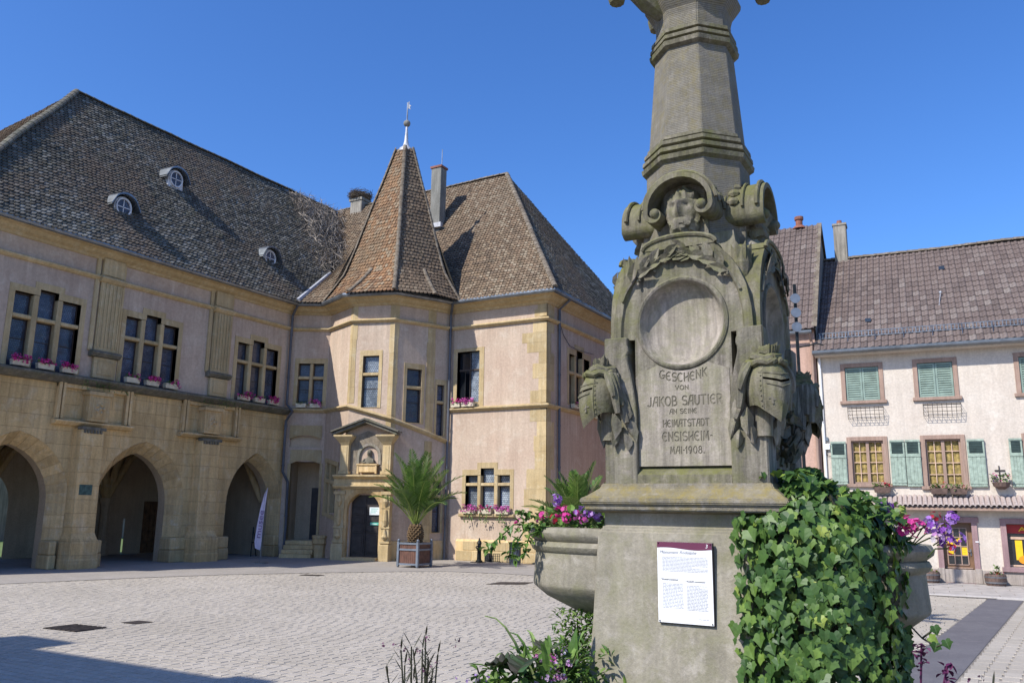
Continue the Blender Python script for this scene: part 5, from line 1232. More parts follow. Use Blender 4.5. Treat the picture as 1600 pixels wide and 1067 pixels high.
for s0, n_ in ((-1.25, -.75), (1.15, -3.2)): q = MB(HF); q.prism([(s0-.09, zf(n_)+.05), (s0+.09, zf(n_)+.05), (s0+.09, zf(n_)+.17), (s0-.09, zf(n_)+.17)], n_-.05, n_+.03); q.build('glass_tile', M['pglass'], rb)
q = MB(HF); q.tube([(.9, -1.2, zf(-1.2)+.03), (1.0, -1.75, zf(-1.75)+.16)], .012, 4); q.ball((1.0, -1.75, zf(-1.75)+.18), .05, 6, 4); q.build('lightning_rod', M['lead'], rb)
# chimney at the gable
q = MB(HF); q.box(-2.42, -1.96, -4.9, -4.35, 10.5, 13.0); ch = q.build('chimney', M['chim'], rb, bevel=.01); MB(HF).box(-2.45, -1.93, -4.93, -4.32, 12.98, 13.06).build('chimney_cap', M['chim'], ch); q = MB(); c_ = HF((-2.2, -4.6, 0)); q.lathe([(.11, 13.06), (.09, 13.24)], (c_.x, c_.y), 10); q.build('chimney_pot', M['pot'], ch)
# neighbour house behind the monument
NH = thing('neighbour_house', 'narrow salmon house with steep tiled roof behind the monument', 'house', HF((-5, 0, 0)))
q = MB(HF); q.box(-8.2, -2.9, -9, -.02, 0, 8.05); q.build('wall', M['nwall'], NH)
q = MB(HF); q.poly([(-8.4, .25, 7.98), (-2.83, .25, 7.98), (-2.83, -3.8, 12.88), (-8.4, -3.8, 12.88)]); q.poly([(-8.4, -9.3, 7.98), (-2.83, -9.3, 7.98), (-2.83, -3.8, 12.88), (-8.4, -3.8, 12.88)]); q.poly([(-2.86, .2, 7.95), (-2.86, -9.2, 7.95), (-2.86, -3.8, 12.8)])
rb2 = q.build('roof', M['roofbase'], NH); q = MB(HF); q.poly([(-2.85, .0, 7.), (-2.85, -9, 7.), (-2.85, -9, 8.0), (-2.85, -3.8, 12.7), (-2.85, 0, 8.0)]); q.build('gable', M['chimg'], NH)  # gable, and verge below, toned darker: the side's shade put into the colour
q = MB(); sl2 = math.atan2(4.9, 4.05); n2 = 20; sav = rowl; rowl = math.hypot(4.9, 4.05)/n2
sf = Fr((0, 0, 0), hV, hU*math.cos(sl2)+Vector((0, 0, math.sin(sl2))), -hU*math.sin(sl2)+Vector((0, 0, math.cos(sl2))))
for r in range(n2):
    for k in range(27): q.fr = Fr(HF((-8.3+k*.205, .27-4.05*r/n2, 8.0+4.9*r/n2)), sf.s, sf.n, sf.z); itile(q, min(1, max(0, rn(0, .8)+(.2 if rn(0, 1) > .93 else 0))))
q.build('roof_tiles', M['tile_int'], rb2, kind='stuff'); rowl = sav
q = MB(HF); q.box(-2.93, -2.80, -3.8, .3, 0, .01); q = MB(HF)
q.prism([(-2.92, 0), (-2.79, 0), (-2.79, .1), (-2.92, .1)], 0, .01) if False else None
vb = MB(HF)
for a, b in (((.27, 7.96), (-3.8, 12.87)), ((-3.8, 12.87), (-9.3, 7.96))): vb.poly([(-2.78, a[0], a[1]), (-2.78, b[0], b[1]), (-2.78, b[0], b[1]+.12), (-2.78, a[0], a[1]+.12)]); vb.poly([(-2.78, a[0], a[1]+.12), (-2.78, b[0], b[1]+.12), (-2.95, b[0], b[1]+.13), (-2.95, a[0], a[1]+.13)])
vb.build('verge', M['ridge'], rb2)
q = MB(HF); q.sweep([(.25, 7.86), (.32, 7.83), (.38, 7.88), (.39, 7.95), (.36, 7.95), (.3, 7.88), (.27, 7.9)], -8.4, -2.95); q.build('gutter', M['zinc'], NH)
MB(HF).tube([(-3.02, .3, 7.86), (-3.0, .07, 7.6), (-3.0, .07, .05)], .05, 7).build('downpipe', M['hframe'], NH)
MB(HF).tube([(-2.78, .06, 7.1), (-2.78, .06, .05)], .035, 6).build('downpipe', M['white'], NH)
q = MB(); c_ = HF((-3.6, -3.8, 0)); q.lathe([(.26, 12.85), (.2, 12.95), (.13, 12.99), (.13, 13.18), (.17, 13.21), (.17, 13.33), (.12, 13.35)], (c_.x, c_.y), 12); q.build('chimney_pot', M['pot'], rb2)
q = MB(HF); q.box(-6.6, -6.0, -2, -1.5, 6, 8)
e = thing('alarm_box', 'small white box with cables on the wall between the two houses', 'wall box', HF((-2.7, .02, 3.9)))
MB(HF).box(-2.78, -2.62, .0, .10, 4.02, 4.2).build('box', M['white'], e, bevel=.008); MB(HF).box(-2.74, -2.66, .0, .07, 4.3, 4.42).build('small_box', M['zinc'], e); MB(HF).tube([(-2.7, .04, 4.02), (-2.74, .05, 3.85), (-2.6, .05, 3.8)], .01, 4).build('cable', M['iron'], e)
# iron sign arm with three discs, seen against the neighbour's roof
e = thing('iron_sign_pole', 'dark iron pole with three round discs standing behind the monument', 'sign pole', (-3.95, 22.1, 0))
MB().tube([(-3.95, 22.1, 0), (-3.95, 22.1, 7.9)], .045, 6).build('pole', M['iron'], e); MB().tube([(-3.95, 22.1, 6.2), (-3.45, 22.0, 6.25), (-3.3, 22, 6.2)], .02, 5).build('arm', M['iron'], e)
for z in (7.48, 7.1, 6.72): q = MB(Fr((-3.92, 21.95, z), RT, -Vector((FW.x, FW.y, 0)))); q.prism([(.13*math.cos(6.283*k/16), .13*math.sin(6.283*k/16)) for k in range(16)], -.02, .02); q.build('disc', M['plot'], e)
# wire baskets, pots, hanging cross, lantern, barrels
for a, b, z, lab in ((-2.0, -.95, 4.98, 'empty wire flower basket under the left upper shutters'), (.18, 1.22, 5.0, 'empty wire flower basket under the right upper shutters')):
    e = thing('wire_basket', lab, 'wire basket', HF((a, 0, z)), 'wire baskets under the upper windows'); q = MB(HF)
    for zz, n_ in ((z+.36, .28), (z+.24, .26), (z+.12, .24), (z, .2)):
        q.tube([(a, .02, zz), (a, n_, zz), (b, n_, zz), (b, .02, zz)], .008, 4)
    for k in range(9): x = a+(b-a)*k/8; q.tube([(x, .28, z+.36), (x, .2, z), (x, .02, z)], .007, 4)
    q.build('wires', M['wiref'], e); MB(HF).tube([(a, .012, z+.36), (b, .012, z+.36)], .011, 4).build('back_bar', M['wiref'], e)
def pot(s, z, w, label, pet, n_, grp, h=.17):
    e = thing('flower_trough', label, 'flower trough', HF((s, .18, z)), grp)
    q = MB(HF); q.loft([[(s-w/2+k, .09+k, z0), (s+w/2-k, .09+k, z0), (s+w/2-k, .29-k, z0), (s-w/2+k, .29-k, z0)] for z0, k in ((z, .03), (z+h, 0), (z+h, .02), (z+h-.03, .02))]); q.build('trough', M['barrel'], e)
    q = MB(HF); leafmass(q, lambda: ((s+rn(-w/2, w/2), .2+rn(-.08, .1), z+h+rn(-.04, .12)), (rn(-1, 1), rn(-1, 1), rn(-.3, 1))), 50, .08); q.build('foliage', M['leafs'], e, kind='stuff')
    q = MB(HF)
    for _ in range(n_): petals(q, (s+rn(-w/2, w/2), .22+rn(-.05, .08), z+h+rn(.02, .18)), .055, 6)
    q.build('blossoms', M[pet], e, kind='stuff')
pot(-1.15, 2.66, .5, 'dark trough of red flowers under the left curtained window', 'redp', 5, 'troughs on the shop house'); pot(.42, 2.62, .48, 'dark trough of a few red flowers under the middle curtained window, left half', 'redp', 3, 'troughs on the shop house'); pot(.95, 2.62, .48, 'dark trough of green foliage under the middle curtained window, right half', 'redp', 1, 'troughs on the shop house')
e = thing('hanging_basket', 'round flower bowl under an iron cross on the cream wall', 'flower bowl', HF((2.07, .15, 2.85)))
q = MB(); c_ = HF((2.08, .2, 0)); q.lathe([(.08, 2.76), (.2, 2.84), (.24, 2.96), (.21, 2.97)], (c_.x, c_.y), 12); q.build('bowl', M['barrel'], e)
q = MB(HF); q.box(2.055, 2.085, .0, .03, 2.8, 3.46); q.box(1.95, 2.22, .002, .028, 3.30, 3.34); q.build('cross', M['wiref'], e)
q = MB(HF); leafmass(q, lambda: ((2.08+rn(-.25, .25), .2+rn(-.2, .2), 2.97+rn(-.06, .22)), (rn(-1, 1), rn(-1, 1), rn(-.4, 1))), 70, .09); q.build('foliage', M['leafs'], e, kind='stuff')
q = MB(HF); q2 = MB(HF)
for k in range(9): petals(q if k % 2 else q2, (2.08+rn(-.26, .26), .24+rn(-.1, .15), 2.98+rn(.0, .22)), .055, 7)
q.build('blossoms', M['purpp'], e, kind='stuff'); q2.build('blossoms', M['mag'], e, kind='stuff')
e = thing('wall_lantern', 'small dark lantern under the tiled canopy above the shop door', 'lantern', HF((.78, .2, 2.0)))
q = MB(HF); q.loft([[(.78-w, .2-w, z), (.78+w, .2-w, z), (.78+w, .2+w, z), (.78-w, .2+w, z)] for w, z in ((.03, 1.94), (.05, 1.96), (.075, 2.10), (.085, 2.11), (.03, 2.17))]); q.build('lamp', M['iron'], e); MB(HF).tube([(.78, .2, 2.17), (.78, .12, 2.24), (.78, .0, 2.2)], .014, 5).build('bracket', M['iron'], e)
for s0, lab in ((-.02, 'oak half barrel planter left of the shop door'), (1.68, 'oak half barrel planter with a small shrub, right of the shop door')):
    e = thing('half_barrel', lab, 'barrel planter', HF((s0, .42, .03)), 'half barrels at the shop door'); c_ = HF((s0, .42, 0))
    for k in range(16):
        q = MB(); q.lathe([(.24, .03), (.275, .15), (.285, .27), (.265, .35), (.24, .35), (.25, .27)], (c_.x, c_.y), 2, 6.2832*k/16+.012, 6.2832*(k+1)/16-.012, caps=False); q.build('stave', M['barrel'], e)
    for z in (.12, .27): q = MB(); q.lathe([(.276+.012*(z > .2), z-.022), (.284+.012*(z > .2), z+.022)], (c_.x, c_.y), 20); q.build('hoop', M['hoop'], e)
    q = MB(); q.lathe([(.02, .30), (.25, .31)], (c_.x, c_.y), 12); q.build('soil', M['soil'], e)
    q = MB(); leafmass(q, lambda: ((c_.x+rn(-.2, .2), c_.y+rn(-.2, .2), .33+rn(0, .05)), (rn(-1, 1), rn(-1, 1), .6)), 24, .07)
    if s0 > 1: leafmass(q, lambda: ((c_.x+.05+rn(-.05, .05), c_.y+rn(-.05, .05), .36+rn(0, .2)), (rn(-1, 1), rn(-1, 1), .8)), 30, .08)
    q.build('foliage', M['leafs'], e, kind='stuff')
    q = MB()
    for _ in range(8): a = rn(0, 6.283); petals(q, (c_.x+.2*math.cos(a), c_.y+.2*math.sin(a), .38), .035, 4)
    q.build('blossoms', M['redp'], e, kind='stuff')
# house behind the photographer, left: casts the shade in the lower left of the square
BH = thing('corner_house', 'plain gabled house at the near left of the square, casting the shade', 'house', (-10, -2, 0))
q = MB(); q.box(-17., -9.6, -4.8, 1.2, 0, 6.1); q.poly([(-9.6, -4.8, 6.1), (-9.6, 1.2, 6.1), (-9.6, -1.8, 9.45)]); q.poly([(-17, -4.8, 6.1), (-17, 1.2, 6.1), (-17, -1.8, 9.45)]); q.build('wall', M['hwall'], BH)
q = MB(); q.poly([(-17.2, 1.5, 6.05), (-9.4, 1.5, 6.05), (-9.4, -1.8, 9.6), (-17.2, -1.8, 9.6)]); q.poly([(-17.2, -5.1, 6.05), (-9.4, -5.1, 6.05), (-9.4, -1.8, 9.6), (-17.2, -1.8, 9.6)]); q.build('roof', M['tile_int'], BH)
q = MB(); q.box(-17.2, -15.9, -2.2, -1.5, 8.9, 9.95); q.box(-12., -11.4, -2.1, -1.6, 9, 9.62); q.build('chimney', M['chim'], BH)

# ================================================================ MONUMENT
CX, CY = -1.535, 5.27
MO = thing('monument', 'tall weathered sandstone monument with helmets, scrolls and an octagonal shaft', 'monument', (CX, CY, 0))
RF = [Fr((CX, CY, 0), (math.cos(k*math.pi/2), math.sin(k*math.pi/2), 0), (math.sin(k*math.pi/2), -math.cos(k*math.pi/2), 0)) for k in range(4)]
MF = RF[0]
def sq(h, z): return [(CX-h, CY-h, z), (CX+h, CY-h, z), (CX+h, CY+h, z), (CX-h, CY+h, z)]
q = MB(); q.loft([sq(h, z) for h, z in ((.72, .45), (.66, .62), (.61, .82), (.578, 1.04), (.556, 1.34), (.541, 1.65), (.528, 1.885), (.50, 1.90), (.50, 2.0))]); q.build('pedestal', M['ped'], MO, bevel=.012, seg=2)
q = MB(); q.loft([sq(h, z) for h, z in ((.50, 1.985), (.588, 2.0), (.592, 2.032), (.602, 2.036), (.612, 2.042), (.612, 2.068), (.58, 2.085), (.515, 2.135), (.51, 2.16))]); q.build('cornice_slab', M['mong_slab'], MO, bevel=.006, seg=2)
# body: core, corner piers with curved inner edges
q = MB(); q.loft([sq(.40, 2.15), sq(.40, 2.82)]); q.loft([sq(.34, 2.8), sq(.34, 3.5), sq(.30, 3.72)]); q.build('core', M['mon'], MO)
half = [(.285, 2.155), (.285, 2.56), (.288, 2.63), (.30, 2.72), (.318, 2.82), (.338, 2.90), (.345, 2.94), (.332, 2.965), (.335, 3.0), (.36, 3.03), (.385, 3.06), (.49, 3.06)]
for k in range(4):
    for sg in (-1, 1):
        P = [(sg*.49, 2.155)]+[(sg*a, z) for a, z in half]
        q = MB(RF[k]); q.prism(P if sg > 0 else P[::-1], .34, .493); q.build('corner_pier', M['mon'], MO, bevel=.006, weld=True)
    q = MB(RF[k]); q.sweep([(.39, 2.155), (.492, 2.155), (.485, 2.21), (.43, 2.255), (.39, 2.26)], -.284, .284); q.build('panel_sill', M['mong'], MO)
# arched plates with the round medallion
arc = [(.30, 3.045), (.432, 3.05), (.425, 3.18), (.40, 3.32), (.355, 3.43), (.30, 3.515), (.235, 3.585), (.165, 3.64), (.09, 3.675), (0, 3.687)]
OUT = [(.30, 2.26), (.30, 2.6)]+arc; OUT = OUT+[(-x, z) for x, z in reversed(OUT[:-1])]
MC = (0., 3.13)
def outline_at(a):
    dx, dz = math.cos(a), math.sin(a); best = 9
    for (x0, z0), (x1, z1) in zip(OUT, OUT[1:]+OUT[:1]):
        ex, ez = x1-x0, z1-z0; det = dx*(-ez)+ex*dz
        if abs(det) < 1e-9: continue
        rx, rz = x0-MC[0], z0-MC[1]; t_ = (rx*(-ez)+ex*rz)/det; u = (dx*rz-dz*rx)/det
        if t_ > 0 and -1e-6 <= u <= 1+1e-6: best = min(best, t_)
    return best
ANG = sorted(set([2*math.pi*k/80 for k in range(80)]+[math.atan2(z-MC[1], x-MC[0]) % (2*math.pi) for x, z in OUT]))
for k in range(4):
    q = MB(RF[k]); n0, nf = .33, .452
    prof = [(None, nf), (.292, nf), (.288, nf+.010), (.276, nf+.015), (.264, nf+.010), (.256, nf-.006), (.250, nf-.025), (.232, nf-.062), (.19, nf-.086), (.12, nf-.097), (.05, nf-.10)]
    for a, b in zip(ANG, ANG[1:]+[ANG[0]+2*math.pi]):
        ra, rb_ = outline_at(a), outline_at(b)
        pt = lambda an, r, n_: (MC[0]+r*math.cos(an), n_, MC[1]+r*math.sin(an))
        for (r0, m0), (r1, m1) in zip(prof, prof[1:]):
            q.poly([pt(a, r0 or ra, m0), pt(b, r0 or rb_, m0), pt(b, r1, m1), pt(a, r1, m1)], .5, 0 if r1 > .257 else 1)
        q.poly([pt(a, .05, nf-.10), pt(b, .05, nf-.10), pt(a, 0, nf-.10)], .5, 1); q.poly([pt(a, ra, nf), pt(b, rb_, nf), pt(b, rb_, .34), pt(a, ra, .34)])
    q.build('medallion_plate', [M['mon'], M['monp']], MO, smooth=True)
    q = MB(RF[k]); P = arc[1:]; P = P+[(-x, z) for x, z in reversed(P[:-1])]
    for (x0, z0), (x1, z1) in zip(P, P[1:]):
        i0, i1 = (x0*.90, 3.05+(z0-3.05)*.90), (x1*.90, 3.05+(z1-3.05)*.90); j0, j1 = (x0*.87, 3.05+(z0-3.05)*.87), (x1*.87, 3.05+(z1-3.05)*.87)
        q.poly([(x0*1.01, .47, z0+.004), (x1*1.01, .47, z1+.004), (i1[0], .47, i1[1]), (i0[0], .47, i0[1])]); q.poly([(i0[0], .47, i0[1]), (i1[0], .47, i1[1]), (j1[0], .45, j1[1]), (j0[0], .45, j0[1])])
        q.poly([(x0*1.01, .47, z0+.004), (x1*1.01, .47, z1+.004), (x1*1.01, .30, z1+.004), (x0*1.01, .30, z0+.004)])
    q.build('arch_moulding', M['mong'], MO, smooth=True)
# stroke lettering cut into the inscription panel
def arcs(cx_, cz, rx, rz, a0, a1, n=7): return [(cx_+rx*math.cos(R(a0+(a1-a0)*i/n)), cz+rz*math.sin(R(a0+(a1-a0)*i/n))) for i in range(n+1)]
LT = {'G': [arcs(.5, .5, .5, .5, 50, 330), [(.55, .38), (.95, .38)]], 'E': [arcs(.5, .5, .5, .5, 60, 300), [(.05, .52), (.6, .52)]], 'S': [arcs(.45, .74, .4, .26, 40, 270, 6)+arcs(.45, .25, .42, .25, 90, -140, 6)],
      'C': [arcs(.5, .5, .5, .5, 55, 305)], 'H': [[(.1, 0), (.1, 1)], [(.85, 0), (.85, 1)], [(.1, .35), (.85, .62)]], 'N': [[(.1, 0), (.1, 1)], [(.85, 0), (.85, 1)], [(.1, .9), (.85, .1)]],
      'K': [[(.1, 0), (.1, 1)], [(.8, 1), (.1, .42)], [(.3, .58), (.85, 0)]], 'V': [[(.0, 1), (.42, 0), (.85, 1)]], 'O': [arcs(.5, .5, .48, .5, 0, 360, 12)], 'J': [[(.6, 1), (.6, .25)]+arcs(.3, .25, .3, .25, 0, -150, 5)],
      'A': [[(.0, 0), (.4, 1), (.85, 1), (.85, 0)], [(.2, .42), (.85, .42)]], 'B': [[(.1, 0), (.1, 1)], [(.1, 1)]+arcs(.45, .76, .3, .24, 90, -90, 5)+[(.1, .52)], [(.45, .52)]+arcs(.5, .26, .35, .26, 90, -90, 5)+[(.1, 0)]],
      'U': [[(.08, 1), (.08, .3)]+arcs(.45, .3, .37, .3, 180, 360, 6)+[(.82, 1)]], 'T': [[(.0, 1), (.85, 1)], [(.42, 1), (.42, 0)]], 'I': [[(.15, 0), (.15, 1)]],
      'R': [[(.1, 0), (.1, 1)], [(.1, 1)]+arcs(.45, .74, .34, .26, 90, -90, 5)+[(.1, .48)], [(.4, .48), (.85, 0)]], 'M': [[(.05, 0), (.15, 1), (.5, .3), (.85, 1), (.95, 0)]], 'D': [[(.1, 0), (.1, 1)]+arcs(.35, .5, .5, .5, 90, -90, 8)+[(.1, 0)]],
      '1': [[(.0, .75), (.2, 1), (.2, 0)]], '9': [arcs(.4, .68, .35, .32, 0, 360, 10), [(.75, .68), (.7, .3), (.35, 0)]], '0': [arcs(.42, .5, .38, .5, 0, 360, 12)], '8': [arcs(.4, .76, .28, .24, 0, 360, 10), arcs(.4, .27, .36, .27, 0, 360, 10)], '.': [[(.1, 0), (.1, .09)]], '-': [[(.05, .5), (.3, .5)]], ' ': []}
WDT = {'I': .3, ' ': .5, '.': .25, '-': .4, '1': .4, 'J': .75, 'M': 1.05, 'E': .88, 'G': 1., 'C': .9, 'S': .85, 'O': 1.}
def strokes(mb, txt, s0, s1, z, h, w, n0, n1, tilt=0.):
    adv = [WDT.get(c, .92)+.22 for c in txt]; tot = sum(adv)-.22; sc = (s1-s0)/tot; x = 0
    for c, a in zip(txt, adv):
        for pl in LT[c]:
            P = [Vector((s0+(x+p[0])*sc, z+p[1]*h+tilt*((x/tot)-.45)**2)) for p in pl]
            for a_, b_ in zip(P, P[1:]):
                d = b_-a_
                if d.length < 1e-6: continue
                d.normalize(); e = Vector((-d.y, d.x))*w/2; a2, b2 = a_-d*w*.35, b_+d*w*.35
                mb.prism([tuple(a2+e), tuple(a2-e), tuple(b2-e), tuple(b2+e)], n0, n1)
        x += a
    return mb
pn = .456; sk = MB(MF)
for txt, s0, s1, z, h, w, tl in (('GESCHENK', -.142, .152, 2.765, .05, .0085, .12), ('VON', -.045, .035, 2.715, .026, .006, 0), ('JAKOB SAUTIER', -.222, .236, 2.622, .054, .0095, .0), ('AN SEINE', -.085, .082, 2.572, .027, .006, 0), ('HEIMATSTADT', -.128, .155, 2.495, .04, .0075, 0), ('ENSISHEIM-', -.132, .172, 2.41, .052, .0085, 0), ('MAI-1908.', -.085, .122, 2.335, .04, .007, 0)):
    strokes(sk, txt, s0, s1, z, h, w, pn-.0034, pn+.02, tl)
cut = sk.build('cutter', M['letter'], None, weld=False)
bmt = bmesh.new(); bmt.from_mesh(cut.data); bmesh.ops.remove_doubles(bmt, verts=bmt.verts, dist=1e-6)
q = MB(MF); q.prism([(-.283, 2.262), (.283, 2.262), (.283, 2.83), (.2, 2.856)]+[(.30*math.cos(a), 3.13-.30*math.sin(a)) for a in (R(58), R(70), R(80), R(90), R(100), R(110), R(122))]+[(-.2, 2.856), (-.283, 2.83)], .44, pn)
ip = q.build('inscription_panel', [M['monp'], M['letter']], MO, weld=True)
md = ip.modifiers.new('b', 'BOOLEAN'); md.operation = 'DIFFERENCE'; md.solver = 'EXACT'; md.use_self = True; md.object = cut
bmesh.ops.recalc_face_normals(bmt, faces=bmt.faces); bmt.to_mesh(cut.data); bmt.free()
dg = bpy.context.evaluated_depsgraph_get(); dg.update(); nm = bpy.data.meshes.new_from_object(ip.evaluated_get(dg)); ip.modifiers.clear(); ip.data = nm; bpy.data.objects.remove(cut)
nm.materials.clear(); nm.materials.append(M['monp']); nm.materials.append(M['letter'])
for p in nm.polygons:
    c = world(ip) @ p.center; nl = MF.n.dot(c-MF.o)
    p.material_index = 1 if pn-.0095 < nl < pn-.0006 and 2.3 < c.z < 2.84 and abs(c.x-CX) < .25 else 0  # groove floors take the dark tone, dirt and painted shade together
# relief tracery on the side panels
for k in (1, 2, 3):
    q = MB(RF[k]); random.seed(k)
    for _ in range(60):
        p = Vector((rn(-.24, .24), .45, rn(2.3, 2.82))); d = Vector((rn(-1, 1), .15, rn(-.4, 1))); q.leaf(p, d, (0, 1, 0), rn(.07, .15), rn(.05, .09), fold=.5, curl=-.3)
    for s_ in (-.15, .0, .14): q.tube([(s_+.05*math.sin(j*1.1+s_*9), .46, 2.28+j*.06) for j in range(10)], .014, 5)
    q.build('carved_relief', M['mon'], MO)
random.seed(21)
# laurel sprays, scroll hoods with heads, acanthus
for k in range(4):
    for sg in (-1, 1):
        q = MB(RF[k]); P = [(sg*(.40*math.cos(a)), .465+.012*math.sin(3*a), 3.13+.43*math.sin(a)) for a in [R(22+60*j/10) for j in range(11)]]
        q.tube(P, [.010-.0006*j for j in range(11)], 5)
        for j in range(3, 11):
            p = Vector(P[j]); t_ = (p-Vector(P[j-1])).normalized()
            s2 = 1 if j % 2 else -1
            d = t_*.95+Vector((-t_.z, 0, t_.x))*s2*rn(.25, .6)+Vector((0, rn(.05, .22), 0))
            q.leaf(p+Vector((0, .014, 0)), d, (0, 1, 0), rn(.11, .15), rn(.060, .080), fold=.25, curl=rn(-.15, .15))
            if j > 8: q.leaf(p+Vector((0, .014, 0)), t_+Vector((0, .1, 0)), (0, 1, 0), .13, .065, fold=.25)
        for j in (4, 7): 
            for b in range(3): q.ball(Vector(P[j])+Vector((rn(-.03, .03), .01, -.035+rn(-.02, .02))), .011, 6, 4)
        q.build('laurel_branch', M['mon'], MO)
    # scroll hood
    def spiral(cx_, cz, r0, r1, a0, a1, n=16): return [(cx_+(r0+(r1-r0)*i/n)*math.cos(R(a0+(a1-a0)*i/n)), cz+(r0+(r1-r0)*i/n)*math.sin(R(a0+(a1-a0)*i/n))) for i in range(n+1)]
    path = spiral(-.152, 3.845, .012, .060, 420, 180-360+360)+[(.212*math.cos(R(a)), 3.875+.205*math.sin(R(a))) for a in range(172, 8, -12)]+spiral(.150, 3.862, .060, .012, 0, -240)
    q = MB(RF[k]); Pv = [Vector(p) for p in path]; rings = []
    for i, p in enumerate(Pv):
        d = (Pv[min(i+1, len(Pv)-1)]-Pv[max(0, i-1)]); d = d.normalized() if d.length > 1e-6 else Vector((1, 0)); e = Vector((-d.y, d.x))*.016
        a_, b_ = p+e, p-e; rings.append([(a_.x, .10, a_.y), (a_.x, .462, a_.y), (a_.x*.99, .472, a_.y), (b_.x, .472, b_.y), (b_.x, .10, b_.y)])
    q.loft(rings); q.build('scroll_hood', M['mong'], MO, smooth=True)
    q = MB(RF[k])
    for n_, rr in ((.435, .238), (.235, .236), (.345, .236)):
        P = [(rr*math.cos(R(a)), n_, 3.875+(rr-.006)*math.sin(R(a))) for a in range(176, 3, -8)]; q.tube(P, .010 if n_ < .4 else .014, 6)
    for a in range(165, 15, -18):
        c = Vector((.23*math.cos(R(a)), .29, 3.875+.224*math.sin(R(a)))); q.ball(c, .03, 6, 4, sq=(1, 1.3, 1)); q.ball(c+Vector((0, -.03, .0)), .018, 5, 4)
    q.build('hood_band', M['mong'], MO, smooth=True)
    for s_, z in ((-.150, 3.845), (.150, 3.862)): MB(RF[k]).ball((s_, .465, z), .034, 10, 6).build('scroll_eye', M['mong'], MO, smooth=True)
    q = MB(RF[k]); q.prism([(.195*math.cos(R(a)), 3.875+.19*math.sin(R(a))) for a in range(0, 360, 15)], .12, .16); q.prism([(-.16, 3.62), (.16, 3.62), (.15, 3.86), (-.15, 3.86)], .1, .34); q.build('hood_back', M['mon'], MO)
    # bearded head in the hood
    q = MB(RF[k]); c0 = Vector((0, .33, 3.855)); rings = []
    for j in range(31):
        zz = -1+2*j/30; rr = math.sqrt(max(0, 1-zz*zz)); ring = []
        for i in range(48):
            a = 6.283*i/48; p = Vector((.118*rr*math.cos(a), .115*rr*math.sin(a), .175*zz)); front = max(0, math.sin(a))
            ss = lambda x, a_, b_: (lambda u_: u_*u_*(3-2*u_))(min(1, max(0, (x-a_)/(b_-a_))))
            fr_ = ss(math.sin(a), .35, .75); facem = fr_*(1-ss(zz, .38, .52))*ss(zz, -.42, -.22); hair = 1-.92*facem
            n_ = (noise.noise(Vector((p.x*30+k, p.y*30, p.z*24)))*.034+noise.noise(Vector((p.x*70, p.y*70, p.z*55)))*.016)*hair; u = p.normalized(); X, Z_ = p.x, p.z; p = p+u*n_
            g_ = lambda x, w_: math.exp(-(x/w_)**2)
            p.y += facem*(.030*g_(X, .016)*g_(Z_-.0, .040)+.018*g_(X, .012)*g_(Z_-.035, .03)-.020*(g_(X-.042, .022)+g_(X+.042, .022))*g_(Z_-.035, .018)+.014*g_(X, .08)*g_(Z_-.066, .014)+.008*g_(X, .03)*g_(Z_+.058, .010)-.010*g_(X, .03)*g_(Z_+.046, .006))
            p.y += (1-facem)*fr_*.022*ss(-zz, .2, .6); p.z -= .02*ss(-zz, .3, .9)
            ring.append(c0+p)
        rings.append(ring)
    q.loft(rings); q.build('carved_head', M['mon'], MO, smooth=True)
    q = MB(RF[k]); rings = []
    for j in range(7):
        t_ = j/6; rings.append([Vector((( .07+.13*(1-t_))*math.cos(6.283*i/20), .30+(.09+.06*(1-t_))*math.sin(6.283*i/20)+.012*noise.noise(Vector((i*1.3, j*1.7, k))), 3.62+.14*t_)) for i in range(20)])
    q.loft(rings); q.build('carved_bust', M['monp'], MO, smooth=True)
    q = MB(RF[k]); P = [(.235*math.cos(R(a)), 3.60+.075*math.sin(R(a))) for a in range(180, -1, -15)]; q.prism(P, .1, .475); q.prism([(x*1.07, z+.012) for x, z in P], .1, .488) if False else None
    q.tube([(x, .478, z+.005) for x, z in P], .014, 6); q.build('bust_ledge', M['mong'], MO, smooth=True)
    # acanthus torch on the corner to the right of this face
    q = MB(RF[k]); cs, cn = .355, .345
    q.lathe([(.016, 3.10), (.022, 3.22), (.036, 3.33), (.030, 3.34), (.048, 3.40), (.062, 3.48), (.052, 3.56), (.02, 3.60)], (cs, cn), 10)
    for lvl, (z, r, L_) in enumerate(((3.32, .034, .12), (3.39, .046, .12), (3.46, .055, .15))):
        for i in range(7):
            a = 6.283*(i+.5*lvl)/7; d = Vector((math.cos(a)*.16, math.sin(a)*.16, 1)); q.leaf((cs+r*math.cos(a), cn+r*math.sin(a), z), d, (math.cos(a), math.sin(a), 0), L_, .070, fold=-.35, curl=.10)
    for z, r in ((3.24, .030), (3.33, .042)): q.lathe([(r, z-.012), (r+.008, z), (r, z+.012)], (cs, cn), 10)
    q.build('acanthus', M['mong'], MO)
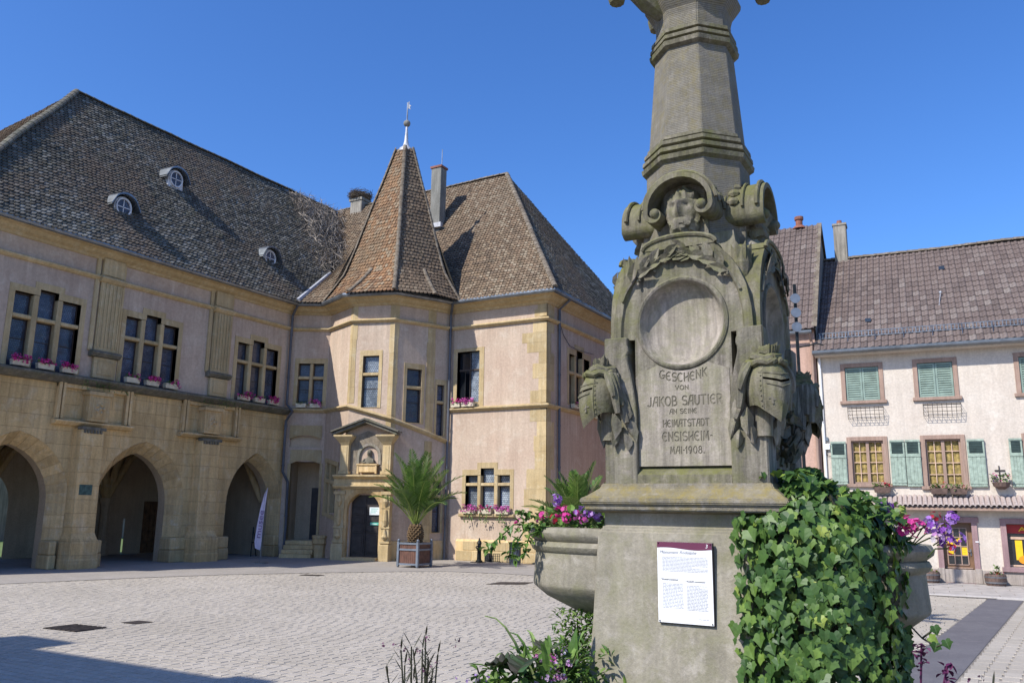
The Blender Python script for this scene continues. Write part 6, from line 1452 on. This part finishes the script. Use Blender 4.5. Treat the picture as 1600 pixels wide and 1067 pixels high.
# helmets on the corners
def helmet(fr, parent):
    NA, rows = 32, []
    ts = [0, .1, .2, .3, .42, .54, .655, .70, .78, .88, .96, 1.0]
    def rad(a, t_):
        k_ = math.exp(-(a/.30)**2); r = .117+.009*k_+.003*math.cos(2*a); prof_ = .87+.20*math.sin(math.pi*min(1, t_*1.02))-.14*max(0, t_-.74)/.26
        return r*prof_
    def pt(i, t_):
        a = 2*math.pi*i/NA-math.pi; zb = 2.485+.10*min(1, abs(a)/1.25)**.9; z = zb+(2.815-zb)*t_
        r = rad(a, t_); return Vector((r*math.sin(a), r*math.cos(a)*1.08, z))
    q = MB(fr)
    for j in range(len(ts)-1):
        for i in range(NA):
            a = 2*math.pi*(i+.5)/NA-math.pi
            if j == 6 and .04 < abs(a) < .74: continue
            q.poly([pt(i, ts[j]), pt(i+1, ts[j]), pt(i+1, ts[j+1]), pt(i, ts[j+1])])
            if j in (0,) : 
                p0, p1 = pt(i, 0), pt(i+1, 0); q.poly([p0, p1, p1*.0+Vector((p1.x*.86, p1.y*.86, p1.z+.03)), Vector((p0.x*.86, p0.y*.86, p0.z+.03))])
    q.poly([pt(i, 1) for i in range(NA)])
    h = q.build('helmet', M['mong'], parent, smooth=True)
    q = MB(fr)
    for sg in (-1, 1):
        for j in range(9):
            t_ = .08+.86*j/8; a = sg*.88; r = rad(a, t_)+.001; zb = 2.485+.10*min(1, abs(a)/1.25)**.9; z = zb+(2.815-zb)*t_; q.ball((r*math.sin(a), r*math.cos(a)*1.08, z), .0055, 6, 4)
    for t_, am in ((.80, 1.0), (.585, .62)):
        P = []
        for i in range(13):
            a = -am+2*am*i/12; r = rad(a, t_)+.002; zb = 2.485+.10*min(1, abs(a)/1.25)**.9; P.append((r*math.sin(a), r*math.cos(a)*1.08, zb+(2.815-zb)*t_))
        q.tube(P, .005, 5)
    for sg in (-1, 1):
        P = []
        for j in range(8): t_ = .04+.9*j/7; a = sg*.80; r = rad(a, t_)+.001; zb = 2.485+.10*min(1, abs(a)/1.25)**.9; P.append((r*math.sin(a), r*math.cos(a)*1.08, zb+(2.815-zb)*t_))
        q.tube(P, .0035, 5)
    q.build('rivet_bands', M['mong'], h, smooth=True)
    for a in (-.40, .40):
        q = MB(fr)
        for da, dt, w_, hh in ((0, 0, .007, .036), (-.09, .0, .012, .006), (.09, 0, .012, .006)):
            an, t_ = a+da, .31+dt; r = rad(an, t_)+.0005; zb = 2.485+.10*min(1, abs(an)/1.25)**.9; z = zb+(2.815-zb)*t_
            c = Vector((r*math.sin(an), r*math.cos(an)*1.08, z)); x = Vector((math.cos(an), -math.sin(an), 0))*w_; u = Vector((0, 0, hh/1.3)); nn = Vector((math.sin(an), math.cos(an), 0))*.0012
            q.poly([c-x-u+nn, c+x-u+nn, c+x+u+nn, c-x+u+nn])
        q.build('breath_cross', M['letter'], h)  # flat dark marks, the shade of pierced holes painted on
    q = MB(fr)
    q.tube([(.100*math.sin(6.283*i/24), .102*math.cos(6.283*i/24), 2.825+.006*math.sin(i*1.9)) for i in range(25)], [.018+.005*(i % 2) for i in range(25)], 7)
    for lv, (rr, zz) in enumerate(((.072, 2.855), (.045, 2.885), (.02, 2.91))): q.tube([(rr*math.sin(.7*i+lv)*(1+.15*math.sin(3*i)), rr*math.cos(.7*i+lv)-.01, zz+.012*math.sin(2.1*i+lv)) for i in range(10)], .026-.004*lv, 7)
    for i in range(7): a = rn(-2, 2); q.leaf((.06*math.sin(a), .06*math.cos(a), 2.86), (math.sin(a)*.6, math.cos(a)*.6, 1), (math.sin(a), math.cos(a), 0), rn(.06, .09), .05, fold=-.4, curl=.25)
    q.build('crest_wreath', M['mong'], h, smooth=True)
    q = MB(fr)
    for sg in (-1, 1):
        for i in range(7):
            a = sg*(1.42+.22*i); P = []; L_ = .15+.03*((i*3) % 5)
            for j in range(7):
                t_ = j/6; r = .112+.035*t_+.012*math.sin(3.2*t_+i); P.append((r*math.sin(a)*(1+.18*t_), r*math.cos(a)-.03*t_, 2.825-L_*t_-.012*i*t_))
            q.tube(P, [.014+.010*math.sin(math.pi*j/6)+.004*(i % 2) for j in range(7)], 6)
        for p_, d_, L_, w_ in (((sg*.125, -.06, 2.66), (sg*.35, .1, -1), .15, .085), ((sg*.12, -.02, 2.58), (sg*.15, .25, -1), .15, .08), ((sg*.135, -.09, 2.56), (sg*.3, -.1, -1), .16, .075), ((sg*.10, -.03, 2.50), (sg*.0, .3, -1), .12, .065), ((sg*.13, -.09, 2.46), (sg*.25, .15, -1), .10, .06)):
            q.leaf(p_, d_, (sg*.6, 1, .2), L_, w_, fold=-.5, curl=.45); q.leaf(Vector(p_)+Vector((0, -.012, 0)), d_, (sg*.6, 1, .2), L_, w_, fold=-.5, curl=.35)
    q.lathe([(.05, 2.42), (.055, 2.6), (.06, 2.7)], (0, -.05), 12)
    q.build('mantling', M['mon'], h, smooth=True)
    return h
for k in range(4):
    a = math.pi/4+k*math.pi/2; d = Vector((math.sin(a), -math.cos(a), 0)); x = Vector((math.cos(a), math.sin(a), 0))
    helmet(Fr(Vector((CX, CY, 0))+d*.715, -x if False else x, d), MO)
# octagonal shaft, ring mouldings, capital, tassels
def octa(r, z): return [(CX+r*math.cos(math.pi/8+k*math.pi/4), CY+r*math.sin(math.pi/8+k*math.pi/4), z) for k in range(8)]
MB().loft([octa(.355, 3.45), octa(.345, 4.30)]).build('shaft_foot', M['shaft'], MO, bevel=.005)
MB().loft([octa(.327, 4.40), octa(.270, 5.12)]).build('shaft', M['shaft'], MO, bevel=.005)
MB().loft([octa(r, z) for r, z in ((.33, 4.225), (.374, 4.255), (.380, 4.285), (.340, 4.297), (.342, 4.303), (.372, 4.312), (.370, 4.340), (.332, 4.352), (.334, 4.358), (.360, 4.366), (.357, 4.392), (.325, 4.402), (.338, 4.41), (.335, 4.43), (.31, 4.445))]).build('ring_moulding', M['mong'], MO)
MB().loft([octa(r, z) for r, z in ((.26, 5.085), (.305, 5.105), (.311, 5.135), (.276, 5.145), (.278, 5.151), (.304, 5.158), (.302, 5.184), (.268, 5.195), (.270, 5.201), (.295, 5.208), (.292, 5.234), (.266, 5.244), (.262, 5.252))]).build('ring_moulding', M['mong'], MO)
MB().loft([octa(r, z) for r, z in ((.262, 5.24), (.262, 5.34), (.275, 5.39), (.312, 5.44), (.335, 5.475), (.338, 5.50), (.325, 5.53), (.30, 5.60), (.29, 5.68), (.32, 5.74), (.36, 5.80), (.36, 6.1))]).build('capital', M['shaft'], MO, bevel=.006, seg=2)
for k in range(4):
    a = math.pi/4+k*math.pi/2; d = Vector((math.sin(a), -math.cos(a), 0)); x = Vector((math.cos(a), math.sin(a), 0)); f = Fr((CX, CY, -.10 if k == 3 else .14), x, d)
    q = MB(f); q.tube([(0, .22, 5.52), (0, .33, 5.60), (0, .44, 5.68), (0, .56, 5.78), (0, .56, 5.95)], [.06, .085, .075, .06, .06], 8); q.tube([(-.05, .30, 5.66), (-.04, .45, 5.76)], .03, 6); q.build('drapery', M['mong'], MO, smooth=True)
    q = MB(f); q.lathe([(.022, 5.70), (.028, 5.66)], (0, .58), 10); rings = []
    for j in range(7):
        t_ = j/6; r = .03+.032*math.sin(1.1+1.5*t_)*min(1, t_*2.5+.3); rings.append([((r+.004*(i % 2))*math.cos(6.283*i/20), .58+(r+.004*(i % 2))*math.sin(6.283*i/20), 5.665-.125*t_) for i in range(20)])
    q.loft(rings); q.build('tassel', M['mong'], MO)
e = thing('flower_sprig', 'purple flower at the very top edge, hanging from the monument capital', 'flower', (-.93, 5.25, 5.7)); q = MB(); petals(q, (-.93, 5.2, 5.70), .05, 8); q.build('blossom', M['purpp'], e); MB().tube([(-.93, 5.2, 5.7), (-1.0, 5.25, 5.9), (-1.2, 5.27, 6.0)], .008, 5).build('stem', M['stem'], e)
# stone bowls on both flanks
for sx in (-1, 1):
    c = (CX+sx*.60, CY); pr = [(.08, 1.30), (.30, 1.36), (.50, 1.45), (.585, 1.515), (.592, 1.535), (.578, 1.73), (.60, 1.745), (.612, 1.77), (.60, 1.795), (.585, 1.80), (.625, 1.83), (.632, 1.855), (.615, 1.885), (.55, 1.89), (.54, 1.80), (.1, 1.79)]
    q = MB()
    def brng(r, z):
        z = z-(.05 if sx > 0 else 0); P_ = [(c[0]+sx*(r+.03*(sx > 0))*math.cos(R(t_)), CY+.80*r*math.sin(R(t_)), z) for t_ in range(-90, 91, 6)]
        return [(CX+sx*.42, CY-.80*r, z)]+P_+[(CX+sx*.42, CY+.80*r, z)]
    q.loft([brng(r, z) for r, z in pr], .5, 0, False, False); q.build('bowl', M['ped'], MO, smooth=True)
    q = MB(); q.poly(brng(.54, 1.855)); q.build('bowl_soil', M['soil'], MO)
# information plaque
pl = thing('information_plaque', 'white information plaque with maroon header on the pedestal front', 'plaque', (CX, CY-.56, 1.6))
PLF = Fr((0, 4.702, 0), (1, 0, 0), (0, -1, 0)); x0, x1, z0, z1 = -1.674, -1.357, 1.388, 1.828
MB(PLF).box(x0+.004, x1+.004, -.02, .0, z0-.006, z1).build('backing', M['black'], pl); MB(PLF).box(x0, x1, .001, .006, z0, z1).build('panel', M['white'], pl)
q = MB(PLF); n = 16; P = [(x0, z1), (x1, z1)]+[(x1+(x0-x1)*i/n, z1-.036-.006*math.sin(6.283*i/n*.9)) for i in range(n+1)]; q.poly([(x, .0072, z) for x, z in P]); q.build('header_band', M['maroon'], pl)
put_text(text_mesh('Monument Rodolphe', .215, None, .0003, .35), PLF, (-1.552, .0074, z1-.058), 'title', M['ink'], pl); put_text(text_mesh('3', None, .02, .0003, .2), PLF, (x1-.028, .0085, z1-.018), 'number', M['white'], pl)
put_text(text_mesh('* Rudolf Denkmal', .105, None, .0003, .35), PLF, (-1.605, .0074, z1-.205), 'subtitle', M['inkd'], pl); put_text(text_mesh("* Rudolf's monument", .115, None, .0003, .35), PLF, (-1.455, .0074, z1-.211), 'subtitle', M['inkd'], pl)
q = MB(PLF)
def lines(a, b, zt, n_, st, drop=0.):
    for i in range(n_):
        x = a; end = b if rn(0, 1) > .15 else a+(b-a)*rn(.5, .9)
        while x < end-.006:
            w_ = min(rn(.006, .022), end-x); z = zt-i*st-drop*(x-a)/(b-a); q.poly([(x, .0072, z), (x+w_, .0072, z), (x+w_, .0072, z-.0028), (x, .0072, z-.0028)]); x += w_+.0032
lines(-1.645, -1.382, z1-.082, 11, .0076); lines(-1.645, -1.525, z1-.228, 18, .0076); lines(-1.505, -1.385, z1-.234, 18, .0076); lines(-1.44, -1.385, z0+.03, 1, .01)
q.build('body_text', M['ink'], pl, kind='stuff')
for x in (x0+.008, x1-.008):
    for z in (z0+.008, z1-.008): MB(PLF).lathe([(.0035, z-.003), (.0035, z+.003)], (x, .008), 8).build('screw', M['iron'], pl)
# raised planting bed around the foot
q = MB(); q.lathe([(1.95, -.05), (1.95, .60), (1.92, .64), (1.72, .64), (1.70, .58), (1.70, .2)], (CX, CY), 8, math.pi/8, math.pi/8+2*math.pi); q.build('bed_wall', M['ped'], MO, bevel=.012); q = MB(); q.lathe([(1.71, .57), (.5, .60)], (CX, CY), 8, math.pi/8, math.pi/8+2*math.pi); q.build('bed_soil', M['soil'], MO)

# ================================================================ PLANTS ON THE MONUMENT
random.seed(5)
IVY = [(0, .06), (.10, .0), (.24, -.05), (.42, .05), (.40, .20), (.57, .42), (.38, .52), (.20, .74), (0, 1.0)]
def ivy_poly(mb, p, d, up, L, c, cup=.12):
    p, d = Vector(p), Vector(d).normalized(); x = d.cross(Vector(up)); x = x.normalized() if x.length > 1e-4 else d.orthogonal().normalized(); z = x.cross(d)
    q_ = lambda a, b: p+x*(a*L)+d*(b*L)+z*L*(.22*abs(a)-cup*(b-.3)**2)
    mid_ = [(0, .08), (0, .35), (0, .62), (0, 1.0)]
    for sg in (-1, 1):
        O_ = [(sg*a, b) for a, b in IVY]
        for f in (((0, .08), O_[1], O_[2], O_[3], O_[4], (0, .35)), ((0, .35), O_[4], O_[5], O_[6], (0, .62)), ((0, .62), O_[6], O_[7], O_[8])):
            mb.poly([q_(*t_) for t_ in f], c, 0, list(f))
ivm = []
for k in range(10):
    q = MB(); ivy_poly(q, (0, 0, 0), (0, 1, 0), (0, 0, 1), 1, .5, rn(-.1, .6)); o = q.build('leaf', M['ivy'], None); 
    for p in o.data.polygons: p.use_smooth = True
    ivm.append(o.data); bpy.data.objects.remove(o)
IV = thing('ivy', 'dense green ivy hanging over the right flank of the monument', 'ivy', (-.8, 5., .4))
leaves = []
IC = Vector((-.86, 5.0))
def ivy_r(z, a):
    t_ = (z-.4)/1.75; top = max(0, (z-1.85)/.34); r = .42*(1-max(0, top)**2.2*.85); r *= 1+.07*math.sin(3*a+z*4)+.06*math.sin(7*a-z*6)
    return max(.05, r)
for i in range(7000):
    z = .45+1.80*rn(0, 1); a = rn(0, 6.283)
    if math.sin(a) > .55 and z < 2.: continue
    r = ivy_r(z, a)*(1.03-.34*rn(0, 1)**1.5); zz = z-.16*max(0, math.cos(a-R(0)))*max(0, (z-1.6)) 
    p = Vector((IC.x+r*math.cos(a)*1.0, IC.y+r*math.sin(a)*1.05, zz)); out = Vector((math.cos(a), math.sin(a), .15+1.5*max(0, (z-1.9)/.3)))
    leaves.append((p, out.normalized()))
for i in range(260):   # top, spilling onto the slab and the bowl
    p = Vector((rn(-1.08, -.40), rn(4.75, 5.3), 0)); p.z = 2.17-.42*max(0, p.x+.85)+rn(-.04, .06); leaves.append((p, Vector((rn(-.4, .4), rn(-.6, .2), 1)).normalized()))
for i in range(520):   # fringe at the lower left and right edges
    p = Vector((rn(-1.22, -.98), rn(4.58, 4.70), rn(.6, 2.0))) if i % 3 else Vector((rn(-.50, -.44), rn(5.0, 5.3), rn(.6, 1.5))); leaves.append((p, Vector((-.6 if i % 3 else .8, -1, .2)).normalized()))
def leafrot(d, up):
    d = d.normalized(); x = d.cross(up).normalized(); z = x.cross(d); return Matrix((x, d, z)).transposed().to_euler()
L2 = []
for p, o_ in leaves:
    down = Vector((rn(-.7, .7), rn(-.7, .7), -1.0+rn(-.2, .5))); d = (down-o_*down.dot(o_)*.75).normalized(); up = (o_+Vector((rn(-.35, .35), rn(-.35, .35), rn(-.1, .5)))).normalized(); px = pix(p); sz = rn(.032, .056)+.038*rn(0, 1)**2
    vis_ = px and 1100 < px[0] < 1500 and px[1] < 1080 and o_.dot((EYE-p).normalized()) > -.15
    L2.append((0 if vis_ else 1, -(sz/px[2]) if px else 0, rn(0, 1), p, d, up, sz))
depth_front = sorted(L2, key=lambda t_: (t_[0], t_[2] if True else 0))
q = MB(); nb = 0
for i, (v_, _, _, p, d, up, sz) in enumerate(depth_front):
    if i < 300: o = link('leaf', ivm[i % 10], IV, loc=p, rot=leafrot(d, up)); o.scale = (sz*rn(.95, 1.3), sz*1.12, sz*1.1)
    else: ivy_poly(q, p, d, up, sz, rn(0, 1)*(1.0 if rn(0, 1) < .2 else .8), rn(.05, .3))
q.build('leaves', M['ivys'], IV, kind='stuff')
q = MB()
for i in range(46):
    a = rn(0, 6.283); P = [(IC.x+ivy_r(z, a+.15*math.sin(z*3+i))*.82*math.cos(a+.15*math.sin(z*3+i)), IC.y+ivy_r(z, a)*.85*math.sin(a+.15*math.sin(z*3+i)), z) for z in [2.1-.2*j for j in range(9)]]; q.tube(P, .007, 4)
for P in ([(-.45, 5.15, 1.45), (-.36, 5.1, 1.36), (-.29, 5.05, 1.33), (-.25, 5.05, 1.35)], [(-.36, 5.1, 1.36), (-.30, 5.1, 1.41)]): q.tube(P, .005, 4)
q.build('stems', M['dstem'], IV, kind='stuff')
for p, d in (((-.25, 5.05, 1.37), (.4, 0, -1)), ((-.29, 5.05, 1.35), (-.3, 0, -1)), ((-.30, 5.1, 1.43), (.3, 0, -1)), ((-.33, 5.1, 1.37), (.9, 0, -.5))): o = link('leaf', ivm[0], IV, loc=p, rot=leafrot(Vector(d), Vector((.2, -1, .2)))); o.scale = (.055,)*3
# flowers in the bowls
def bowl_plants(sx, lab, spots, n_leaf, seed):
    random.seed(seed); e = thing('bowl_flowers', lab, 'flowers', (CX+sx*.9, CY, 1.88))
    for p, pet, r, n_ in spots:
        p = Vector(p); b = Vector((p.x-sx*rn(.06, .16), p.y+rn(.04, .12), 1.84 if p.z > 1.86 else p.z-.05)); q = MB(); q.tube([b, b.lerp(p, .5)+Vector((rn(-.02, .02), 0, .02)), p], .004, 4); q.build('stem', M['stem'], e)
        q = MB(); petals(q, p, r, n_); q.build('blossom', M[pet], e)
    for k in range(n_leaf):
        a = rn(0, 6.283); r = rn(.0, .55); p = Vector((CX+sx*(.62+abs(r*math.cos(a))), CY+r*math.sin(a)*.75, 1.88-.05*(sx > 0)+rn(0, .13))); d = Vector((rn(-1, 1), rn(-1, 1), rn(-.2, 1)))
        q = MB(); q.leaf((0, 0, 0), (0, 1, 0), (0, 0, 1), rn(.045, .075), rn(.045, .07), fold=.15, curl=.2); o = q.build('leaf', M['leaf'], e); o.matrix_parent_inverse = world(e).inverted(); o.location = p; o.rotation_euler = leafrot(d, Vector((rn(-.4, .4), rn(-.4, .4), 1)))
    q = MB()
    def fn():
        a = rn(0, 6.283); r = rn(.0, .56); return (CX+sx*(.60+abs(r*math.cos(a))), CY+r*math.sin(a)*.76, 1.87-.05*(sx > 0)+rn(-.02, .12)), (rn(-1, 1), rn(-1, 1), rn(-.3, 1))
    leafmass(q, fn, 420, .055); q.build('foliage', M['leafs'], e, kind='stuff'); return e
e = bowl_plants(-1, 'magenta and lilac geraniums spilling over the left stone bowl', [((-2.47, 5.0, 2.06), 'purpp', .045, 16), ((-2.45, 4.98, 1.985), 'mag', .042, 12), ((-2.39, 4.98, 1.99), 'mag', .040, 12), ((-2.455, 4.95, 1.94), 'redp', .035, 10), ((-2.72, 4.95, 1.905), 'mag', .034, 10), ((-2.23, 4.85, 1.985), 'purpp', .042, 14), ((-2.17, 4.83, 1.99), 'purpp', .042, 14), ((-2.12, 4.82, 1.96), 'purpp', .040, 12), ((-2.08, 4.8, 1.965), 'purpp', .035, 12), ((-2.30, 5.2, 1.99), 'purpp', .035, 10), ((-2.33, 4.86, 1.95), 'mag', .038, 12), ((-2.28, 4.88, 1.97), 'pinkp', .036, 12), ((-2.52, 4.9, 1.96), 'mag', .036, 12), ((-2.58, 4.98, 1.93), 'pinkp', .034, 10), ((-2.20, 4.84, 1.94), 'pinkp', .034, 10)], 90, 31)
q = MB(); random.seed(9)
for P in ([(-2.5, 4.9, 1.9), (-2.62, 4.86, 1.88), (-2.70, 4.85, 1.76), (-2.72, 4.85, 1.68)], [(-2.55, 4.9, 1.9), (-2.72, 4.88, 1.9), (-2.86, 4.86, 1.78), (-2.92, 4.86, 1.72)], [(-2.45, 4.9, 1.9), (-2.58, 4.84, 1.84), (-2.62, 4.83, 1.70)], [(-2.5, 4.95, 1.92), (-2.65, 4.9, 1.97), (-2.7, 4.9, 1.99)]):
    q.tube(P, .005, 4)
    for a, b in zip(P, P[1:]):
        for t_ in (.2, .5, .8): leafmass(q, lambda: (Vector(a).lerp(Vector(b), t_)+Vector((rn(-.03, .03), rn(-.03, .03), rn(-.02, .02))), (rn(-1, 1), rn(-1, .3), rn(-1, .6))), 5, .05)
q.build('trailing_stems', M['leafs'], e, kind='stuff')
bowl_plants(1, 'magenta and violet geraniums in the right stone bowl behind the ivy', [((-.50, 5.1, 2.04), 'purpp', .05, 16), ((-.37, 4.95, 1.95), 'mag', .05, 16), ((-.33, 4.95, 1.93), 'mag', .05, 16), ((-.40, 4.95, 1.93), 'mag', .045, 14), ((-.27, 4.95, 1.95), 'purpp', .045, 14), ((-.21, 5.0, 1.92), 'purpp', .045, 14), ((-.17, 5.05, 1.98), 'purpp', .04, 14), ((-.20, 5.0, 1.86), 'purpp', .045, 14), ((-.24, 4.95, 1.88), 'whitep', .04, 12), ((-.15, 5.05, 1.88), 'purpp', .04, 12), ((-.24, 4.95, 1.99), 'redp', .03, 8), ((-.18, 5.0, 1.83), 'redp', .03, 8)], 70, 37)
# bed plants; positions around the bed, heights above its soil
random.seed(44)
def bush(lab, name, p, n_, L, mat, spread, z0, z1, wdt=.5, stems=10):
    e = thing(name, lab, 'plant', (p[0], p[1], .42)); q = MB()
    for k in range(stems): 
        a = rn(0, 6.283); r = spread*rn(.2, 1); q.tube([(p[0], p[1], .40), (p[0]+r*.4*math.cos(a), p[1]+r*.4*math.sin(a), (z0+.42)/2), (p[0]+r*math.cos(a), p[1]+r*math.sin(a), rn(z0, z1))], .006, 4)
    q.build('stems', M['dstem'], e, kind='stuff'); q = MB()
    leafmass(q, lambda: ((p[0]+rn(-1, 1)*spread, p[1]+rn(-1, 1)*spread, rn(z0, z1)), (rn(-1, 1), rn(-1, 1), rn(-.4, 1))), n_, L, wdt); q.build('foliage', mat, e, kind='stuff'); return e
bush('small leaved green climber in the corner under the left bowl', 'climbing_shrub', (-2.28, 5.0), 1700, .042, M['leafs'], .15, .5, 1.22)
bush('green undergrowth around the foot of the left bowl', 'undergrowth', (-2.22, 4.56), 1300, .055, M['leafs'], .28, .45, 1.06)
e = thing('strap_leaf_plant', 'plant with long arching pale edged strap leaves left of the pedestal', 'plant', (-2.32, 4.45, .42))
for k, (dx, dy, h, L_) in enumerate([(-.38, -.05, .86, 1), (-.15, .1, .7, 1), (.18, .05, .66, 1), (-.30, -.2, .55, 1), (.05, -.25, .62, 1), (.25, -.1, .5, 1), (-.1, -.3, .5, 1), (.12, .2, .78, 1), (-.22, .18, .62, 1), (.3, .1, .45, 1), (-.05, .05, .75, 1), (.2, -.25, .55, 1)]+[(rn(-.35, .3), rn(-.3, .25), rn(.45, .78), 1) for _ in range(16)]):
    q = MB(); b = Vector((-2.22, 4.45, .42)); pts = []
    for j in range(9): t_ = j/8; pts.append(b+Vector((dx*t_**1.3*1.1, dy*t_**1.3*1.1, (h+.10)*(t_*1.25-.42*t_**3.2))))
    sd = Vector((-dy, dx, 0)).normalized() if abs(dx)+abs(dy) > 0 else Vector((1, 0, 0)); c_ = rn(0, 1)
    for j in range(8):
        w0, w1 = .022*math.sin(math.pi*(.12+.88*j/8))**.7, .022*math.sin(math.pi*(.12+.88*(j+1)/8))**.7 if j < 7 else .001
        for sg in (-1, 1): q.poly([pts[j], pts[j+1], pts[j+1]+sd*sg*w1+Vector((0, 0, .006)), pts[j]+sd*sg*w0+Vector((0, 0, .006))], c_)
    q.build('leaf', M['straps'], e)
bush('low dark green foliage at the bottom edge under the toothed leaves', 'low_foliage', (-2.42, 4.28), 420, .075, M['leafs'], .20, .5, .94, .6)
e = thing('broad_leaf_plant', 'plant with one broad upright green leaf by the pedestal', 'plant', (-2.17, 4.5, .42))
for d, L_, w_, b_ in (((.03, .05, 1), .46, .15, (-2.165, 4.55, .72)), ((.35, .2, 1), .3, .12, (-2.15, 4.55, .6)), ((-.35, -.2, 1), .25, .1, (-2.2, 4.5, .5))): q = MB(); q.leaf(b_, d, (-.3, -1, .1), L_, w_, .3, fold=.12, curl=.08); q.build('leaf', M['leafs'], e)
q = MB(); q.tube([(-2.17, 4.5, .4), (-2.165, 4.55, .75)], .01, 5); q.build('stem', M['stem'], e)
e = thing('dark_leaf_plant', 'dark bronze plant with large toothed leaves left of the strap leaves', 'plant', (-2.52, 4.3, .42))
random.seed(12)
for k in range(16):
    q = MB(); a = rn(0, 6.283); b = Vector((-2.26+.10*math.cos(a), 4.34+.10*math.sin(a), rn(.74, 1.06))); d = Vector((math.cos(a), math.sin(a), rn(-.1, .5))).normalized(); x = d.cross(Vector((0, 0, 1))).normalized(); z = x.cross(d); L_ = rn(.13, .20); N_ = 9
    for sg in (-1, 1):
        pr_ = [b]
        for j in range(1, N_+1):
            t_ = j/N_; w_ = .075*math.sin(math.pi*min(1, t_*.93+.07))**.6; tooth = .014 if j % 2 else 0; pr_.append(b+d*L_*t_+x*sg*(w_+tooth)+z*(.03*math.sin(3*t_)+.02*(j % 2)-.05*t_*t_))
        for j in range(N_): m0, m1 = b+d*L_*j/N_-z*.05*(j/N_)**2, b+d*L_*(j+1)/N_-z*.05*((j+1)/N_)**2; q.poly([m0, m1, pr_[j+1], pr_[j]], rn(0, 1))
    q.build('leaf', M['dleafs'], e)
e = thing('pink_flower_cluster', 'cluster of small white and pink flowers at the foot of the pedestal', 'flowers', (-2.16, 4.35, .42)); random.seed(77)
for k in range(34):
    p = Vector((-2.17+random.gauss(0, .095), 4.38+random.gauss(0, .08), .99+rn(-.10, .07))); q = MB(); petals(q, p, .022, 7); q.build('blossom', M['whitep' if k % 4 else 'pinkp'], e)
q = MB(); leafmass(q, lambda: ((-2.17+random.gauss(0, .12), 4.38+random.gauss(0, .1), rn(.5, .96)), (rn(-1, 1), rn(-1, 1), rn(0, 1))), 220, .06, .4); q.build('foliage', M['leafs'], e, kind='stuff')
def spiky(lab, p, ht, n_, seed, pet='plum', fl=14, spr=.25):
    random.seed(seed); e = thing('spiky_stem_plant', lab, 'plant', (p[0], p[1], .42))
    for k in range(n_):
        a = rn(0, 6.283); r = spr*rn(.1, 1); t_ = Vector((p[0]+r*math.cos(a), p[1]+r*math.sin(a), ht*rn(.82, 1.0)+.0)); b = Vector((p[0]+.3*r*math.cos(a), p[1]+.3*r*math.sin(a), .40)); q = MB(); P = [b, b.lerp(t_, .5)+Vector((rn(-.03, .03), rn(-.03, .03), .02)), t_]; q.tube(P, [.007, .006, .004], 5)
        for j in range(9):
            s_ = .38+.62*j/8; m = b.lerp(t_, s_); an = rn(0, 6.283); q.leaf(m, (math.cos(an), math.sin(an), 1.1), (0, 0, 1), rn(.07, .12), .012, rn(0, 1), curl=-.1)
        q.build('stem', M['dstem'], e)
    q = MB()
    for k in range(fl): petals(q, (p[0]+random.gauss(0, spr*.45), p[1]+random.gauss(0, spr*.45), ht-rn(.02, .20)), .018, 4)
    q.build('blossoms', M[pet], e, kind='stuff')
spiky('spiky dark stemmed plant with purple buds at the bottom edge, left of the bed', (-2.70, 3.86), 1.19, 12, 3, spr=.22)
spiky('small spiky plant with violet buds between the dark stems and the toothed leaves', (-2.42, 3.98), 1.02, 5, 6, 'purpp', 8, .14)
spiky('thin dark sprig at the bottom edge on the right of the ivy', (-.10, 4.62), 1.14, 4, 9, 'plum', 5, .09)
e = thing('plum_trailing_plant', 'plum coloured trailing stems right of the ivy', 'plant', (-.33, 4.7, .42)); random.seed(15)
for P in ([(-.42, 4.75, .5), (-.36, 4.75, 1.0), (-.34, 4.75, 1.22)], [(-.38, 4.7, .5), (-.28, 4.7, .95), (-.23, 4.7, 1.14)], [(-.36, 4.7, .5), (-.31, 4.68, .85), (-.30, 4.68, 1.05)], [(-.33, 4.7, .5), (-.24, 4.68, .8), (-.21, 4.68, 1.0)]):
    q = MB(); q.tube(P, .005, 4)
    for k in range(22): t_ = rn(.35, 1); m = Vector(P[1]).lerp(Vector(P[2]), t_); q.leaf(m+Vector((rn(-.02, .02), rn(-.02, .02), 0)), (rn(-1, 1), rn(-1, 1), rn(-.8, .5)), (0, 0, 1), rn(.03, .05), .026, rn(0, 1))
    q.build('stem', M['plum'], e)

# the bed plants were laid out above soil at .42; the soil lies at .58
for o in COL.objects:
    if o.parent is None and o.get('category') in ('plant', 'flowers') and o.name.split('.')[0] in ('climbing_shrub', 'undergrowth', 'low_foliage', 'strap_leaf_plant', 'broad_leaf_plant', 'dark_leaf_plant', 'pink_flower_cluster', 'spiky_stem_plant', 'plum_trailing_plant'): o.location.z += .16
